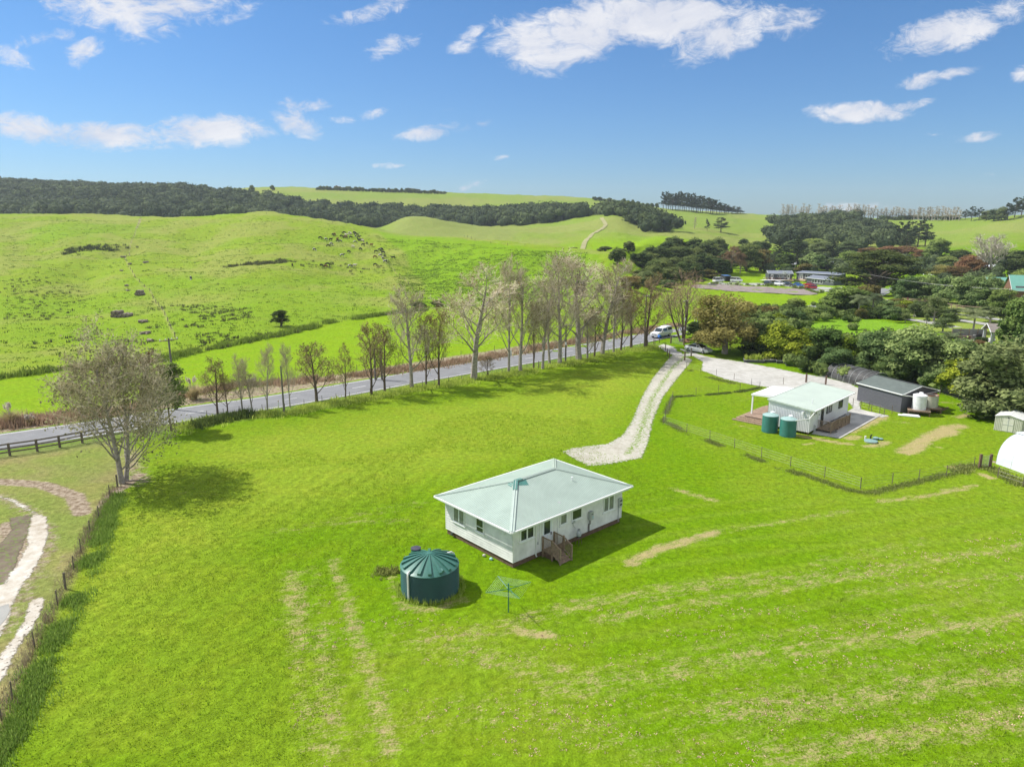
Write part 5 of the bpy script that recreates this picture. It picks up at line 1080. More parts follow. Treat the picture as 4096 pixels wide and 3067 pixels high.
blades('ditch_grass', along(HL([(-100, 1530), (0, 1512), (230, 1482), (450, 1462), (620, 1450), (760, 1412), (1150, 1336), (1320, 1290), (1500, 1264), (1700, 1240)]), 1500, .7, 26, clump=.40), .75, .06, leaf_mat('ditch_grass_blades', (.09, .15, .02), (.24, .34, .05), trans=.3), 12, 26, .4, 'long darker grass marking the ditch across the far field', 'grass')
def hummocks():
    pts = tufts_in([px_poly([(0, 870), (560, 880), (1050, 862), (1480, 925), (1650, 1150), (1500, 1255), (1150, 1325), (600, 1440), (0, 1500)]), px_poly([(1500, 940), (2350, 1010), (2350, 1180), (1700, 1235)])], 11000, 22, .34)
    blades('grass_hummocks', pts, .22, .10, leaf_mat('hummock_grass', (.16, .24, .025), (.30, .40, .06), trans=.4), 5, 22, .45, 'clumpy ungrazed grass over the green hill', 'grass')
hummocks()
nf = tufts_in([px_poly([(60, 2950), (300, 2350), (520, 2000), (1500, 1700), (2560, 1480), (2500, 1750), (2640, 1700), (3400, 2000), (4300, 1950), (4400, 3200), (-100, 3300)])], 26000, 25)
blades('field_grass', nf, .10, .020, leaf_mat('field_grass_blades', (.105, .21, .010), (.25, .40, .03), trans=.4), 6, 25, .16, 'short lush grass tufts across the near field', 'grass')
blades('hill_tussocks', tufts_in([px_poly([(0, 870), (560, 880), (1050, 862), (1480, 925), (1650, 1150), (1500, 1255), (1150, 1325), (600, 1440), (0, 1500)]), px_poly([(1500, 940), (2350, 1010), (2350, 1180), (1700, 1235)])], 1700, 24, .40), .28, .11, leaf_mat('hill_tussock', (.09, .14, .02), (.17, .23, .04), trans=.2), 7, 24, .35, 'small darker tussocks dotted over the green hill', 'tussocks')
def pampas(px, py, hpx, lab):
    p = hit(px, py); h = height_at(p, py - hpx); root = empty('pampas_grass', p, 0, lab, 'pampas')
    rg = np.random.default_rng(int(px)); n = 420; P = np.zeros((1, 3))
    o = blades('leaves', [(0, 0, 0)], h * .62, .03, LM_pampas, 420, int(px), .16, lean=1.3, hv=0, kind=None); o.parent = root
    T = MB(); c = []; 
    for j in range(9):
        a = rg.uniform(0, 6.28); e = rg.uniform(.2, .7); tip = Vector((e * math.cos(a), e * math.sin(a), h * rg.uniform(.85, 1.02))); T.tube([(0, 0, 0), tip], [.02, .015], 3, False)
        for q in range(40): c.append(tip * (.80 + .2 * q / 40) + Vector(rg.normal(0, .05, 3)))
    T.build('stalks', M_barkpale, root); c = np.array([tuple(v) for v in c]); q = leaf_quads(c, rg.normal(0, 1, (len(c), 3)), .09, rg, .5, 1)
    mesh_np('plumes', q.reshape(-1, 3), np.arange(len(q) * 4), np.full(len(q), 4), LM_plume, root, attrs=[('v', 'FLOAT', 'FACE', rg.random(len(q)))])
pampas(775, 1598, 96, 'big pampas grass with cream plumes between the power pole and saplings'); pampas(48, 1700, 92, 'pampas grass with white plumes at the left edge beyond the road')
pampas(128, 1698, 42, 'low golden tussock beside the left edge pampas'); pampas(1010, 1545, 30, 'low straw tussock on the road bank behind the saplings')
# ------------------------------------------------------------ main house
HA = R(42.08)
def to_local(o, z=0.0): pass
def weatherboards(mb, a, b, z0, z1, out, pitch=.18, lip=.040):
    """lapped boards on the wall line a->b (2-D), out = outward 2-D normal"""
    a = Vector((a[0], a[1], 0)); b = Vector((b[0], b[1], 0)); o = Vector((out[0], out[1], 0)); z = z0
    while z < z1 - .01:
        t = min(z + pitch, z1)
        mb.poly([a + o * lip + Vector((0, 0, z)), b + o * lip + Vector((0, 0, z)), b + Vector((0, 0, t)), a + Vector((0, 0, t))])
        mb.poly([a + Vector((0, 0, z)), b + Vector((0, 0, z)), b + o * lip + Vector((0, 0, z)), a + o * lip + Vector((0, 0, z))])
        z = t
def window(parent, M, w, h, lights=2, sill=True, glass=None, curtain=False, rail=False, frame=None, lab=None):
    """window in a wall frame: M maps x along the wall, y outward, z up; origin bottom left"""
    f = MB(); t = .07; fm = frame or M_trim
    for (x0, x1, z0, z1) in ((0, w, 0, t), (0, w, h - t, h), (0, t, t, h - t), (w - t, w, t, h - t)): f.box(x0, x1, -.03, .085, z0, z1, M)
    for i in range(1, lights): x = w * i / lights; f.box(x - .05, x + .05, -.03, .075, t, h - t, M)
    if rail: f.box(t, w - t, -.03, .06, h * .36 - .03, h * .36 + .03, M)
    fr = f.build('window', fm, parent)
    if lab: fr['label'] = lab
    MB().box(t, w - t, -.02, .048, t, h - t, M).build('pane', glass or (M_curtain if curtain else M_glass), fr)
    if sill: MB().box(-.08, w + .08, -.03, .12, -.06, -.003, M).build('sill', M_trim, fr)
    return fr
def wall_frame(ox, oy, ang):
    """local x runs at ang, y outward = x rotated -90"""
    c, s = math.cos(ang), math.sin(ang); return lambda x, z: Matrix(((c, s, 0, ox + c * x), (s, -c, 0, oy + s * x), (0, 0, 1, z), (0, 0, 0, 1)))
def main_house():
    root = empty('house', (-.02, 41.57, 0), HA, 'white weatherboard house with pale green hip roof standing alone in the near field', 'house')
    X0, X1, Y0, Y1, ZB, ZT = .58, 11.36, .52, 7.62, .40, 2.62
    w = MB(); core = [(X0, Y0), (X1, Y0), (X1, Y1), (X0, Y1)]
    w.box(X0 + .01, X1 - .01, Y0 + .01, Y1 - .01, ZB, ZT + .2)
    weatherboards(w, (X0, Y0), (X1, Y0), ZB, ZT, (0, -1)); weatherboards(w, (X0, Y1), (X0, Y0), ZB, ZT, (-1, 0))
    weatherboards(w, (X1, Y0), (X1, Y1), ZB, ZT, (1, 0)); weatherboards(w, (X1, Y1), (X0, Y1), ZB, ZT, (0, 1))
    for x, y in core: w.box(x - .03, x + .03, y - .03, y + .03, ZB - .01, ZT)
    w.build('wall', mat('white_weatherboard', (.74, .74, .72), .5, .16, .9, detail=8), root)
    b = MB()
    for k in range(3):
        z0 = .02 + k * .125; i = .05; b.box(X0 + i, X1 - i, Y0 + i, Y0 + i + .03, z0, z0 + .112); b.box(X0 + i, X0 + i + .03, Y0 + i + .03, Y1 - i, z0, z0 + .112); b.box(X1 - i - .03, X1 - i, Y0 + i + .03, Y1 - i, z0, z0 + .112); b.box(X0 + i + .03, X1 - i - .03, Y1 - i - .03, Y1 - i, z0, z0 + .112)
    b.build('base_boards', M_timber, root)
    MB().box(X0 + .15, X1 - .15, Y0 + .15, Y1 - .15, -.1, .395).build('foundation', M_darkgrey, root)
    MB().box(.12, 11.74, .12, 7.92, 2.60, 2.78).build('soffit', mat('soffit_white', (.7, .71, .72), .6, .05), root)
    LX, LY, ZE, ZR = 11.84, 8.02, 2.90, 4.12
    A1 = (4.0, LY / 2, ZR); A2 = (7.80, LY / 2, ZR)
    roof = empty('roof', (0, 0, 0)); roof.parent = root
    q = [(-0.02, -0.02, ZE), (LX, -.02, ZE), (LX, LY, ZE), (-.02, LY, ZE)]
    def face(name, pts, m):
        mb = MB(); mb.poly(pts); mb.poly([(p[0], p[1], p[2] - .045) for p in pts], True); n = len(pts)
        for i in range(n):
            a, c = pts[i], pts[(i + 1) % n]; mb.poly([a, (a[0], a[1], a[2] - .045), (c[0], c[1], c[2] - .045), c])
        return mb.build(name, m, roof)
    bpy.data.objects.remove(roof)
    rf = MB(); 
    def add(mb, pts):
        mb.poly(pts)
    r1 = MB(); add(r1, [q[0], q[1], A2, A1]); add(r1, [q[2], q[3], A1, A2]); ro = r1.build('roof', M_roof, root); roof = ro
    [(lambda r2: (add(r2, f3), r2.build('roof_end', M_roofy, roof)))(MB()) for f3 in ([q[3], q[0], A1], [q[1], q[2], A2])]
    cap = MB()
    def capline(a, b, w_=.16):
        a, b = Vector(a), Vector(b); cap.bar(a + Vector((0, 0, .005)), b + Vector((0, 0, .005)), w_, .05)
        cap.tube([a + Vector((0, 0, .03)), b + Vector((0, 0, .03))], .05, 6)
    capline(q[0], A1, .34); capline(q[1], A2, .22); capline(q[2], A2, .34); capline(q[3], A1, .22); capline(A1, A2, .26)
    cap.build('ridge_cap', M_ridge, roof)
    # dark green patches of newer iron round the near ridge end
    def rp(x, y): # point on front slope, proud
        return (x, y, ZE + (ZR - ZE) * (y / (LY / 2)) + .012)
    pt = MB(); pt.poly([rp(3.62, 3.60), rp(4.55, 3.25), rp(4.85, 3.98), rp(3.98, 3.98)])
    def re(x, y): return (x, y, ZE + (ZR - ZE) * (x / 4.0) + .012)
    pt.poly([re(3.3, 3.75), re(3.45, 4.3), re(3.8, 4.18), re(3.93, 4.0)]); pt.build('roof_patch', M_patch, roof)
    cp = MB(); d = (Vector(A1) - Vector(q[0])); cp.bar(Vector(q[0]) + d * .80 + Vector((0, 0, .055)), Vector(A1) + Vector((0, 0, .055)), .30, .03); cp.bar(Vector(A1) + Vector((0, 0, .05)), Vector(A1) + Vector((.55, 0, .05)), .28, .03); cp.build('ridge_patch', M_patch, roof)
    MB().tube([(7.95, 2.35, 3.5), (7.95, 2.35, 3.86)], .045, 8).tube([(7.95, 2.35, 3.86), (7.95, 2.35, 3.90)], .08, 8).build('vent_pipe', M_trim, roof)
    MB().poly([rp(5.05, .80), rp(5.26, .78), rp(5.24, .95), rp(5.04, .97)]).build('roof_sheet', M_greypaint, roof)
    g = MB()
    for a, c in (((-.06, -.08), (LX + .04, -.08)), ((-.08, LY + .06), (-.08, -.06)), ((LX + .06, -.06), (LX + .06, LY + .06)), ((LX + .04, LY + .08), (-.06, LY + .08))):
        g.bar((a[0], a[1], ZE - .055), (c[0], c[1], ZE - .05), .09, .10)
    g.build('gutter', M_trim, root)
    F_ = wall_frame(0, Y0, 0.0); L_ = wall_frame(X0, 0, -math.pi / 2)      # left wall: x runs towards -Y
    window(root, F_(1.15, 1.66), 1.24, .92, 2, curtain=False); window(root, F_(4.83, 1.70), .68, .84, 1, glass=M_curtain); window(root, F_(5.98, 1.68), 1.02, .88, 1); window(root, F_(9.28, 1.34), 1.18, 1.16, 2, curtain=True)
    window(root, L_(-6.68, 1.30), 1.26, 1.18, 2, curtain=True); window(root, L_(-4.18, 1.40), .82, 1.10, 1, rail=True)
    wb = wall_frame(0, Y1, math.pi)
    for x in (-3.2, -6.4, -9.8): window(root, wb(x, 1.4), 1.2, 1.1, 2)
    # door
    dr = MB().box(3.22, 4.02, Y0 - .06, Y0 + .02, .55, 2.52).build('door', mat('white_door', (.72, .75, .82), .4, .03), root)
    MB().box(3.14, 3.22, Y0 - .08, Y0 + .02, .5, 2.6).box(4.02, 4.12, Y0 - .08, Y0 + .02, .5, 2.6).box(3.22, 4.02, Y0 - .08, Y0 + .02, 2.52, 2.6).build('door_frame', M_trim, dr)
    MB().box(3.32, 3.86, Y0 - .075, Y0 - .062, 1.52, 2.42).build('pane', M_glass, dr); MB().box(3.92, 3.97, Y0 - .11, Y0 - .062, 1.38, 1.56).build('handle', M_black, dr)
    pn = MB(); [pn.box(x, x + .22, Y0 - .07, Y0 - .062, .7, 1.36) for x in (3.34, 3.64)]; pn.build('door_panel', M_trim, dr)
    # pipes, meter, heater
    MB().tube([(2.56, Y0 - .07, 2.8), (2.56, Y0 - .07, .3), (2.56, Y0 - .16, .22)], .045, 8).build('downpipe', M_pipe, root)
    MB().bar((2.98, Y0 - .04, .45), (2.98, Y0 - .04, 2.7), .07).bar((4.62, Y0 - .04, .45), (4.62, Y0 - .04, 2.7), .07).build('wall_batten', M_trim, root)
    h = MB().box(7.64, 8.02, Y0 - .28, Y0 - .03, 1.30, 1.92).build('water_heater', M_greypaint, root, bevel=.04); MB().box(7.74, 7.94, Y0 - .292, Y0 - .282, 1.72, 1.76).build('vent_slot', M_black, h); MB().box(7.88, 7.97, Y0 - .292, Y0 - .282, 1.42, 1.58).build('sticker', mat('pale_blue_label', (.35, .55, .65), .5), h)
    hp = MB(); [hp.tube([(7.74 + .07 * k, Y0 - .12, 1.30), (7.74 + .07 * k, Y0 - .12, 1.05 - .05 * k), (7.68 + .07 * k, Y0 - .06, .92), (7.68 + .07 * k, Y0 - .06, .34)], .016, 5) for k in range(3)]; hp.build('heater_pipe', mat('dark_pipe_lagging', (.07, .05, .045), .8), h)
    m = MB().box(10.93, 11.30, Y0 - .17, Y0 - .03, 1.32, 2.0).build('meter_box', M_greypaint, root, bevel=.015); MB().box(11.0, 11.24, Y0 - .18, Y0 - .172, 1.76, 1.88).box(11.0, 11.24, Y0 - .18, Y0 - .172, 1.46, 1.58).build('meter_window', M_black, m, bevel=.02)
    MB().tube([(10.98, Y0 - .06, 1.9), (10.98, Y0 - .06, .2)], .03, 6).build('conduit', M_greypaint, root)
    MB().box(2.72, 2.80, Y0 - .06, Y0 - .02, 1.0, 1.18).build('switch_box', M_greypaint, root)
    MB().box(X0 - .1, X0 - .02, 1.30, 1.46, 2.14, 2.26).build('wall_vent', M_trim, root); MB().box(X0 - .12, X0 - .03, 6.75, 6.95, .15, .38).build('power_box', M_darkgrey, root)
    rg = MB().tube([(6.12, Y0 - .04, 1.62), (6.16, Y0 - .04, 1.3), (6.30, Y0 - .12, 1.12)], .02, 5).box(6.02, 6.24, Y0 - .16, Y0 - .03, 1.52, 1.70).build('gas_regulator', M_greypaint, root)
    # timber steps with balustrades, outward = -y
    st = empty('entry_steps', (0, 0, 0)); st.parent = root; S = M_timber2; x0, x1 = 3.16, 4.24
    t = MB(); t.box(x0, x1, Y0 - .95, Y0 - .08, .44, .50)
    for k in range(3):
        y = Y0 - .97 - .27 * k; z = .37 - .13 * k; t.box(x0 + .04, x1 - .04, y - .26, y + .01, z - .04, z)
        t.box(x0 + .06, x1 - .06, y - .01, y + .012, z, z + .08)
    t.build('tread', S, st); MB().box(x0 + .05, x1 - .05, Y0 - .93, Y0 - .10, .02, .43).build('step_base', M_timber, st)
    for xx in (x0, x1):
        r_ = MB(); e1, e2 = Y0 - .98, Y0 - 1.72
        r_.bar((xx, Y0 - .12, 1.42), (xx, e1, 1.42), .07, .045); r_.bar((xx, e1, 1.42), (xx, e2, 1.06), .07, .045); r_.bar((xx, Y0 - .12, .60), (xx, e1, .60), .05, .04); r_.bar((xx, e1, .56), (xx, e2, .18), .09, .04)
        for yy, z0, z1 in ((Y0 - .10, 0, 1.48), (e1, 0, 1.50), (e2, 0, 1.12)): r_.box(xx - .045, xx + .045, yy - .045, yy + .045, z0, z1)
        rail = r_.build('handrail', S, st); bl = MB()
        for k in range(7): yy = Y0 - .20 - .11 * k; bl.box(xx - .015, xx + .015, yy - .02, yy + .02, .40, 1.46)
        for k in range(6): yy = e1 - .10 - .11 * k; dz = -.48 * (e1 - yy); bl.box(xx - .015, xx + .015, yy - .02, yy + .02, .50 + dz, 1.46 + dz)
        bl.build('baluster', S, rail)
    return root
HOUSE = main_house()
HM = Matrix.Translation((-.02, 41.57, 0)) @ Matrix.Rotation(HA, 4, 'Z')
def gas_bottle():
    p = HM @ Vector((6.36, .12, 0)); st = empty('bottle_stand', p, HA, 'three-legged metal stand holding the gas bottle beside the house wall', 'stand')
    for k in range(4): a = .78 + k * 1.57; MB().tube([(.22 * math.cos(a), .22 * math.sin(a), 0), (.15 * math.cos(a), .15 * math.sin(a), .55)], .018, 6).build('leg', mat('rusty_steel', (.16, .10, .07), .8, .3), st)
    MB().lathe([(.17, .54), (.17, .57)], 14, closed_bot=True).build('plate', M_darkgrey, st)
    b = empty('gas_bottle', (p.x, p.y, .575), HA, 'pale grey gas bottle on a metal stand beside the house wall', 'gas bottle')
    MB().lathe([(.10, 0), (.15, .04), (.165, .10), (.165, .30), (.13, .38), (.05, .42)], 18, closed_bot=True).build('body', mat('pale_grey_bottle', (.50, .53, .56), .35), b, smooth=True)
    MB().lathe([(.10, .40), (.10, .52)], 14, closed_top=False).tube([(0, 0, .41), (0, 0, .50)], .025, 6).build('collar', M_greypaint, b)
gas_bottle()
def big_tank():
    p = (-4.97, 39.75, 0); root = empty('water_tank', p, 0, 'big dark green corrugated round water tank with ribbed domed roof in front of the house', 'water tank')
    Rr, H_ = 1.74, 1.66; prof = [(Rr, 0)]; n = 30
    for i in range(n * 2 + 1): z = .04 + (H_ - .10) * i / (n * 2); prof.append((Rr + (.022 if i % 2 else 0), z))
    prof += [(Rr + .03, H_ - .03), (Rr + .03, H_)]
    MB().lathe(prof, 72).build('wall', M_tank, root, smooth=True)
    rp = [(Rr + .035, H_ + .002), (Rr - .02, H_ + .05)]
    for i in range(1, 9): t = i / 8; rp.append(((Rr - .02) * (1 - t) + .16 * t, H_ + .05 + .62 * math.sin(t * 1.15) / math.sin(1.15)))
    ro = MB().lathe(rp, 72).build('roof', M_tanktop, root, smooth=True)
    for k in range(16):
        a = 2 * math.pi * k / 16 + .12; c, s = math.cos(a), math.sin(a); rb = MB(); N_ = 7
        for i in range(N_):
            def pt(t, off, dz): r = (Rr - .06) * (1 - t) + .16 * t; z = H_ + .05 + .62 * math.sin(t * 1.15) / math.sin(1.15); w_ = .10 * (1 - t) + .03 * t; return (r * c - s * off * w_, r * s + c * off * w_, z + dz)
            t0, t1 = i / N_, (i + 1) / N_; h0 = .12 * (1 - t0) + .035; h1 = .12 * (1 - t1) + .035
            rb.poly([pt(t0, -1, h0), pt(t0, 1, h0), pt(t1, 1, h1), pt(t1, -1, h1)]); rb.poly([pt(t0, -1, 0), pt(t0, -1, h0), pt(t1, -1, h1), pt(t1, -1, 0)]); rb.poly([pt(t0, 1, h0), pt(t0, 1, 0), pt(t1, 1, 0), pt(t1, 1, h1)])
            if i == 0: rb.poly([pt(0, -1, 0), pt(0, 1, 0), pt(0, 1, h0), pt(0, -1, h0)])
        rb.build('rib', M_tanktop, ro)
    MB().lathe([(.17, H_ + .62), (.17, H_ + .72), (.05, H_ + .74)], 20).build('hub', M_tanktop, ro)
    for (a, r) in ((-.95, 1.35),): MB().tube([(r * math.cos(a), r * math.sin(a), H_ + .22), ((r + .28) * math.cos(a), (r + .28) * math.sin(a), H_ + .20)], .085, 12).build('outlet_stub', M_tanktop, ro)
    h = MB().lathe([(.30, H_ - .05), (.30, H_ + .42)], 28, (-.98, 1.22, 0)).build('hatch', M_tanktop, ro); MB().lathe([(.32, H_ + .42), (.32, H_ + .46), (.05, H_ + .49)], 28, (-.98, 1.22, 0)).build('lid', mat('blackish_lid', (.06, .055, .08), .5), h)
    a = math.radians(-128); c, s = math.cos(a), math.sin(a); r = Rr + .085
    MB().tube([((r - .42) * c, (r - .42) * s, H_ + .17), ((r - .14) * c, (r - .14) * s, H_ + .19), ((r - .02) * c, (r - .02) * s, H_ + .08), (r * c, r * s, H_ - .1), (r * c, r * s, 0)], .055, 10).build('overflow_pipe', M_pipe, root, smooth=True)
    a = math.radians(42); c, s = math.cos(a), math.sin(a); MB().tube([((r - .5) * c, (r - .5) * s, H_ + .26), ((r - .18) * c, (r - .18) * s, H_ + .24), ((r) * c, r * s, H_ + .1), (r * c, r * s, 0)], .06, 10).build('inlet_pipe', M_pipe, root, smooth=True)
big_tank()
def clothesline():
    root = empty('clothesline', (-.20, 37.08, 0), 0, 'green rotary clothesline with four arms beside the big green water tank', 'clothesline')
    M = mat('green_painted_steel', (.02, .16, .11), .4, .1); MB().tube([(0, 0, -.05), (0, 0, 1.78)], .032, 8).build('pole', M, root); MB().lathe([(.05, 0), (.05, .1)], 10, (0, 0, 1.42)).lathe([(.045, 0), (.045, .05)], 10, (0, 0, 1.76)).build('hub', M, root)
    MB().tube([(.03, 0, .62), (.11, 0, .62), (.11, 0, .54)], .012, 5).build('winding_handle', M, root)
    tips = []
    for a in (206, 116, 24, 296):
        c, s = math.cos(R(a)), math.sin(R(a)); L_ = 1.42; tips.append(Vector((L_ * c, L_ * s, 1.60))); MB().tube([(0, 0, 1.46), tips[-1]], [.024, .018], 6).tube([(0, 0, 1.74), (.62 * L_ * c * .6, .62 * L_ * s * .6, 1.52)], .01, 4).build('arm', M, root)
    W = MB()
    for k in range(7):
        f = .45 + .55 * k / 6
        for i in range(4): a = Vector((0, 0, 1.46)).lerp(tips[i], f); b = Vector((0, 0, 1.46)).lerp(tips[(i + 1) % 4], f); W.tube([a, (a + b) / 2 - Vector((0, 0, .02)), b], .004, 3, False)
    W.build('line_wire', mat('pale_line_wire', (.45, .62, .50), .4), root)
clothesline()
# small litter by the wall
for i, (lx, ly, col, lab) in enumerate(((.30, 2.35, (.45, .75, .78), 'pale turquoise bag lying in the grass by the house corner'), (.28, 3.05, (.60, .57, .50), 'pale stone lying in the grass by the house wall'))):
    p = HM @ Vector((lx, ly, .09)); o = MB().ball((0, 0, 0), .13, 9, 6, (1, .7, .8)).build('bag' if i == 0 else 'stone', mat(f'litter{i}', col, .6), None, smooth=True); o.location = p; tag(o, lab, 'bag' if i == 0 else 'stone')
def tank_weeds():
    c = flat(1555, 2290); rg = np.random.default_rng(4); P = np.column_stack([c.x + rg.normal(0, .45, 90), c.y + rg.normal(0, .3, 90), np.zeros(90)]); blades('weed_clump', P, .22, .035, LM_weed, 10, 44, .08, 'clump of dark broad-leaved weeds left of the big green tank', 'weeds')
tank_weeds()

# ------------------------------------------------------------ cottage with verandah
M_cream = mat('white_ribbed_cladding', (.74, .75, .76), .45, .04, 1)
def cottage():
    A = flat(3057 + 10, 1595, 3.1); P0 = flat(3257.6, 1642.4, 2.75); P1 = flat(3419, 1567, 2.75)
    u = Vector((P1.x - P0.x, P1.y - P0.y, 0)); Lx = u.length; u.normalize(); v = Vector((-u.y, u.x, 0)); ang = math.atan2(u.y, u.x); Wy = 5.0
    root = empty('cottage', (P0.x, P0.y, 0), ang, 'small white cottage with pale green single-slope roof and verandah on the right lawn', 'house')
    # local: x along the eave away from camera, y towards the high side; roof corners at 0..Lx, 0..Wy
    zl, zh, fl = 2.70, 3.12, .28; i0, i1, j0, j1 = .10, Lx - .35, .42, Wy - .08
    w = MB(); w.box(i0 + .04, i1 - .02, j0 + .02, j1 - .04, fl, zl - .10)
    w.prism([(j0 + .02, zl - .10), (j1 - .04, zl - .10), (j1 - .04, zh - .06), (j0 + .02, zl - .02)], i0 + .04, i1 - .02); w.build('wall', M_white, root)
    r_ = MB(); n = 26                   # ribbed end wall facing the camera
    for k in range(n):
        y0 = j0 + (j1 - j0) * k / n; y1 = j0 + (j1 - j0) * (k + .28) / n; y2 = j0 + (j1 - j0) * (k + 1) / n; zt = lambda y: zl - .05 + (zh - zl) * y / Wy
        r_.poly([(i0, y0, fl), (i0, y1, fl), (i0, y1, zt(y1)), (i0, y0, zt(y0))]); r_.poly([(i0, y1, fl), (i0 + .03, y1 + .02, fl), (i0 + .03, y1 + .02, zt(y1)), (i0, y1, zt(y1))])
        r_.poly([(i0 + .03, y1 + .02, fl), (i0 + .03, y2, fl), (i0 + .03, y2, zt(y2)), (i0 + .03, y1 + .02, zt(y1))]); r_.poly([(i0 + .03, y2, fl), (i0, y2, fl), (i0, y2, zt(y2)), (i0 + .03, y2, zt(y2))])
    r_.build('ribbed_wall', M_cream, root)
    ro = MB().poly([(0, 0, zl), (Lx, 0, zl), (Lx, Wy, zh), (0, Wy, zh)]).poly([(0, 0, zl - .05), (0, Wy, zh - .05), (Lx, Wy, zh - .05), (Lx, 0, zl - .05)]).build('roof', mat('pale_sage_roof', (.50, .58, .50), .35, .05, .6, stripes=('x', .2, .02)), root)
    b = MB(); b.bar((-.03, 0, zl - .04), (-.03, Wy, zh - .04), .05, .14); b.bar((0, Wy + .02, zh - .04), (Lx, Wy + .02, zh - .04), .05, .14); b.bar((Lx + .02, 0, zl - .04), (Lx + .02, Wy, zh - .04), .05, .14); b.build('barge_board', mat('sage_trim', (.50, .57, .50), .5), ro)
    MB().bar((0, -.06, zl - .05), (Lx, -.06, zl - .05), .11, .10).build('gutter', M_trim, root)
    MB().tube([(2.6, 1.25, zl), (2.6, 1.25, zl + .55)], .05, 8).build('flue', M_trim, ro); MB().tube([(2.45, 1.55, zl + .1), (2.45, 1.55, zl + .5)], .02, 6).build('vent_pipe', M_trim, ro)
    pl = MB(); [pl.box(x, x + .15, y, y + .15, -.05, fl) for x in np.linspace(.3, Lx - .6, 7) for y in (j0 + .15, 2.5, j1 - .3)]; pl.build('pile', M_timber, root)
    F_ = wall_frame(0, j0, 0.0); alu = M_greypaint
    window(root, F_(.75, 1.95), .95, .50, 2, False, frame=M_trim); window(root, F_(4.55, 1.45), 1.3, .98, 2, False, frame=M_darkgrey, curtain=True); window(root, F_(8.0, 1.35), 1.0, 1.05, 2, False, frame=M_darkgrey)
    d = MB().box(2.15, 2.75, j0 - .05, j0 + .02, .35, 2.3).build('door', M_white, root); MB().box(2.3, 2.55, j0 - .06, j0 - .052, 1.75, 1.83).build('vent_slot', M_black, d)
    d2 = MB().box(3.1, 3.75, j0 - .05, j0 + .02, .35, 2.4).build('door', M_glass, root)
    MB().box(i0 - .25, i0 - .05, 1.05, 1.25, 2.2, 2.42).build('outside_lamp', M_trim, root)
    MB().tube([(.1, -.06, zl - .1), (-.6, .2, 1.95), (-2.0, 1.0, 1.90)], .05, 8).build('downpipe', M_pipe, root)
    MB().tube([(1.25, j0 - .1, .9), (1.25, j0 - .1, .05)], .05, 6).tube([(1.5, j0 - .12, .8), (1.5, j0 - .12, .05)], .05, 6).build('waste_pipe', M_greypaint, root)
    # ramp with balustrades along the low side
    rp = empty('access_ramp', (0, 0, 0)); rp.parent = root; MB().box(2.1, 4.1, j0 - 1.5, j0 - .05, .26, .32).box(4.1, 7.3, j0 - 1.5, j0 - 1.3, .05, .2).poly([(4.1, j0 - 1.5, .32), (7.6, j0 - 1.5, .05), (7.6, j0 - .1, .05), (4.1, j0 - .1, .32)]).build('ramp_deck', M_timber2, rp)
    r2 = MB(); r2.bar((2.1, j0 - 1.5, 1.25), (4.1, j0 - 1.5, 1.25), .09, .05); r2.bar((4.1, j0 - 1.5, 1.25), (7.4, j0 - 1.5, 1.0), .09, .05); r2.bar((2.1, j0 - .1, 1.25), (2.1, j0 - 1.5, 1.25), .09, .05)
    for x in (2.1, 3.1, 4.1, 5.2, 6.3, 7.4): r2.box(x - .05, x + .05, j0 - 1.55, j0 - 1.45, 0, 1.22)
    hr = r2.build('handrail', M_timber2, rp); bl = MB()
    for k in range(48): x = 2.15 + 5.2 * k / 48; zz = 0 if x < 4.1 else -.075 * (x - 4.1); bl.box(x, x + (.07 if x > 4.1 else .035), j0 - 1.47, j0 - 1.44, .30 + zz, 1.20 + zz)
    for k in range(10): y = j0 - .2 - .13 * k; bl.box(2.07, 2.11, y, y + .035, .30, 1.2)
    bl.build('baluster', M_timber2, hr)
    # verandah on the high side: roof, posts, deck, steps
    vx0, vx1, vy1 = 2.2, 7.6, Wy + 2.9
    V_ = MB().poly([(vx0, Wy - .05, zh - .12), (vx1, Wy - .05, zh - .12), (vx1, vy1, zh - .32), (vx0, vy1, zh - .32)]).poly([(vx0, Wy - .05, zh - .16), (vx0, vy1, zh - .36), (vx1, vy1, zh - .36), (vx1, Wy - .05, zh - .16)]).build('verandah_roof', mat('white_roof_sheet', (.84, .85, .86), .35, .02), root)
    MB().bar((vx0, Wy, zh - .25), (vx0, vy1, zh - .42), .07, .16).bar((vx0, vy1, zh - .42), (vx1, vy1, zh - .42), .07, .16).bar((vx1, Wy, zh - .25), (vx1, vy1, zh - .42), .07, .16).build('verandah_beam', M_trim, V_)
    for x in (vx0 + .1, vx1 - .1): MB().box(x - .07, x + .07, vy1 - .2, vy1 - .06, .5, zh - .45).build('verandah_post', M_trim, V_)
    dk = MB().box(1.0, 8.4, Wy + .02, vy1 + .1, .46, .52); [dk.box(1.0 - .012, 8.4, Wy + .1 + .14 * k, Wy + .105 + .14 * k, .521, .523) for k in range(0)]
    dk.build('deck', mat('brown_deck_boards', (.30, .21, .16), .8, .2, 3, stripes=('y', .14, .01)), root); MB().box(1.1, 8.3, Wy + .1, vy1, .02, .455).build('deck_base', M_timber, root)
    s = MB()
    for k in range(3): s.box(1.0 - .32 * (k + 1), 1.0 - .32 * k, Wy + .3, vy1 + .1 + .32 * (k + 1), .02, .38 - .13 * k); s.box(1.0, 7.8, vy1 + .1 + .32 * k, vy1 + .1 + .32 * (k + 1), .02, .38 - .13 * k)
    s.build('deck_steps', M_timber2, root); return root, ang
COT, CANG = cottage(); CM = Matrix.Translation(COT.location) @ Matrix.Rotation(CANG, 4, 'Z')
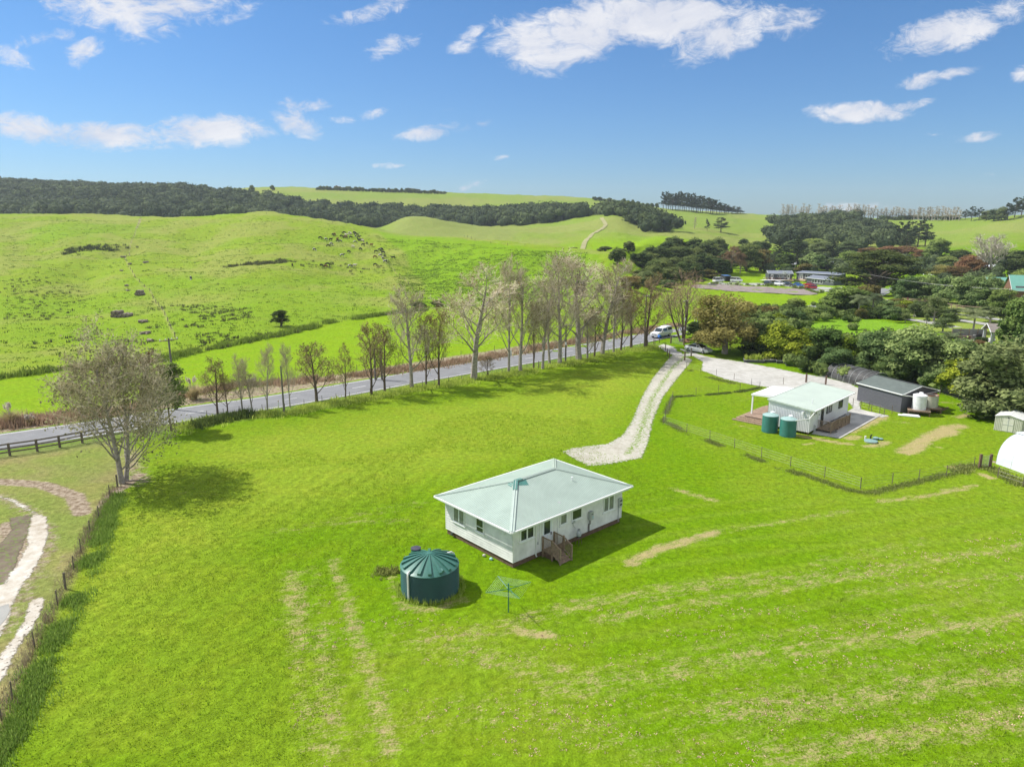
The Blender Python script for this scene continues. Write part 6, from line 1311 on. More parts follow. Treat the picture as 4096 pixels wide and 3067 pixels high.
def sat_dish():
    p = CM @ Vector((-.18, 4.75, 1.35)); root = empty('satellite_dish', p, CANG, 'white round satellite dish beside the cottage deck', 'satellite dish')
    v = MB(); n = 20; v.lathe([(.02, 0), (.16, .015), (.30, .06), (.38, .11)], n, closed_top=False, closed_bot=True); o = v.build('dish', M_trim, root, smooth=True); o.rotation_euler = (R(70), 0, R(-60)); MB().tube([(0, 0, 0), (.25, 0, -.25)], .025, 6).build('bracket', M_greypaint, root)
sat_dish()
def small_tank(px, py, r, h, lab, mwall=None, mtop=None, z0=0.0, dome=.18, cap=True, name='water_tank'):
    p = flat(px, py) if not isinstance(px, Vector) else px; root = empty(name, (p.x, p.y, z0), 0, lab, 'water tank'); prof = [(r, 0)]; n = 16
    for i in range(2 * n + 1): prof.append((r + (.02 if i % 2 else 0), .03 + (h - .06) * i / (2 * n)))
    MB().lathe(prof, 40).build('wall', mwall or M_tank, root, smooth=True)
    ro = MB().lathe([(r + .03, h - .02), (r + .02, h + .03), (r * .7, h + dome * .7), (r * .25, h + dome)], 40).build('roof', mtop or M_tanktop, root, smooth=True)
    if cap: MB().lathe([(.22, h + .02), (.22, h + dome + .06), (.05, h + dome + .10)], 20, (r * .45, r * .55, 0)).build('hatch', M_tank if mwall is None else M_trim, ro)
    return root
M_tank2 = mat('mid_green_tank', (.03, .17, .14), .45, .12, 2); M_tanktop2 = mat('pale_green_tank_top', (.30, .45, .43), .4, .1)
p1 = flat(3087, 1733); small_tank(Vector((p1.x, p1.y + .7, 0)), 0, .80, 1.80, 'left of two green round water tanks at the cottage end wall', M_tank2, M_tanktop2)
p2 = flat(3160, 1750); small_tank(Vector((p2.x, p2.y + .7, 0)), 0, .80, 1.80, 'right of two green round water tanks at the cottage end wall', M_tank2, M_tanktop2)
def quadslab(name, pts, z0, z1, m, lab=None, cat=None, kind=None):
    v = MB().prism([(p[0], p[1]) for p in pts], z0, z1, 'z'); o = v.build(name, m); return tag(o, lab, cat, kind=kind)
s2 = lambda x, y: (2900 + x / 3.16, 1500 + y / 3.16); s3 = lambda x, y: (3400 + x * .3926, 1350 + y * .3926); s8 = lambda x, y: (3800 + x * .2718, 1550 + y * .2718)
pad = [flat(*s2(*p)) for p in ((1095, 742), (1455, 803), (1980, 507), (1630, 415))]
quadslab('concrete_pad', pad, -.05, .06, mat('patched_concrete', (.50, .49, .46), .9, .22, .45, detail=8, col2=(.26, .26, .25)), kind='structure')
o = MB().lathe([(.75, 0), (.5, .16), (.2, .30), (.03, .34)], 14, (0, 0, 0)).build('gravel_heap', mat('dark_gravel', (.16, .15, .12), .95, .3, 8, bump=.05), None, smooth=True); q = flat(*s2(1325, 715)); o.location = (q.x, q.y, .058); tag(o, 'small dark heap of gravel on the concrete pad beside the cottage', 'gravel heap')
# septic lids
def septic():
    p = flat(*s2(1842, 848)); g_ = mat('grey_green_lid', (.20, .33, .31), .5, .1)
    for (px, py, r, h, lab) in ((1842, 846, .62, .22, 'largest domed septic tank lid on the right lawn'), (1905, 812, .30, .26, 'small green septic lid, middle of the group on the right lawn'), (1960, 815, .28, .18, 'small grey septic lid at the right of the group on the right lawn')):
        c = flat(*s2(px, py)); root = empty('septic_lid', c, 0, lab, 'septic lid'); MB().lathe([(r * .95, 0), (r * .95, h * .6)], 26).build('riser', M_concrete if r > .5 else M_tank, root); MB().lathe([(r * 1.04, h * .6), (r * 1.0, h * .75), (r * .5, h), (.05, h * 1.05)], 26).build('lid', g_, root, smooth=True)
    c = flat(*s2(1773, 805)); MBp = MB().tube([(0, 0, 0), (0, 0, .30)], .09, 10).build('vent_pipe', M_pipe); MBp.location = c; tag(MBp, 'short white upright pipe left of the septic lids', 'pipe')
    c = flat(*s2(1840, 803)); a = MB().tube([(0, 0, 0), (0, 0, .34), (.12, 0, .42)], .07, 8).build('air_vent', M_black); a.location = c; tag(a, 'short black bent vent beside the largest septic lid', 'vent')
septic()
# ------------------------------------------------------------ dark shed with tanks
def shed():
    O = flat(*s3(512, 768)); B_ = flat(*s3(70, 640)); Dp = flat(*s3(895, 690)); u = Vector((B_.x - O.x, B_.y - O.y, 0)); L_ = u.length; u.normalize(); ang = math.atan2(u.y, u.x)   # x away from camera, left
    W_ = 5.6; root = empty('shed', (O.x, O.y, 0), ang, 'dark grey clad gable shed with white-edged dark roof behind the cottage', 'shed'); m = mat('charcoal_cladding', (.105, .105, .125), .5, .08)
    w = MB(); ze, zr = 2.25, 3.0; w.box(0.02, L_ - .02, -W_ + .02, -.02, -.05, ze); w.prism([(-.02, ze), (-W_ / 2, zr - .05), (-W_ + .02, ze)], .02, L_ - .02)
    weatherboards(w, (0, 0), (L_, 0), 0, ze, (0, 1), .17, .03); weatherboards(w, (0, -W_), (0, 0), 0, ze, (-1, 0), .17, .03); w.build('wall', m, root)
    rr = MB(); e = .18; rr.poly([(-e, e, ze - .02), (L_ + e, e, ze - .02), (L_ + e, -W_ / 2, zr), (-e, -W_ / 2, zr)]); rr.poly([(-e, -W_ / 2, zr), (L_ + e, -W_ / 2, zr), (L_ + e, -W_ - e, ze - .02), (-e, -W_ - e, ze - .02)]); ro = rr.build('roof', mat('dark_green_grey_roof', (.115, .14, .125), .5, .12, 1.5, stripes=('x', .2, .02)), root)
    MB().bar((-e, e, ze - .06), (L_ + e, e, ze - .06), .08, .11).bar((-e, e, ze - .06), (-e, -W_ / 2, zr - .03), .04, .10).bar((-e, -W_ / 2, zr - .03), (-e, -W_ - e, ze - .06), .04, .10).bar((-e, -W_ - e, ze - .06), (L_ + e, -W_ - e, ze - .06), .08, .11).build('gutter', M_trim, root)
    MB().bar((L_ + e, e, ze - .06), (L_ + e, -W_ / 2, zr - .03), .04, .1).bar((-e, -W_ / 2, zr + .02), (L_ + e, -W_ / 2, zr + .02), .2, .04).build('ridge_cap', M_darkgrey, ro)
    MB().box(-.06, -.02, -3.0, -2.0, 1.2, 1.9).build('window', M_trim, root)
    MB().tube([(-.2, .1, ze - .1), (-.9, -1.6, ze - .35), (-1.3, -2.2, ze - .45)], .05, 8).tube([(-.3, -5.5, ze - .05), (-.35, -3.0, ze - .2), (-1.2, -1.8, ze - .28)], .04, 8).build('downpipe', M_pipe, root); return root, ang
SHED, SANG = shed()
def stand(name, c, w, d, h, ang, lab, cat='tank stand'):
    root = empty(name, (c.x, c.y, 0), ang, lab, cat); t = MB()
    for k in range(7): y = -d / 2 + d * k / 7; t.box(-w / 2, w / 2, y, y + d / 7 - .03, h - .06, h)
    t.build('platform', M_timber2, root)
    for x in (-w / 2 + .1, w / 2 - .1):
        for y in (-d / 2 + .1, d / 2 - .1): MB().box(x - .06, x + .06, y - .06, y + .06, -.05, h - .065).build('leg', M_timber, root)
    MB().bar((-w / 2, -d / 2 + .06, h - .14), (w / 2, -d / 2 + .06, h - .14), .06, .12).bar((-w / 2, d / 2 - .06, h - .14), (w / 2, d / 2 - .06, h - .14), .06, .12).build('bearer', M_timber, root); return root
pw = flat(*s3(712, 790)); pt_ = flat(*s3(836, 768))
pw.y += .4; pt_.y += .6
stand('tank_stand', pw, 2.3, 1.9, .62, R(-25), 'low weathered timber stand carrying the white corrugated tank'); stand('tank_stand', pt_, 2.1, 1.8, .62, R(-15), 'low weathered timber stand carrying the rusty-rimmed tank')
small_tank(Vector((pw.x, pw.y, 0)), 0, .72, 1.62, 'white corrugated water tank with domed top at the end of the dark shed', mat('white_tank', (.72, .73, .74), .5, .12, 2), mat('white_tank_top', (.80, .81, .82), .4, .05), .62)
def rusty():
    root = empty('water_tank', (pt_.x, pt_.y, .62), 0, 'open corrugated iron water tank with rust-red rim beside the white tank', 'water tank'); r, h = .78, 1.42; prof = [(r, 0)]
    for i in range(25): prof.append((r + (.025 if i % 2 else 0), .02 + (h - .04) * i / 24))
    MB().lathe(prof, 36, closed_top=False).build('wall', mat('cream_corrugated_iron', (.55, .54, .44), .5, .15, 2), root, smooth=True); MB().lathe([(r + .03, h - .03), (r + .03, h + .02), (r - .06, h + .01)], 36, closed_top=False).build('rim', mat('rust_red', (.32, .09, .05), .8, .3, 4), root); MB().lathe([(r - .02, h - .25), (.1, h - .22)], 36).build('lid', mat('rusty_lid', (.34, .15, .10), .8, .3, 3), root)
rusty()
rs_ = random.Random(4)
for i in range(6):
    c = flat(*s3(900 + 12 * i, 765 + 8 * (i % 2))); o = MB().bar((-.9 + .2 * i * .5, 0, .05), (.7, rs_.uniform(-.3, .3), .30 + .07 * i), .12, .04).build('timber_plank', M_timber, None); o.location = (c.x, c.y + .4, 0); o.rotation_euler = (0, 0, rs_.uniform(-.5, .5)); tag(o, f'old dark plank in the heap beside the tank stands, {nth(i)} from the left', 'plank', 'planks heaped by the tank stands')
c = flat(*s3(600, 800)); o = MB().box(-1.1, 1.1, -.3, .3, .02, .10).box(-.6, 1.0, -.1, .4, .102, .16).build('board_stack', M_trim); o.location = (c.x, c.y, 0); o.rotation_euler = (0, 0, R(-22)); tag(o, 'pale boards lying on the grass in front of the tank stand', 'boards')
# ------------------------------------------------------------ garden shed, tunnel houses
def garden_shed():
    O = flat(*s8(640, 620)); E_ = flat(*s8(1035, 690)); u = Vector((E_.x - O.x, E_.y - O.y, 0)).normalized(); ang = math.atan2(u.y, u.x); L_ = (E_ - O).length; W_ = 3.0; ze, zr = 1.55, 1.85
    root = empty('garden_shed', (O.x, O.y, 0), ang, 'cream ribbed metal garden shed with double doors at the right edge', 'shed'); m = mat('cream_ribbed_metal', (.66, .65, .56), .45, .06)
    w = MB(); w.box(.03, L_ - .03, .03, W_ - .03, 0, ze); w.prism([(.02, ze), (L_ / 2, zr - .03), (L_ - .02, ze)], .03, W_ - .03, 'y'); n = 16
    for k in range(n): x = L_ * k / n; w.box(x, x + L_ / n * .4, -.01, .03, 0.02, ze)
    for k in range(16): y = W_ * k / 16; w.box(L_ - .03, L_ + .01, y, y + .08, .02, ze)
    w.build('wall', m, root)
    d = MB()
    for x in (L_ * .30, L_ * .505): d.box(x, x + L_ * .195, -.035, -.012, .08, ze - .12)
    do = d.build('door', m, root); MB().bar((L_ * .30, -.045, .78), (L_ * .70, -.045, .78), .02, .04).bar((L_ * .502, -.045, .1), (L_ * .502, -.045, ze - .1), .03, .02).build('door_bar', M_greypaint, do)
    r_ = MB().poly([(-.08, -.1, ze), (L_ / 2, -.1, zr), (L_ / 2, W_, zr), (-.08, W_, ze)]).poly([(L_ / 2, -.1, zr), (L_ + .08, -.1, ze), (L_ + .08, W_, ze), (L_ / 2, W_, zr)]).build('roof', mat('pale_shed_roof', (.72, .73, .70), .4, .06, 2, stripes=('y', .15, .02)), root)
    MB().box(L_ * .46, L_ * .52, -.05, -.04, ze - .02, ze + .06).build('vent', M_black, root)
garden_shed()
def arch(n=14, rx=2.3, rz=2.7, flat_=.0):
    return [(rx * math.cos(math.pi * i / n), rz * math.sin(math.pi * i / n) ** .75) for i in range(n + 1)]
def tunnel_white():
    p = Vector((44.45, 62.6, 0)); q = Vector((45.3, 59.3, 0)); d = (q - p).normalized(); ang = math.atan2(d.y, d.x)   # x along the tunnel towards the camera side
    root = empty('tunnel_house', (p.x, p.y, 0), ang, 'white plastic-covered arched tunnel house at the right edge', 'greenhouse'); rx, rz, L_ = 2.3, 2.75, 9.0; A = [(a + rx, z) for a, z in arch(18, rx, rz)]
    def sh(y): return y
    c = MB(); n = len(A) - 1
    for i in range(n):
        (a0, z0), (a1, z1) = A[i], A[i + 1]; c.poly([(0, a0, z0), (L_, a0, z0), (L_, a1, z1), (0, a1, z1)])
    c.poly([(0, a, z) for a, z in A]); c.poly([(L_, a, z) for a, z in A])
    cv = c.build('cover', mat('milky_plastic_film', (.72, .76, .82), .30, .10, .5, spec=.6), root, smooth=True)
    h = MB()
    for x in np.linspace(0.02, L_ - .02, 7): h.tube([(x, a * .995 + .01, z * 1.006) for a, z in A], .022, 6)
    h.tube([(0, .22, 1.35), (L_, .22, 1.35)], .02, 6); h.build('hoop', M_greypaint, root)
    MB().box(-.05, L_, rx - .45, rx + .45, rz + .04, rz + .10).build('ridge_vent', mat('pale_vent_sheet', (.70, .75, .76), .4), root)
tunnel_white()
def tunnel_shade():
    a = flat(3302, 1507); b = flat(3424, 1545)
    p = flat(*(3302, 1507)); q = flat(3420, 1541); d = (q - p); L_ = d.length + 2.2; d.normalize(); ang = math.atan2(d.y, d.x)
    root = empty('shade_tunnel', (p.x, p.y, 0), ang, 'black shade-cloth arched tunnel house beside the gravel yard', 'shade house'); rx, rz = 1.9, 2.0; A = [(a_ + rx, z) for a_, z in arch(16, rx, rz)]
    m = bpy.data.materials.new('black_shade_cloth'); m.use_nodes = True; nt = m.node_tree; bs = nt.nodes['Principled BSDF']; bs.inputs['Base Color'].default_value = (.03, .032, .038, 1); bs.inputs['Roughness'].default_value = .6
    tr = nt.nodes.new('ShaderNodeBsdfTransparent'); ms = nt.nodes.new('ShaderNodeMixShader'); ms.inputs[0].default_value = .82; nt.links.new(tr.outputs[0], ms.inputs[1]); nt.links.new(bs.outputs[0], ms.inputs[2]); nt.links.new(ms.outputs[0], nt.nodes['Material Output'].inputs[0])
    nz = nt.nodes.new('ShaderNodeTexNoise'); nz.inputs['Scale'].default_value = 1.2; rp = nt.nodes.new('ShaderNodeMapRange'); rp.inputs[1].default_value = .35; rp.inputs[2].default_value = .65; rp.inputs[3].default_value = .035; rp.inputs[4].default_value = .09; tcn = nt.nodes.new('ShaderNodeTexCoord'); nt.links.new(tcn.outputs['Object'], nz.inputs[0]); nt.links.new(nz.outputs[0], rp.inputs[0]); nt.links.new(rp.outputs[0], bs.inputs['Base Color'])
    c = MB(); K = 24
    for j in range(K):
        x0, x1 = L_ * j / K, L_ * (j + 1) / K; sg = lambda x: 1 - .035 * math.sin(math.pi * ((x / L_ * 7) % 1))
        for i in range(len(A) - 1):
            (a0, z0), (a1, z1) = A[i], A[i + 1]; c.poly([(x0, a0, z0 * sg(x0)), (x1, a0, z0 * sg(x1)), (x1, a1, z1 * sg(x1)), (x0, a1, z1 * sg(x0))])
    c.poly([(0, a_, z) for a_, z in A]); c.build('shade_cloth', m, root)
    h = MB(); [h.tube([(x, a_, z * 1.01) for a_, z in A], .025, 6) for x in np.linspace(.02, L_ - .02, 8)]; h.build('hoop', M_greypaint, root)
    MB().poly([(L_ + .01, a_ * .9 + .19, z * .95) for a_, z in A]).build('end_panel', M_tank, root)
tunnel_shade()
# raised beds
BEDS = [(712, 273, 1.5), (763, 270, 1.3), (812, 266, .8), (846, 272, 1.2), (892, 278, 1.5), (942, 291, 1.4), (985, 300, .8), (1105, 328, 1.0)]
for i, (x, y, w_) in enumerate(BEDS):
    p = flat(2500 + x * .7215, 1250 + y * .7215); root = empty('raised_bed', p, R(-12), f'dark-sided raised garden bed along the yard fence, {nth(i)} from the left', 'garden bed', 'raised garden beds along the yard fence')
    b = MB(); h = .42; d = 1.0; t = .05
    for (x0, x1, y0, y1) in ((-w_, w_, -d, -d + t), (-w_, w_, d - t, d), (-w_, -w_ + t, -d + t, d - t), (w_ - t, w_, -d + t, d - t)): b.box(x0, x1, y0, y1, 0, h)
    b.build('side_board', M_darkgrey, root); MB().box(-w_ - .02, w_ + .02, -d - .02, -d + .05, h, h + .04).box(-w_ - .02, -w_ + .04, -d + .05, d, h, h + .04).box(w_ - .04, w_ + .02, -d + .05, d, h, h + .04).build('rim', mat('greyed_rim_board', (.42, .42, .42), .7), root)
    MB().box(-w_ + t, w_ - t, -d + t, d - t, .05, h - .08).build('soil', mat('dark_soil', (.06, .045, .03), .95), root)
    rg = np.random.default_rng(i); n = 12 if i else 30; P = np.column_stack([rg.uniform(-w_ * .8, w_ * .8, n), rg.uniform(-.7, .7, n), np.full(n, .36)]); ob = blades('plants', P, 0.4 if i else .7, .05, LM_weed if i % 2 else LM_grass, 9, i + 70, .12, kind=None); ob.parent = root
# ------------------------------------------------------------ fences
def wire_fence(name, pts, h, lab, every=None, r=.035, wires=4, mpost=None, square=False, hv=.05, seed=1, cat='fence', strain=0):
    rg = random.Random(seed); root = empty(name, pts[0], 0, lab, cat); o = pts[0]; P = []
    if every is None: P = list(pts)
    else:
        for a, b in zip(pts[:-1], pts[1:]):
            n = max(1, round((b - a).length / every)); P += [a.lerp(b, k / n) for k in range(n)]
        P.append(pts[-1])
    P = [Vector((p.x, p.y, ground_z(p.x, p.y))) for p in P]; tops = []
    for i, p in enumerate(P[:100]):
        rr = r * (2.0 if (strain and i % strain == 0) else 1.0); hh = h * (1 + rg.uniform(-hv, hv)) * (1.08 if rr > r else 1); q = p - o; t = q + Vector((rg.uniform(-.04, .04), rg.uniform(-.04, .04), hh)); tops.append(t)
        m = MB()
        if square: m.bar(q - Vector((0, 0, .2)), t, rr * 2, rr * 2)
        else: m.tube([q - Vector((0, 0, .2)), t], rr, 7)
        m.build('post', mpost or M_post, root)
    W = MB(); 
    for k in range(wires):
        f = (k + 1) / (wires + .25)
        for i in range(len(tops) - 1):
            a = (P[i] - o).lerp(tops[i], f); b = (P[i + 1] - o).lerp(tops[i + 1], f); W.tube([a, b], .006, 3, False)
    if wires: W.build('wire', M_wire, root)
    return root
def rail_fence(name, pts, h, lab, every=2.6, rails=3, m=None):
    root = empty(name, pts[0], 0, lab, 'fence'); o = pts[0]; P = []
    for a, b in zip(pts[:-1], pts[1:]):
        n = max(1, round((b - a).length / every)); P += [a.lerp(b, k / n) for k in range(n)]
    P.append(pts[-1]); P = [Vector((p.x, p.y, ground_z(p.x, p.y))) for p in P]
    for p in P: q = p - o; MB().box(q.x - .08, q.x + .08, q.y - .08, q.y + .08, q.z - .2, q.z + h).build('post', m or M_post, root)
    for k in range(rails):
        z = h * (.32 + .62 * k / max(1, rails - 1)); R__ = MB(); [R__.bar(a - o + Vector((0, -.10, z)), b - o + Vector((0, -.10, z)), .035, .14) for a, b in zip(P[:-1], P[1:])]; R__.build('rail', m or M_post, root)
wire_fence('wire_fence', [Vector((p.x, p.y, 0)) for p in FENCE_LEFT[:-1]], 1.0, 'wire fence with old timber posts between the left paddock and the near field', 3.2, .034, 5, seed=3, strain=6)
rail_fence('rail_fence', HL([(-260, 1870), (40, 1822), (150, 1806), (240, 1790), (330, 1772), (560, 1735)]), 1.25, 'dark timber post and rail fence beside the road at the left edge', 2.5, 3)
wire_fence('roadside_fence', HL([(590, 1742), (700, 1718), (830, 1680), (960, 1660), (1140, 1648), (1290, 1615), (1400, 1600), (1560, 1575), (1640, 1562), (1740, 1545), (1900, 1520), (2060, 1492), (2200, 1463), (2400, 1425), (2560, 1393), (2620, 1380)]), 1.05, 'long wire fence with thin posts along the paddock side of the road', 2.2, .03, 4, seed=6, strain=12)
wire_fence('far_road_fence', HL([(720, 1575), (1000, 1532), (1330, 1495), (1700, 1455), (2100, 1385), (2480, 1325), (2620, 1298), (2760, 1283), (2950, 1255), (3120, 1225)]), 1.05, 'wire fence on the field side of the road bank', 4.0, .035, 3, seed=8)
NF = [(2652, 1700), (2663, 1640), (2676, 1617), (2683, 1598)]
s25 = lambda x, y: (2500 + x * .7215, 1250 + y * .7215)
wire_fence('yard_fence', HL([s25(*p) for p in ((211, 622), (225, 585), (245, 545), (253, 510), (264, 480))]), 1.0, 'short run of wire fence beside the gravel driveway at the cottage yard corner', None, .028, 4, seed=9)
wire_fence('yard_fence', HL([s25(*p) for p in ((211, 622), (341, 665), (470, 708), (607, 752), (757, 805), (916, 855), (1106, 915), (1305, 978))]), 1.0, 'near wire fence of the cottage yard running right from the driveway', None, .03, 4, seed=10)
wire_fence('yard_fence', HL([s25(*p) for p in ((1305, 978), (1480, 950), (1628, 928), (1781, 907), (1933, 855))]), 1.0, 'near wire fence of the cottage yard rising to the small wire gate', None, .03, 4, seed=11)
wire_fence('yard_fence', HL([s25(*p) for p in ((264, 480), (394, 455), (517, 440), (637, 430), (746, 420))]), .95, 'short wire fence behind the cottage verandah', None, .028, 3, seed=12)
wire_fence('yard_fence', HL([s25(*p) for p in ((340, 308), (420, 333), (507, 348), (604, 372), (701, 403), (878, 398))]), .95, 'thin-post wire fence along the near edge of the gravel yard', None, .028, 3, seed=13)
wire_fence('yard_fence', HL([s8(700, 1325), s8(1068, 1455), s8(1500, 1600)]), 1.05, 'wire fence right of the small wire gate', None, .035, 3, seed=14)
wire_fence('yard_fence', HL([s3(30, 705), s3(105, 722), s3(190, 740), s3(217, 757), s3(300, 775), s3(345, 792), s3(427, 776), s3(515, 760)]), 1.0, 'wire fence between the concrete pad and the dark shed', None, .032, 3, seed=15)
wire_fence('garden_fence', HL([(2868, 1390), (2920, 1402), (2975, 1415), (3040, 1425), (3110, 1437), (3183, 1453), (3250, 1467), (3300, 1480)]), 1.2, 'wire fence with stout posts behind the raised garden beds', None, .07, 4, seed=16)
wire_fence('garden_fence', HL([s3(915, 575), s3(1175, 680), s3(1285, 705), s3(1420, 735)]), 1.25, 'wire fence with a stout pale post under the trees right of the dark shed', None, .07, 5, seed=17)
rail_fence('rail_fence', HL([(3610, 1208), (3660, 1214), (3720, 1214)]), 1.3, 'post and rail fence under the rounded trees of the village', 4, 3, M_timber2)
rail_fence('rail_fence', HL([(3782, 1232), (3850, 1243), (3960, 1252)]), 1.3, 'grey post and rail fence beside the upper village path', 4, 3, M_timber2)
wire_fence('hill_fence', HL([(700, 1350), (650, 1240), (600, 1165), (540, 1110), (500, 1040), (520, 990), (545, 920), (565, 874)]), 1.1, 'long wire fence running straight up the left hill', 12, .09, 2, seed=20)
wire_fence('hill_fence', HL([(1690, 1190), (1620, 1120), (1560, 1060), (1500, 1010), (1455, 970), (1400, 905)]), 1.1, 'wire fence up the hill at the right of the herd', 14, .09, 2, seed=21)
wire_fence('hill_fence', HL([(850, 868), (1000, 856), (1200, 870), (1330, 893), (1500, 917), (1700, 942), (1900, 963), (2100, 984)]), 1.1, 'wire fence along the crest of the near hill', 10, .08, 2, seed=22)
# gates
def gate(a, b, h, lab, posts=True, mesh=False):
    root = empty('field_gate', a, math.atan2((b - a).y, (b - a).x), lab, 'gate'); L_ = (b - a).length; m = mat('galvanised_gate_pipe', (.40, .43, .42), .4, .1, metal=.4)
    g_ = MB(); g_.tube([(.1, 0, .15), (.1, 0, h), (L_ - .1, 0, h), (L_ - .1, 0, .15), (.1, 0, .15)], .03, 7)
    for k in range(1, 5): g_.tube([(.1, 0, .15 + (h - .15) * k / 5), (L_ - .1, 0, .15 + (h - .15) * k / 5)], .014, 5)
    if mesh: [g_.tube([(x, 0, .15), (x, 0, h)], .008, 4) for x in np.linspace(.2, L_ - .2, 8)]
    g_.build('gate_frame', m, root)
    if posts: [MB().box(x - .09, x + .09, -.09, .09, -.2, h + .15).build('post', M_timber, root) for x in (-.05, L_ + .05)]
gate(hit(*s25(255, 172)), hit(*s25(325, 182)), 1.1, 'open steel farm gate behind the white hatchback car', True); gate(hit(*s8(440, 1180)), hit(*s8(575, 1180)), 1.15, 'small steel wire gate beside the white tunnel house', True, True)
gate(hit(*s25(1005, 387)), hit(*s25(1110, 400)), 1.1, 'steel gate behind the cottage roof in the gravel yard', True); gate(hit(2739, 1441), hit(2764, 1425), 1.2, 'wire mesh gate standing at the top of the track driveway', True, True)
for i, (x, y) in enumerate(((287, 580), (492, 672), (527, 760), (566, 800))):
    p = hit(2550 + x / 4.424, 1250 + y / 4.424); o = MB().tube([(0, 0, -.2), (0, 0, 1.15)], .07, 7).build('gate_post', M_timber); o.location = p; tag(o, f'round timber post left of the driveway entrance, {nth(i)} from the road', 'post', 'posts left of the driveway entrance')
# letterbox, logs, signs, poles
p = hit(2637, 1370); root = empty('letterbox', p, .3, 'blue letterbox on a post at the driveway entrance', 'letterbox'); MB().box(-.05, .05, -.05, .05, -.1, .95).build('post', M_timber, root); bx = MB().prism([(-.22, .95), (.22, .95), (.22, 1.25), (.12, 1.38), (-.12, 1.38), (-.22, 1.25)], -.32, .32, 'y').build('box', mat('bright_blue_paint', (.02, .13, .48), .4), root); MB().box(-.15, .15, -.335, -.322, 1.12, 1.16).build('slot', M_black, bx)
rs_ = random.Random(9)
for i in range(9):
    p = hit(2738 + 3 * (i % 5) + i, 1371 - (i // 5) * 1); o = MB().tube([(-.35, 0, 0), (.35, 0, 0)], rs_.uniform(.16, .26), 12).build('log', mat('cut_log_wood', (.36, .22, .13), .85, .3, 5)); o.location = (p.x + rs_.uniform(-.6, .6), p.y + rs_.uniform(-.4, .4), .2 + .34 * (i // 5)); o.rotation_euler = (0, 0, rs_.uniform(-1.5, 1.5)); tag(o, f'cut log in the pile by the vase-shaped tree, {nth(i)} from the left', 'log', 'cut logs piled by the vase-shaped tree')
def text_mesh(s, size, m, parent, loc, rot):
    cu = bpy.data.curves.new('text', 'FONT'); cu.body = s; cu.size = size; cu.extrude = .004; cu.align_x = 'CENTER'; cu.align_y = 'CENTER'; t = bpy.data.objects.new('t', cu); C.objects.link(t); dg = bpy.context.evaluated_depsgraph_get(); me = bpy.data.meshes.new_from_object(t.evaluated_get(dg)); bpy.data.objects.remove(t); o = link('numeral', me, parent, m); o.location = loc; o.rotation_euler = rot; return o
def speed_sign():
    p = hit(2783, 1300); root = empty('speed_sign', p, 0, 'round red-rimmed speed sign reading 60 on two white posts beyond the road', 'road sign'); [MB().tube([(x, 0, -.2), (x, 0, 2.3)], .05, 8).build('post', M_trim, root) for x in (-.28, .28)]
    MB().tube([(0, -.06, 2.75), (0, -.09, 2.75)], .52, 28).build('rim', mat('sign_red', (.55, .02, .02), .4), root); MB().tube([(0, -.095, 2.75), (0, -.10, 2.75)], .39, 28).build('face', M_trim, root); text_mesh('60', .42, M_black, root, (0, -.108, 2.75), (R(90), 0, 0)); MB().box(-.4, .4, -.05, -.03, 2.2, 2.7).build('backing', M_trim, root)
speed_sign()
def pole(px, py, top, lab, arm=True, white=True, r=.14, double=False, az=.9):
    p = hit(px, py); h = height_at(p, top); root = empty('power_pole', p, az, lab, 'power pole'); m = mat('grey_pole_timber', (.17, .155, .14), .85, .2, 2)
    MB().tube([(0, 0, -.3), (0, 0, h)], [r, r * .72], 10).build('pole', m, root)
    if double: MB().tube([(.9, 0, -.3), (.9, 0, h)], [r, r * .72], 10).build('pole', m, root)
    if white: MB().lathe([(r * 1.02, h * .48), (r * .98, h * .56)], 10, closed_top=False).build('sleeve', M_trim, root)
    if arm:
        MB().bar((-1.1, 0, h - .25), (1.1 + (.9 if double else 0), 0, h - .25), .1, .1).build('crossarm', M_timber2, root); ins = MB(); [ins.lathe([(.05, 0), (.06, .1), (.03, .18)], 8, (x, 0, h - .2)) for x in (-1.0, -.35, .35, 1.0)]; ins.build('insulator', M_trim, root)
    return root, Vector((p.x, p.y, p.z + h - .1))
_, t1 = pole(705, 1640, 1352, 'grey power pole with white band rising beside the big bare tree'); _, t2 = pole(1137, 1657, 1464, 'plain leaning timber pole in the verge beside the road', False, False, .12)
_, t3 = pole(2262, 1452, 1300, 'power pole hidden among the tall poplars', True, True); _, t4 = pole(2737, 1360, 1200, 'power pole standing inside the vase-shaped bare tree', True, True); _, t5 = pole(1502, 1520, 1395, 'pair of short timber poles beyond the road behind the alders', False, False, .16, True, .2)
_, t6 = pole(4028, 1242, 1155, 'grey power pole in front of the green-roofed barn', True, True); _, t7 = pole(2577, 1392, 1180, 'power pole at the right end of the roadside row', True, True)
def wires(a, b, n=2, sag=.9, lab=''):
    W = MB(); 
    for k in range(n):
        o = Vector((0, .9 * (k - .5 * (n - 1)), 0)); pts = [(a + o).lerp(b + o, i / 14) - Vector((0, 0, sag * 4 * (i / 14) * (1 - i / 14))) for i in range(15)]; W.tube(pts, .018, 3, False)
    tag(W.build('power_line', M_wire), lab, 'power line')
wires(t4, t7, 2, .6, 'pair of power wires between the poles by the vase-shaped tree'); wires(Vector((hit(3470, 1200).x, hit(3470, 1200).y, t6.z)), t6, 2, .8, 'pair of pale power wires crossing in front of the rounded village trees'); wires(t6, t6 + Vector((60, -12, 0)), 2, .8, 'pair of pale power wires leaving the barn pole to the right')
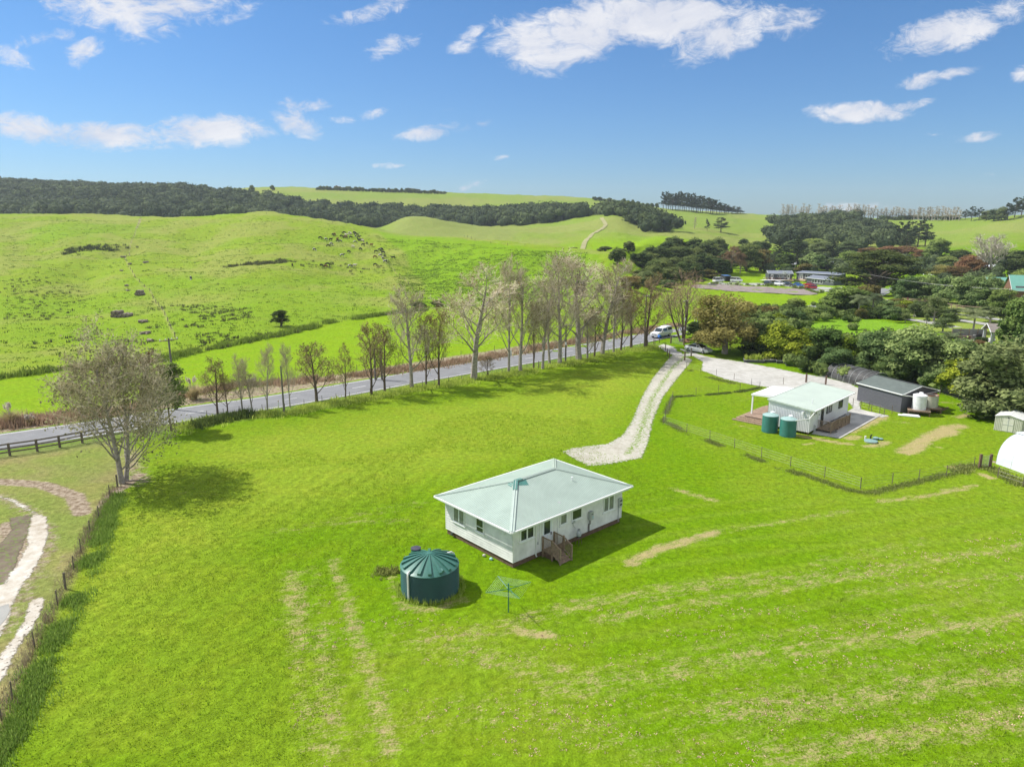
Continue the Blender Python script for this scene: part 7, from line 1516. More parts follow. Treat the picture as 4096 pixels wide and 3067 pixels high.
for i, (px, py) in enumerate(((1115, 1632), (1722, 1504), (2040, 1470), (2250, 1432), (430, 1728))):
    p = hit(px, py); root = empty('marker_post', p, 0, f'white roadside marker post, {nth(sorted([430, 1115, 1722, 2040, 2250]).index(px))} from the left', 'marker post', 'white marker posts along the road'); MB().box(-.05, .05, -.02, .02, -.1, 1.0).build('post', M_trim, root); MB().box(-.045, .045, -.026, -.022, .8, .92).build('reflector', mat('red_reflector', (.6, .04, .03), .3), root)
p = hit(2040, 1482); root = empty('road_sign', p, -.6, 'grey-backed road sign on a white post among the poplars', 'road sign'); MB().tube([(0, 0, -.2), (0, 0, 3.1)], .05, 7).build('post', M_trim, root); MB().box(-.3, .3, -.03, .01, 2.2, 3.1).build('plate', M_greypaint, root)
# timber stumps and log piles on the hill
def log_pile(px, py, n, r, lab, mcol, L_=2.2, rows=2):
    p = hit(px, py); rg = random.Random(int(px))
    for i in range(n):
        row = 0 if i < math.ceil(n * .6) else 1; k = i if row == 0 else i - math.ceil(n * .6); o = MB().tube([(0, -L_ / 2, 0), (0, L_ / 2, 0)], r * rg.uniform(.8, 1.15), 12).build('log', mcol); x = (k - n * .3) * r * 2 + row * r; o.location = (p.x + x, p.y + rg.uniform(-.3, .3), ground_z(p.x + x, p.y) + r * (.9 + 1.7 * row)); o.rotation_euler = (0, 0, rg.uniform(-.15, .15)); tag(o, f'{lab}, {nth(i)} log', 'log', lab)
M_oldlog = mat('weathered_old_log', (.26, .21, .17), .9, .4, 2); 
log_pile(488, 1268, 7, .5, 'big dark weathered log in the lower hillside pile', M_oldlog, 2.4); log_pile(565, 1180, 5, .42, 'pale weathered log in the upper hillside pile', M_oldlog, 2.0)
for i, (px, py, s_) in enumerate(((572, 1290, .8), (582, 1338, .8), (507, 1145, .6), (511, 1165, .6), (487, 1085, .5), (493, 1030, .8), (583, 1052, .9), (520, 1058, .8), (600, 1367, .6))):
    p = hit(px, py); o = MB().tube([(-s_ * 1.3, 0, .3), (s_ * 1.3, .2, .35)], .35 * s_ + .1, 9).tube([(0, 0, .3), (.2, -s_, .2)], .2, 7).build('stump_log', M_oldlog); o.location = p; o.rotation_euler = (0, 0, i * .7); tag(o, f'lone grey log lying beside the hill fence, {nth(sorted([1290, 1338, 1145, 1165, 1085, 1030, 1052, 1058, 1367]).index(py))} from the top', 'log', 'lone logs beside the hill fence')
# ------------------------------------------------------------ school
sz = lambda x, y: (3040 + x / 6.9125, 1050 + y / 6.9125)
sk = lambda x, y: (2800 + x / 3.16, 1000 + y / 3.16)
M_char = mat('charcoal_weatherboard', (.085, .095, .11), .6, .08, stripes=('z', .2, .02)); M_sroof = mat('grey_long_run_roof', (.17, .19, .23), .45, .06); M_deck = mat('pale_new_timber', (.62, .47, .30), .7, .1, 3)
def block(name, p0, p1, depth, ze, zr, lab, wallm, roofm, over=.4, ridge=.5, base=0.0, cat='building', trimm=None):
    d = Vector((p1.x - p0.x, p1.y - p0.y, 0)); L_ = d.length; ang = math.atan2(d.y, d.x); z = min(p0.z, p1.z); root = empty(name, (p0.x, p0.y, z), ang, lab, cat)
    w = MB(); w.box(0, L_, 0, depth, -.4 + 0, ze); w.prism([(0, ze), (depth, ze), (depth * ridge, zr - .06)] if ridge < 1 else [(0, ze), (depth, ze), (depth, zr - .06)], .001, L_ - .001); w.build('wall', wallm, root)
    r_ = MB(); o = over; yr = depth * ridge if ridge < 1 else depth + o; sl = (zr - ze) / (depth * ridge if ridge < 1 else depth)
    r_.poly([(-o, -o, ze - o * sl + .05), (L_ + o, -o, ze - o * sl + .05), (L_ + o, yr, zr), (-o, yr, zr)])
    if ridge < 1: r_.poly([(-o, yr, zr), (L_ + o, yr, zr), (L_ + o, depth + o, ze - o * (zr - ze) / (depth * (1 - ridge)) + .05), (-o, depth + o, ze - o * (zr - ze) / (depth * (1 - ridge)) + .05)])
    ro = r_.build('roof', roofm, root)
    t = MB(); t.bar((-o, -o - .04, ze - o * sl), (L_ + o, -o - .04, ze - o * sl), .1, .14); 
    for x in (-o - .02, L_ + o + .02): t.bar((x, -o, ze - o * sl), (x, yr, zr - .03), .05, .16)
    t.build('fascia', trimm or M_trim, ro); return root, L_
def school():
    A, LA = block('school_classroom', hit(*sz(235, 478)), hit(*sz(880, 520)), 8, 3.35, 4.3, 'left charcoal classroom block of the school behind the playground', M_char, M_sroof)
    g_ = M_trim
    for x in (.09, .80): 
        dd = MB().box(LA * x, LA * x + .95, -.05, .02, .75, 2.9).build('door', g_, A); MB().box(LA * x + .22, LA * x + .72, -.06, -.052, 1.6, 2.6).build('pane', M_glass, dd)
    f = wall_frame(0, 0, 0.0); window(A, f(LA * .39, 1.6), LA * .20, 1.2, 3); window(A, f(LA * .62, 1.6), LA * .14, 1.2, 2)
    dk = MB().box(-1.5, LA + .5, -1.8, -.05, .1, .70).build('deck', M_deck, A); MB().bar((-1.6, -1.8, 1.6), (-1.6, -.2, 1.6), .1).bar((LA + .3, -1.8, 1.5), (LA + .3, -.2, 1.9), .1).box(-1.65, -1.55, -1.85, -1.75, -.3, 1.7).build('handrail', M_deck, dk)
    B, LB = block('school_classroom', hit(*sz(1000, 500)), hit(*sz(2180, 545)), 7, 3.5, 3.9, 'long middle charcoal classroom block of the school with white double doors', M_char, M_sroof, ridge=1)
    dd = MB().box(LB * .06, LB * .06 + 1.7, -.05, .02, .75, 2.95).build('door', g_, B); [MB().box(LB * .06 + x, LB * .06 + x + .5, -.06, -.052, 1.0, 2.5).build('pane', M_glass, dd) for x in (.2, 1.0)]
    window(B, f(LB * .21, 1.5), 2.2, 1.3, 2); MB().box(-1.5, LB * .26, -1.8, -.05, .1, .70).build('deck', M_deck, B)
    Cc, LC = block('school_classroom', hit(*sz(1285, 600)), hit(*sz(2030, 640)), 7.5, 2.75, 3.75, 'front right charcoal classroom block of the school beside the red cars', M_char, M_sroof)
    window(Cc, f(LC * .20, .95), LC * .19, 1.35, 2); window(Cc, f(LC * .41, .95), LC * .19, 1.35, 2); window(Cc, f(LC * .71, 1.75), LC * .10, .5, 2, False); window(Cc, f(LC * .88, 1.75), LC * .10, .5, 2, False)
    MB().box(LC * .88, LC * .97, -.05, .01, -.2, 1.65).build('door', M_char, Cc)
    # court, hoop, people
    cp = HL([sz(-20, 540), sz(300, 450), sz(700, 470), sz(1000, 520), sz(620, 552), sz(60, 548)]); mb = MB(); mb.poly([(p.x, p.y, max(q.z for q in cp) + .06) for p in cp]); tag(mb.build('playground_court', mat('pale_court_concrete', (.62, .64, .66), .8, .05)), kind='structure')
    hp = hit(*sz(668, 500)); root = empty('basketball_hoop', hp, 0, 'freestanding basketball hoop with white backboard on the school court', 'basketball hoop'); MB().box(-.15, .15, -.1, .3, -.1, 1.0).box(-.08, .08, -.1, .1, 1.0, 3.2).build('post', M_black, root); bbd = MB().box(-.95, .95, -.35, -.28, 2.75, 3.85).build('backboard', M_trim, root); MB().box(-.35, .35, -.36, -.352, 2.95, 3.4).build('target_square', M_greypaint, bbd); MB().lathe([(.23, 0), (.23, .03)], 14, (0, -.62, 2.95), closed_top=False).build('rim', mat('hoop_orange', (.6, .15, .03), .4), root)
school()
# car park and rock bank
cpk = HL([sk(60, 440), sk(130, 412), sk(420, 400), sk(850, 425), sk(1250, 455), sk(1450, 462), sk(1620, 475), sk(1800, 470), sk(1790, 525), sk(1560, 528), sk(1400, 505), sk(1200, 470), sk(800, 448), sk(400, 442), sk(100, 450)])
sheet('car_park', [(p.x, p.y) for p in cpk], edged_mat('car_park_chip', (.30, .31, .29), (.38, .39, .36), .1, .4), 1.2, .10, 1.5)
bank = HL([sk(-120, 455), sk(0, 436), sk(200, 436), (2950, 1141), (3050, 1148), (3180, 1153), sk(1310, 495), sk(1500, 560), sk(1400, 572), sk(1000, 552), sk(500, 528), sk(100, 496), sk(-60, 486)])
sheet('rock_bank', [(p.x, p.y) for p in bank], edged_mat('pinkish_rock_mulch', (.20, .165, .15), (.36, .31, .29), .3, .6, rough=.95, bump=.25), 1.0, .14, 1.5, tuft=None)
blades('bank_plants', along(HL([sk(120, 432), sk(400, 438), sk(800, 452), sk(1150, 474), sk(1350, 500), sk(1520, 550)]), 60, .5, 31), 1.0, .09, LM_weed, 26, 31, .35, 'dark tussocks planted along the top of the rock bank', 'tussocks')

# ------------------------------------------------------------ vehicles
CARM = {}
def paint_mat(n, c): return mat('car_paint_' + n, c, .22, .02, spec=.7)
M_headl = mat('headlight_glass', (.75, .77, .80), .1, .05); M_tail = mat('tail_light_red', (.45, .02, .02), .25, .05); M_rim = mat('wheel_rim', (.30, .31, .33), .35, .1, metal=.6)
SHAPES = {  # stations along length: x, half width, bottom, belt, (roof half width, roof z or None); L length
 'sedan': dict(L=4.7, W=1.85, H=1.44, wheel=.34, wx=(.88, 3.75), body=[(0, .62, .38, .62), (.08, .78, .28, .70), (.5, .90, .22, .80), (1.2, .925, .20, .93), (2.4, .925, .20, .97), (3.6, .92, .20, .98), (4.3, .86, .24, 1.0), (4.62, .78, .32, .96), (4.7, .70, .42, .86)],
      cab=[(1.15, .84, .92), (1.95, .62, 1.36), (2.5, .60, 1.44), (3.2, .60, 1.41), (4.25, .76, .99)]),
 'ute': dict(L=5.25, W=1.85, H=1.85, wheel=.39, wx=(.95, 4.1), body=[(0, .70, .50, .90), (.06, .86, .40, 1.0), (.5, .91, .36, 1.08), (1.3, .925, .34, 1.14), (2.6, .925, .34, 1.16), (5.1, .92, .38, 1.16), (5.25, .90, .48, 1.12)],
      cab=[(1.25, .84, 1.12), (1.85, .68, 1.72), (2.3, .67, 1.80), (3.2, .67, 1.80), (3.3, .69, 1.92), (5.0, .70, 1.90), (5.2, .82, 1.14)]),
 'van': dict(L=5.1, W=1.88, H=2.05, wheel=.35, wx=(1.0, 3.9), body=[(0, .80, .42, .85), (.05, .88, .34, .95), (.5, .93, .28, 1.12), (1.2, .94, .26, 1.16), (4.9, .94, .28, 1.16), (5.1, .90, .36, 1.10)],
      cab=[(.35, .88, 1.05), (1.15, .76, 1.86), (1.6, .78, 2.03), (4.85, .78, 2.05), (5.05, .88, 1.15)]),
 'suv': dict(L=4.5, W=1.84, H=1.68, wheel=.36, wx=(.88, 3.5), body=[(0, .68, .42, .80), (.07, .84, .34, .90), (.5, .90, .28, .98), (1.3, .92, .26, 1.03), (4.2, .92, .28, 1.05), (4.45, .88, .36, 1.02), (4.5, .80, .44, .92)],
      cab=[(1.15, .84, 1.0), (1.85, .66, 1.58), (2.4, .65, 1.68), (3.9, .65, 1.64), (4.42, .80, 1.04)]),
 'hatch': dict(L=4.1, W=1.75, H=1.5, wheel=.32, wx=(.80, 3.3), body=[(0, .62, .40, .70), (.07, .78, .30, .78), (.5, .85, .24, .86), (1.1, .875, .22, .94), (3.8, .87, .24, .97), (4.05, .82, .32, .92), (4.1, .74, .40, .84)],
      cab=[(.95, .79, .92), (1.7, .62, 1.42), (2.2, .60, 1.5), (3.5, .60, 1.46), (4.0, .76, .96)])}
def car_proto(kind, pname, pcol):
    S = SHAPES[kind]; root = bpy.data.objects.new('car', None); C.objects.link(root); pm_ = paint_mat(pname, pcol); b = MB(); st = S['body']; rings = []
    def ring(x, w, z0, z1):
        h = z1 - z0; return [(x, -w * .86, z0), (x, -w, z0 + h * .22), (x, -w, z0 + h * .72), (x, -w * .90, z1), (x, w * .90, z1), (x, w, z0 + h * .72), (x, w, z0 + h * .22), (x, w * .86, z0)]
    v = []; f = []
    for s_ in st: v += ring(*s_)
    n = len(st)
    for i in range(n - 1):
        for j in range(8): q = (j + 1) % 8; f.append([i * 8 + j, (i + 1) * 8 + j, (i + 1) * 8 + q, i * 8 + q])
    f.append(list(range(8))); f.append(list(range((n - 1) * 8, n * 8))[::-1]); b.v = v; b.f = f; b.build('body', pm_, root, smooth=True)
    # cabin: glass volume with painted roof and pillars
    c = S['cab']; cab = MB(); zb = [np.interp(x, [s_[0] for s_ in st], [s_[3] for s_ in st]) - .02 for x, _, _ in c]
    def sec(i): x, w, z = c[i]; return x, w, z
    wb = [np.interp(x, [s_[0] for s_ in st], [s_[1] for s_ in st]) * .90 for x, _, _ in c]
    for i in range(len(c) - 1):
        x0, w0, z0 = c[i]; x1, w1, z1 = c[i + 1]
        for sg in (-1, 1): cab.poly([(x0, sg * wb[i], zb[i]), (x1, sg * wb[i + 1], zb[i + 1]), (x1, sg * w1, z1 - .02), (x0, sg * w0, z0 - .02)], sg > 0)
        cab.poly([(x0, -w0, z0 - .02), (x1, -w1, z1 - .02), (x1, w1, z1 - .02), (x0, w0, z0 - .02)])
    cab.build('window', M_glass, root)
    rf = MB(); k0 = 1; k1 = len(c) - 2
    for i in range(k0, k1):
        x0, w0, z0 = c[i]; x1, w1, z1 = c[i + 1]; rf.poly([(x0, -w0 - .02, z0 - .03), (x0, -w0 * .8, z0 + .012), (x0, w0 * .8, z0 + .012), (x0, w0 + .02, z0 - .03), (x1, w1 + .02, z1 - .03), (x1, w1 * .8, z1 + .012), (x1, -w1 * .8, z1 + .012), (x1, -w1 - .02, z1 - .03)][0:4] + [(x1, w1 + .02, z1 - .03), (x1, w1 * .8, z1 + .012), (x1, -w1 * .8, z1 + .012), (x1, -w1 - .02, z1 - .03)]) if False else None
        a = [(x0, -w0 - .02, z0 - .05), (x0, -w0 * .82, z0 + .012), (x0, w0 * .82, z0 + .012), (x0, w0 + .02, z0 - .05)]; d = [(x1, -w1 - .02, z1 - .05), (x1, -w1 * .82, z1 + .012), (x1, w1 * .82, z1 + .012), (x1, w1 + .02, z1 - .05)]
        for j in range(3): rf.poly([a[j], a[j + 1], d[j + 1], d[j]])
    rf.build('roof', M_glass if (kind == 'sedan') else pm_, root, smooth=True)
    P_l = MB()
    for sg in (-1, 1):
        for i in ([0, len(c) - 2] + ([k0, (k0 + k1) // 2 + 1] if kind != 'van' else [k0])):
            if i in (0, len(c) - 2): a = (c[i][0], sg * (wb[i] + .0), zb[i]); d = (c[i + 1][0], sg * (c[i + 1][1] + (.01 if i == 0 else 0)), c[i + 1][2] - .02) ; 
            else: a = (c[i][0] + .25, sg * wb[i], zb[i]); d = (c[i][0] + .25, sg * (c[i][1] + .01), c[i][2] - .03)
            if i == len(c) - 2: a = (c[i][0], sg * (c[i][1] + .01), c[i][2] - .02); d = (c[i + 1][0], sg * wb[i + 1], zb[i + 1])
            P_l.bar(a, d, .07, .05)
        P_l.bar((c[k0][0], sg * (c[k0][1] + .01), c[k0][2] - .03), (c[k1][0], sg * (c[k1][1] + .01), c[k1][2] - .03), .05, .05)
    if kind in ('van', 'ute'):
        x = 3.25 if kind == 'ute' else 2.4
        for sg in (-1, 1): P_l.poly([(x, sg * .935, 1.12), (x + .22, sg * .935, 1.12), (x + .22, sg * .72, 1.9), (x, sg * .70, 1.80)])
        if kind == 'ute':
            for sg in (-1, 1): P_l.poly([(3.3, sg * .84, 1.15), (5.18, sg * .84, 1.15), (5.0, sg * .83, 1.27), (3.3, sg * .83, 1.27)]); P_l.poly([(3.3, sg * .74, 1.72), (5.02, sg * .74, 1.70), (5.0, sg * .715, 1.90), (3.3, sg * .71, 1.92)])
    P_l.build('pillar', pm_, root)
    r = S['wheel']
    for x in S['wx']:
        for sg in (-1, 1):
            y = sg * (S['W'] / 2 - .12); w = MB().tube([(x, y - .11, r), (x, y + .11, r)], r, 18).build('wheel', M_black, root); MB().tube([(x, y + sg * .112, r), (x, y + sg * .118, r)], r * .64, 12).build('rim', M_rim, w)
    for sg in (-1, 1):
        z = st[1][3] - .10; MB().box(.02, .22, sg * .60 - .14, sg * .60 + .14, z - .07, z + .05).build('headlight', M_headl, root); zz = st[-2][3] - .12; MB().box(S['L'] - .14, S['L'] + .005, sg * .68 - .12, sg * .68 + .12, zz - .12, zz + .04).build('tail_light', M_tail, root)
        MB().box(c[0][0] + .35, c[0][0] + .5, sg * .98 - .09, sg * .98 + .09, st[3][3] + .02, st[3][3] + .14).build('mirror', pm_, root)
    MB().box(-.012, .06, -.26, .26, st[0][2] + .05, st[0][2] + .17).build('number_plate', M_trim, root); MB().box(-.01, .07, -.5, .5, st[0][2] + .19, st[0][3] - .06).build('grille', M_black, root) if kind != 'sedan' else None
    for o in kids(root): o.matrix_parent_inverse = Matrix.Identity(4)
    return root
_protos = {}
def car(kind, pname, pcol, px, py, heading, lab, cat='car', z=None, name='car', group=None):
    """heading: world angle (degrees) the nose points to; the pixel is the middle of the car on the ground"""
    p = hit(px, py); r0 = car_proto(kind, pname, pcol); L_ = SHAPES[kind]['L']; a = R(heading)
    r0.name = name; r0.rotation_euler = (0, 0, a + math.pi); r0.location = (p.x + math.cos(a) * L_ / 2, p.y + math.sin(a) * L_ / 2, p.z + (z or .03)); tag(r0, lab, cat, group); return r0
car('sedan', 'white', (.78, .79, .80), 2793, 1409, -50, 'white car with dark glass roof parked on the gravel driveway', name='parked_car')
car('ute', 'white', (.78, .79, .80), 2645, 1348, 228, 'white double-cab utility with canopy driving on the road', 'utility vehicle', z=.05, name='pickup_truck')
for kind, cn, cc, x, y, h, lab in (('suv', 'charcoal', (.03, .035, .045), 245, 626, -65, 'dark grey car, leftmost in the school car park'), ('suv', 'white', (.78, .79, .80), 540, 640, -62, 'white car between the two dark cars in the school car park'), ('suv', 'charcoal', (.03, .035, .045), 785, 652, -60, 'dark grey car between the white and the blue cars'),
                              ('hatch', 'blue', (.02, .09, .36), 1060, 670, -60, 'blue car in the school car park'), ('hatch', 'red', (.38, .01, .02), 1335, 658, 130, 'red car half hidden behind the nearer red car at the school'), ('suv', 'red', (.38, .01, .02), 1405, 738, 150, 'nearer red car in front of the other red car at the school')):
    car(kind, cn, cc, *sz(x, y), h, lab, name='parked_car', z=.14)
car('van', 'white', (.78, .79, .80), *sk(232, 410), 30, 'white minibus left of the black shed on the school grounds', 'van', name='minibus', z=.14); car('van', 'white', (.78, .79, .80), *sk(458, 408), -20, 'white minibus in front of the black shed on the school grounds', 'van', name='minibus', z=.14)
def container():
    p0 = hit(*sk(310, 392)); p1 = hit(*sk(392, 396)); A, L_ = block('storage_shed', p0, p1, 5.5, 2.3, 2.36, 'small black storage shed with blue roof behind the minibuses', M_darkgrey, mat('blue_roof', (.05, .16, .42), .5, .1), over=.05, ridge=1, cat='shed', trimm=M_darkgrey)
    MB().box(.6, L_ - .6, -.05, -.01, .05, 2.0).build('door', M_black, A)
container()
# ------------------------------------------------------------ village houses
def house2(p0, p1, depth, ze, zr, lab, wm, rm, wins=3, name='house', ridge=.5):
    A, L_ = block(name, hit(*p0), hit(*p1), depth, ze, zr, lab, wm, rm, cat='house', ridge=ridge); f = wall_frame(0, 0, 0.0)
    for k in range(wins): window(A, f(L_ * (k + .25) / wins, .9), L_ / wins * .45, 1.2, 2)
    return A
M_brown = mat('brown_weatherboard', (.20, .10, .06), .7, .15, stripes=('z', .2, .02)); M_tgreen = mat('pale_teal_iron_roof', (.13, .33, .27), .4, .06, 1, stripes=('x', .25, .02)); M_lgrey = mat('light_grey_iron_roof', (.55, .58, .62), .4, .05)
house2((3540, 1072), (3655, 1074), 8, 3.0, 3.7, 'long pale-roofed white house right of the macrocarpa top', M_white, M_lgrey, 4); house2((3600, 1086), (3660, 1088), 6, 2.6, 3.2, 'low white-roofed outbuilding below the long white house', M_white, M_lgrey, 2, 'outbuilding')
house2((3692, 1100), (3745, 1103), 8, 3.2, 3.9, 'white cottage with dark roof and tall windows on the village lawn', M_white, M_sroof, 3); house2((3305, 1078), (3350, 1080), 8, 2.8, 4.0, 'white house seen between the trees behind the school', M_white, M_lgrey, 2); house2((3140, 1078), (3180, 1079), 7, 2.8, 3.8, 'small pale house almost hidden by the Norfolk pines', M_white, M_lgrey, 1)
house2((3925, 1090), (3965, 1090), 7, 2.6, 3.2, 'pale-roofed house behind the bare white tree', M_white, M_lgrey, 1); house2((4055, 1040), (4110, 1042), 8, 2.6, 4.2, 'brown-roofed house on the slope at the right edge', M_white, mat('brown_tile_roof', (.16, .12, .10), .7), 2)
def barn():
    p0 = hit(4045, 1218); A, L_ = block('barn', Vector((p0.x, p0.y, p0.z)), Vector((p0.x + 17, p0.y - 7, p0.z)), 11, 4.0, 7.6, 'large brown barn with pale teal roof at the right edge', M_brown, M_tgreen, cat='barn'); f = wall_frame(0, 0, 0)
    window(A, f(2, 1.2), 1.6, 1.2, 2); window(A, f(6.5, 1.2), 1.6, 1.2, 2); MB().poly([(.6, .6, 4.45), (3.2, .6, 4.45), (3.2, 2.2, 5.45), (.6, 2.2, 5.45)]).build('solar_panel', M_glass, A)
    p = hit(3985, 1200); B_, l = block('barn', Vector((p.x, p.y + 4, p.z)), Vector((p.x + 8, p.y + 1, p.z)), 7, 4.2, 6.0, 'smaller teal-roofed wing left of the brown barn', M_brown, M_tgreen, cat='barn'); window(B_, f(2, 1.2), 1.6, 1.2, 2)
barn()
s6v = lambda x, y: (3700 + x / 4.732, 1150 + y / 4.732)
def garden_wall():
    p0 = hit(*s6v(600, 975)); p1 = hit(*s6v(1090, 985)); a = math.atan2((p1 - p0).y, (p1 - p0).x); L_ = (p1 - p0).length + .5; root = empty('garden_wall', p0, a, 'grey slatted timber garden wall behind the barbecue', 'wall'); b = MB(); h = 1.9
    for k in range(11): b.box(-1.0, L_, 0, .06, .05 + k * h / 11, .05 + (k + .92) * h / 11)
    b.build('slats', mat('greyed_slats', (.26, .25, .25), .8, .15, 2), root)
    for x in np.linspace(-1.0, L_ - .1, 5): MB().box(x, x + .1, -.08, -.003, -.2, h + .15).build('post', M_timber2, root)
    q = hit(*s6v(975, 985)); r2 = empty('barbecue', (q.x, q.y - .6, q.z), a, 'black gas barbecue standing by the slatted garden wall', 'barbecue'); MB().box(-.6, .6, -.25, .25, .75, .95).box(-.35, .35, -.25, .25, .05, .72).build('body', M_black, r2, bevel=.02); MB().tube([(-.4, 0, .98), (.4, 0, .98)], .22, 12).build('hood', M_black, r2); MB().box(-1.0, -.62, -.22, .22, .88, .92).box(.62, 1.0, -.22, .22, .88, .92).build('side_shelf', M_greypaint, r2)
    q = hit(*s6v(690, 985)); r3 = empty('picnic_table', (q.x, q.y - .5, q.z), a, 'brown timber picnic table left of the barbecue', 'table'); MB().box(-1.4, 1.4, -.4, .4, .70, .76).build('tabletop', M_timber, r3); [MB().box(x, x + .1, -.35, .35, 0, .70).build('leg', M_timber, r3) for x in (-1.1, 1.0)]; MB().box(-1.4, 1.4, -.9, -.62, .42, .46).box(-1.4, 1.4, .62, .9, .42, .46).build('bench_seat', M_timber, r3)
    pt = HL([s6v(600, 990), s6v(1100, 960), s6v(1330, 960), s6v(1330, 1000), s6v(1120, 1060), s6v(800, 1010)]); quadslab('paved_terrace', [(p.x, p.y) for p in pt], -.3, p0.z + .06, mat('pale_paving', (.66, .64, .60), .8, .05), kind='structure')
    q = hit(*s6v(1225, 1070)); r4 = empty('pavilion', (q.x, q.y, q.z), a - .12, 'open garden pavilion with brown tiled gable roof and pale posts', 'pavilion'); tm = mat('brown_shingle_roof', (.23, .20, .18), .8, .15, 2, stripes=('y', .35, .04))
    r_ = MB().poly([(-.3, -.6, 2.2), (5.2, -.6, 2.2), (5.2, 1.7, 3.5), (-.3, 1.7, 3.5)]).poly([(-.3, 1.7, 3.5), (5.2, 1.7, 3.5), (5.2, 4.0, 2.2), (-.3, 4.0, 2.2)]).build('roof', tm, r4); MB().bar((-.3, -.6, 2.18), (-.3, 1.7, 3.48), .08, .12).bar((-.3, 1.7, 3.48), (-.3, 4.0, 2.18), .08, .12).build('barge_board', M_cream, r_)
    for x in (0, 1.6, 4.6):
        for y in (-.2, 3.5): MB().box(x, x + .35, y, y + .35, -.2, 2.25).build('post', M_greypaint, r4)
    q = hit(*s6v(1180, 1080)); r5 = empty('clipped_hedge', (q.x - .6, q.y + 1, q.z), a, 'dark clipped box hedge left of the pavilion', 'hedge'); o = foliage('leaves', [(x, 0, .55, .5, .45, .65) for x in np.linspace(-.6, .8, 5)], 900, .1, LM_dark, 91, core=.85, shell=.1); o.parent = r5
    o = plant_px('shrub', 'rust', 1, *s6v(1010, 1110), 1150 + 1000 / 4.732, 60, 'dark red low japanese maple before the paved terrace', cat='shrub')
garden_wall()
q = hit(4030, 1395); bd = MB(); rg0 = random.Random(2); [bd.ball((rg0.uniform(-.8, .8), rg0.uniform(-.3, .3), rg0.uniform(.3, .5)), .12, 6, 4) for _ in range(24)]; r5 = empty('flower_bed', q, 0, 'orange-red flowers in a planter below the pavilion', 'flowers'); bd.build('flowers', mat('orange_flowers', (.75, .13, .04), .6), r5); MB().box(-1, 1, -.45, .45, -.1, .3).build('planter', M_brown, r5)
q = hit(3634, 1207); ch = empty('garden_chair', q, .4, 'red garden chair by the village rail fence', 'chair'); Mr = mat('red_chair_paint', (.55, .03, .02), .5); MB().box(-.4, .4, -.4, .4, .38, .46).build('seat', Mr, ch); MB().box(-.4, .4, .34, .42, .46, 1.3).build('backrest', Mr, ch); [MB().box(x, x + .08, y, y + .08, 0, .38).build('leg', Mr, ch) for x in (-.4, .32) for y in (-.4, .32)]
# farm buildings on the far skyline
for (px0, px1, py, dep, ze, zr, lab, wm, rm) in ((1358, 1380, 756, 8, 4.5, 6.5, 'brown gabled farm shed on the far skyline', M_brown, M_lgrey), (1645, 1682, 760, 10, 4.2, 5.0, 'flat-roofed dark farmhouse on the far skyline', M_char, M_sroof)):
    p0 = hit(px0, py + 4); p1 = hit(px1, py + 4); k = max(1.0, 0.0); block('farm_building', p0, Vector((p1.x, p1.y, p0.z)), dep, ze, zr, lab, wm, rm)
# ------------------------------------------------------------ people and cows (continuous skinned bodies)
def skin_mesh(name, verts, edges, radii, root=0, sub=1):
    me = bpy.data.meshes.new(name); me.from_pydata(verts, edges, []); o = bpy.data.objects.new(name, me); C.objects.link(o); md = o.modifiers.new('skin', 'SKIN'); md.use_smooth_shade = True
    for i, r_ in enumerate(radii): sv = me.skin_vertices[0].data[i]; sv.radius = (r_, r_) if not isinstance(r_, tuple) else r_; sv.use_root = (i == root)
    s = o.modifiers.new('sub', 'SUBSURF'); s.levels = sub; s.render_levels = sub; dg = bpy.context.evaluated_depsgraph_get(); out = bpy.data.meshes.new_from_object(o.evaluated_get(dg)); bpy.data.objects.remove(o); out.name = name; return out
def cow_mesh(kind):
    V_ = [(0, 0, 1.15), (.45, 0, 1.18), (.85, 0, 1.17), (-.45, 0, 1.14), (-.8, 0, 1.16)]; E_ = [(0, 1), (1, 2), (0, 3), (3, 4)]; Rr = [(.36, .40), (.33, .37), (.27, .28), (.35, .37), (.20, .24)]
    def add(p, par, r): V_.append(p); E_.append((par, len(V_) - 1)); Rr.append(r); return len(V_) - 1
    if kind == 'graze': n = add((1.15, 0, .95), 2, .20); n = add((1.38, .03, .55), n, .14); h = add((1.48, .03, .28), n, .13); add((1.62, .04, .10), h, .09)
    elif kind == 'up': n = add((1.15, 0, 1.35), 2, .19); n = add((1.35, 0, 1.55), n, .14); h = add((1.55, .02, 1.50), n, .14); add((1.80, .02, 1.36), h, .09)
    for sx, px in ((.72, 2), (-.68, 4)):
        for sy in (-1, 1):
            a = add((sx, sy * .22, .85), px, .13 if sx > 0 else .16); b_ = add((sx + (.02 if sx > 0 else -.10), sy * .22, .45), a, .075); add((sx + (0 if sx > 0 else -.04), sy * .22, .03), b_, .065)
    t = add((-.95, 0, 1.12), 4, .05); add((-1.02, 0, .55), t, .035); e = h; add((V_[h][0] - .12, .20, V_[h][2] + .12), h, .045); add((V_[h][0] - .12, -.16, V_[h][2] + .12), h, .045)
    return skin_mesh('cow', V_, E_, Rr, 0, 1)
CM_ = {k: cow_mesh(k) for k in ('graze', 'up')}
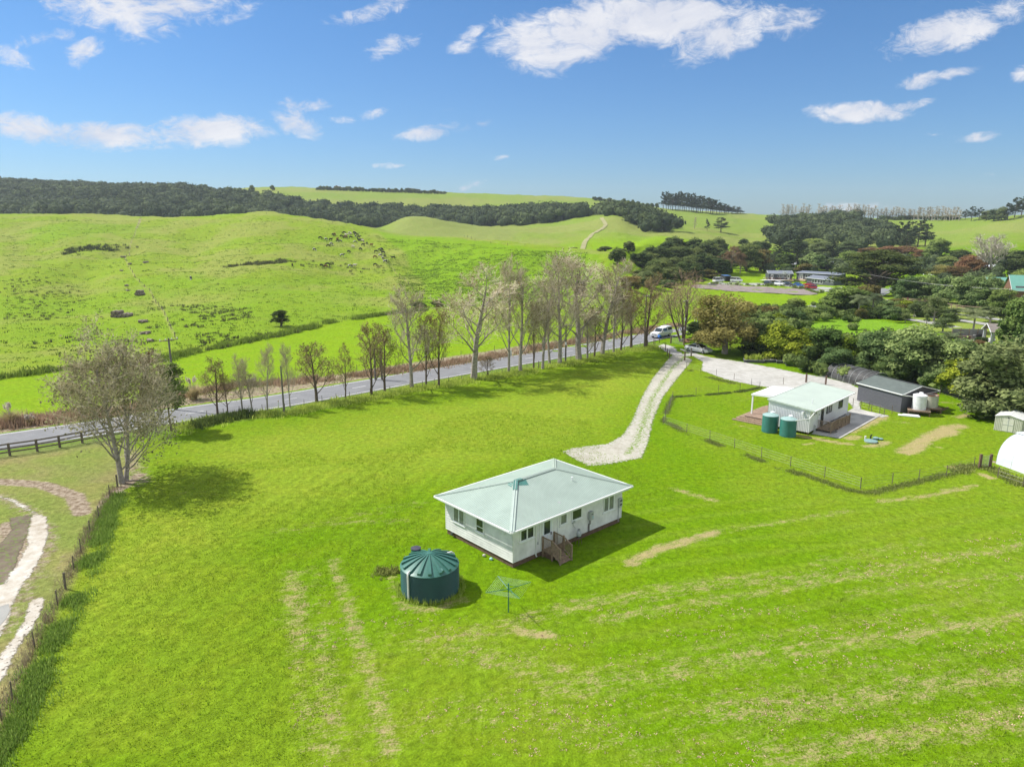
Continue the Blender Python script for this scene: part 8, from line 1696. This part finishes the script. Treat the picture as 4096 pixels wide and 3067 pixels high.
def cow_mat(n, a, b, thr):
    m = mat('hide_' + n, a, .9, .1, spec=.1); m = m.copy(); nt = m.node_tree; N = nt.nodes; L = nt.links; nz = N.new('ShaderNodeTexNoise'); nz.inputs['Scale'].default_value = 1.3; tc = N.new('ShaderNodeTexCoord'); L.new(tc.outputs['Object'], nz.inputs[0]); r_ = N.new('ShaderNodeMapRange'); r_.inputs[1].default_value = thr - .02; r_.inputs[2].default_value = thr + .02; L.new(nz.outputs[0], r_.inputs[0]); mx = N.new('ShaderNodeMix'); mx.data_type = 'RGBA'; L.new(r_.outputs[0], mx.inputs[0]); mx.inputs[6].default_value = (*a, 1); mx.inputs[7].default_value = (*b, 1); L.new(mx.outputs[2], N['Principled BSDF'].inputs['Base Color']); return m
HIDE = {'black': cow_mat('black', (.012, .011, .011), (.03, .025, .02), .6), 'brown': cow_mat('brown', (.12, .035, .018), (.09, .03, .015), .6), 'black and white': cow_mat('patched', (.014, .013, .013), (.62, .60, .56), .50), 'pale': cow_mat('pale', (.58, .52, .46), (.25, .14, .09), .58)}
for k, me in CM_.items(): pass
COWM = {}
for hk, hm in HIDE.items():
    for k, me in CM_.items(): m2 = me.copy(); m2.materials.clear(); m2.materials.append(hm); COWM[(hk, k)] = m2
zc_ = lambda x, y: (1200 + x / 5.267, 850 + y / 5.267)
COWS = [(690, 490, 'black'), (728, 485, 'brown'), (870, 525, 'black'), (932, 450, 'black'), (958, 495, 'pale'), (1018, 490, 'pale'), (1045, 455, 'black and white'), (1070, 465, 'pale'), (1142, 455, 'black'), (1172, 480, 'black'), (940, 535, 'black'), (970, 545, 'brown'), (1068, 550, 'black'), (1170, 525, 'black and white'), (1235, 545, 'black'), (1220, 582, 'black'), (1262, 612, 'black'), (1310, 618, 'pale'),
        (425, 560, 'black'), (545, 592, 'black and white'), (645, 598, 'black'), (788, 590, 'brown'), (800, 622, 'black'), (850, 630, 'black and white'), (655, 690, 'black and white'), (590, 728, 'black'), (300, 812, 'black and white'), (1160, 645, 'black and white'), (1110, 745, 'pale'), (1410, 670, 'black'), (1325, 705, 'black'), (1500, 712, 'brown'), (1272, 795, 'black'), (1025, 850, 'black'), (885, 935, 'black and white'),
        (1712, 800, 'black'), (1685, 812, 'black and white'), (1597, 845, 'black'), (1755, 872, 'black'), (1690, 930, 'black and white'), (1785, 942, 'black'), (1575, 965, 'brown'), (1745, 1000, 'black and white'), (1790, 1065, 'black and white'), (1970, 985, 'black'), (1582, 1130, 'black'), (450, 1145, 'black'), (540, 1168, 'brown'), (585, 1125, 'black'), (1050, 1155, 'black and white'), (1145, 1150, 'pale'),
        (-160, 1135, 'black'), (-2300, 1400, 'black and white')]
rc = random.Random(12); cows = []
for (x, y, hk) in COWS:
    px, py = zc_(x, y) if x > -1000 else (764, 1120)
    cows.append((px, py, hk))
cows.sort()
for i, (px, py, hk) in enumerate(cows):
    p = hit(px, py); o = bpy.data.objects.new('cow', COWM[(hk, 'graze' if rc.random() < .8 else 'up')]); C.objects.link(o); s_ = rc.uniform(.86, 1.02) * (p.y / 330) ** .0
    o.location = (p.x, p.y, p.z - .05); o.rotation_euler = (0, 0, rc.choice([0, -.5, -.9, -.3, .4, -1.2, 3.0, -.6])); o.scale = (s_,) * 3; tag(o, f'{hk} cow on the hillside, {nth(i)} from the left of the herd', 'cow', 'cattle grazing on the near hill')
def person_meshes():
    out = {}
    for nm, (la, ra, ll, rl) in {'stand': ((.25, .05, .78), (-.25, .05, .78), (.09, 0, 0), (-.09, 0, 0)), 'walk': ((.26, .22, .85), (-.26, -.2, .85), (.09, .25, .02), (-.09, -.25, .02)), 'reach': ((.42, .15, 1.35), (-.40, .10, 1.30), (.14, .1, 0), (-.14, -.1, 0))}.items():
        V_ = [(0, 0, .82), (0, 0, 1.0), (0, 0, 1.18), (0, 0, 1.30), (0, .01, 1.44)]; E_ = [(0, 1), (1, 2), (2, 3), (3, 4)]; Rr = [(.13, .09), (.12, .08), (.14, .09), .045, (.085, .10)]
        def add(p, par, r): V_.append(p); E_.append((par, len(V_) - 1)); Rr.append(r); return len(V_) - 1
        for sg, hand, foot in ((1, la, ll), (-1, ra, rl)):
            sh = add((sg * .17, 0, 1.22), 2, .05); el = add(((sg * .20 + hand[0]) / 2 + sg * .02, hand[1] * .4, (1.22 + hand[2]) / 2 - .02), sh, .038); add(hand, el, .03)
            hp = add((sg * .09, 0, .76), 0, .085); kn = add((sg * .095, foot[1] * .5 + .03, .42), hp, .055); an = add((foot[0], foot[1], .06), kn, .036); add((foot[0], foot[1] + .14, .03), an, .032)
        out[nm] = skin_mesh('person', V_, E_, Rr, 0, 1)
        T = [(0, 0, .80), (0, 0, 1.0), (0, 0, 1.2)]; out[nm + '_c'] = skin_mesh('shirt', T + [(.19, 0, 1.2), (-.19, 0, 1.2)], [(0, 1), (1, 2), (2, 3), (2, 4)], [(.15, .11), (.145, .105), (.16, .11), .07, .07], 0, 1)
        lg = [(0, 0, .84)]; le = []; lr = [(.145, .11)]
        for sg, foot in ((1, ll), (-1, rl)): b0 = len(lg); lg += [(sg * .09, 0, .74), (sg * .095, foot[1] * .5 + .03, .42)]; le += [(0, b0), (b0, b0 + 1)]; lr += [.10, .075]
        out[nm + '_t'] = skin_mesh('trousers', lg, le, lr, 0, 1)
    return out
PM = person_meshes(); SKIN = [mat('skin_a', (.45, .27, .19), .6, .05), mat('skin_b', (.28, .16, .10), .6, .05)]; CL = {'navy': (.02, .03, .07), 'orange': (.75, .16, .03), 'red': (.45, .04, .04), 'white': (.7, .7, .7), 'grey': (.12, .13, .15)}
PEOPLE = [(105, 500, 'white', 'stand'), (172, 500, 'navy', 'stand'), (200, 508, 'navy', 'walk'), (262, 502, 'navy', 'stand'), (290, 506, 'navy', 'walk'), (318, 465, 'orange', 'reach'), (382, 520, 'navy', 'stand'), (452, 508, 'navy', 'walk'), (476, 465, 'grey', 'reach'), (495, 510, 'navy', 'reach'), (548, 515, 'red', 'walk'), (650, 490, 'red', 'stand'), (692, 522, 'navy', 'stand'), (758, 490, 'white', 'stand'), (800, 492, 'orange', 'stand'), (828, 490, 'orange', 'walk'), (822, 540, 'navy', 'walk'), (865, 535, 'red', 'stand'), (935, 495, 'orange', 'stand'), (1065, 505, 'orange', 'walk'), (1092, 522, 'grey', 'walk')]
used_me = {}
for i, (x, y, cl, pose) in enumerate(PEOPLE):
    p = hit(*sz(x, y)); root = empty('person', (p.x, p.y, p.z + .06), random.Random(i).uniform(0, 6.28), f'child in {cl} top {dict(stand="standing", walk="running", reach="with arms raised")[pose]} at the school court, {nth(i)} from the left', 'person', 'children playing at the school court')
    def inst(k, m):
        key = (k, m.name)
        if key not in used_me: me = PM[k].copy(); me.materials.clear(); me.materials.append(m); used_me[key] = me
        return used_me[key]
    b_ = link('body', inst(pose, SKIN[i % 2]), root); link('top', inst(pose + '_c', mat('cloth_' + cl, CL[cl], .8, .1)), root); link('trousers', inst(pose + '_t', mat('cloth_navy', CL['navy'], .8, .1)), root); hr = MB().ball((0, -.015, 1.50), .105, 8, 6, (.95, 1.0, .8)); key = ('hair', i % 2)
    if key not in used_me: used_me[key] = hr.mesh('hair'); used_me[key].materials.append(mat(f'hair_{i % 2}', ((.05, .03, .02), (.16, .10, .05))[i % 2], .6))
    link('hair', used_me[key], root)

# ------------------------------------------------------------ air
def haze():
    me = MB().box(-2600, 2600, -60, 2600, -60, 125); o = me.build('haze', None); m = bpy.data.materials.new('thin_haze'); m.use_nodes = True; nt = m.node_tree; nt.nodes.clear(); out = nt.nodes.new('ShaderNodeOutputMaterial'); v = nt.nodes.new('ShaderNodeVolumePrincipled'); v.inputs['Color'].default_value = (.82, .92, 1.0, 1); v.inputs['Density'].default_value = .00012; v.inputs['Anisotropy'].default_value = .2; nt.links.new(v.outputs[0], out.inputs['Volume']); o.data.materials.clear(); o.data.materials.append(m); tag(o, kind='stuff')

haze()
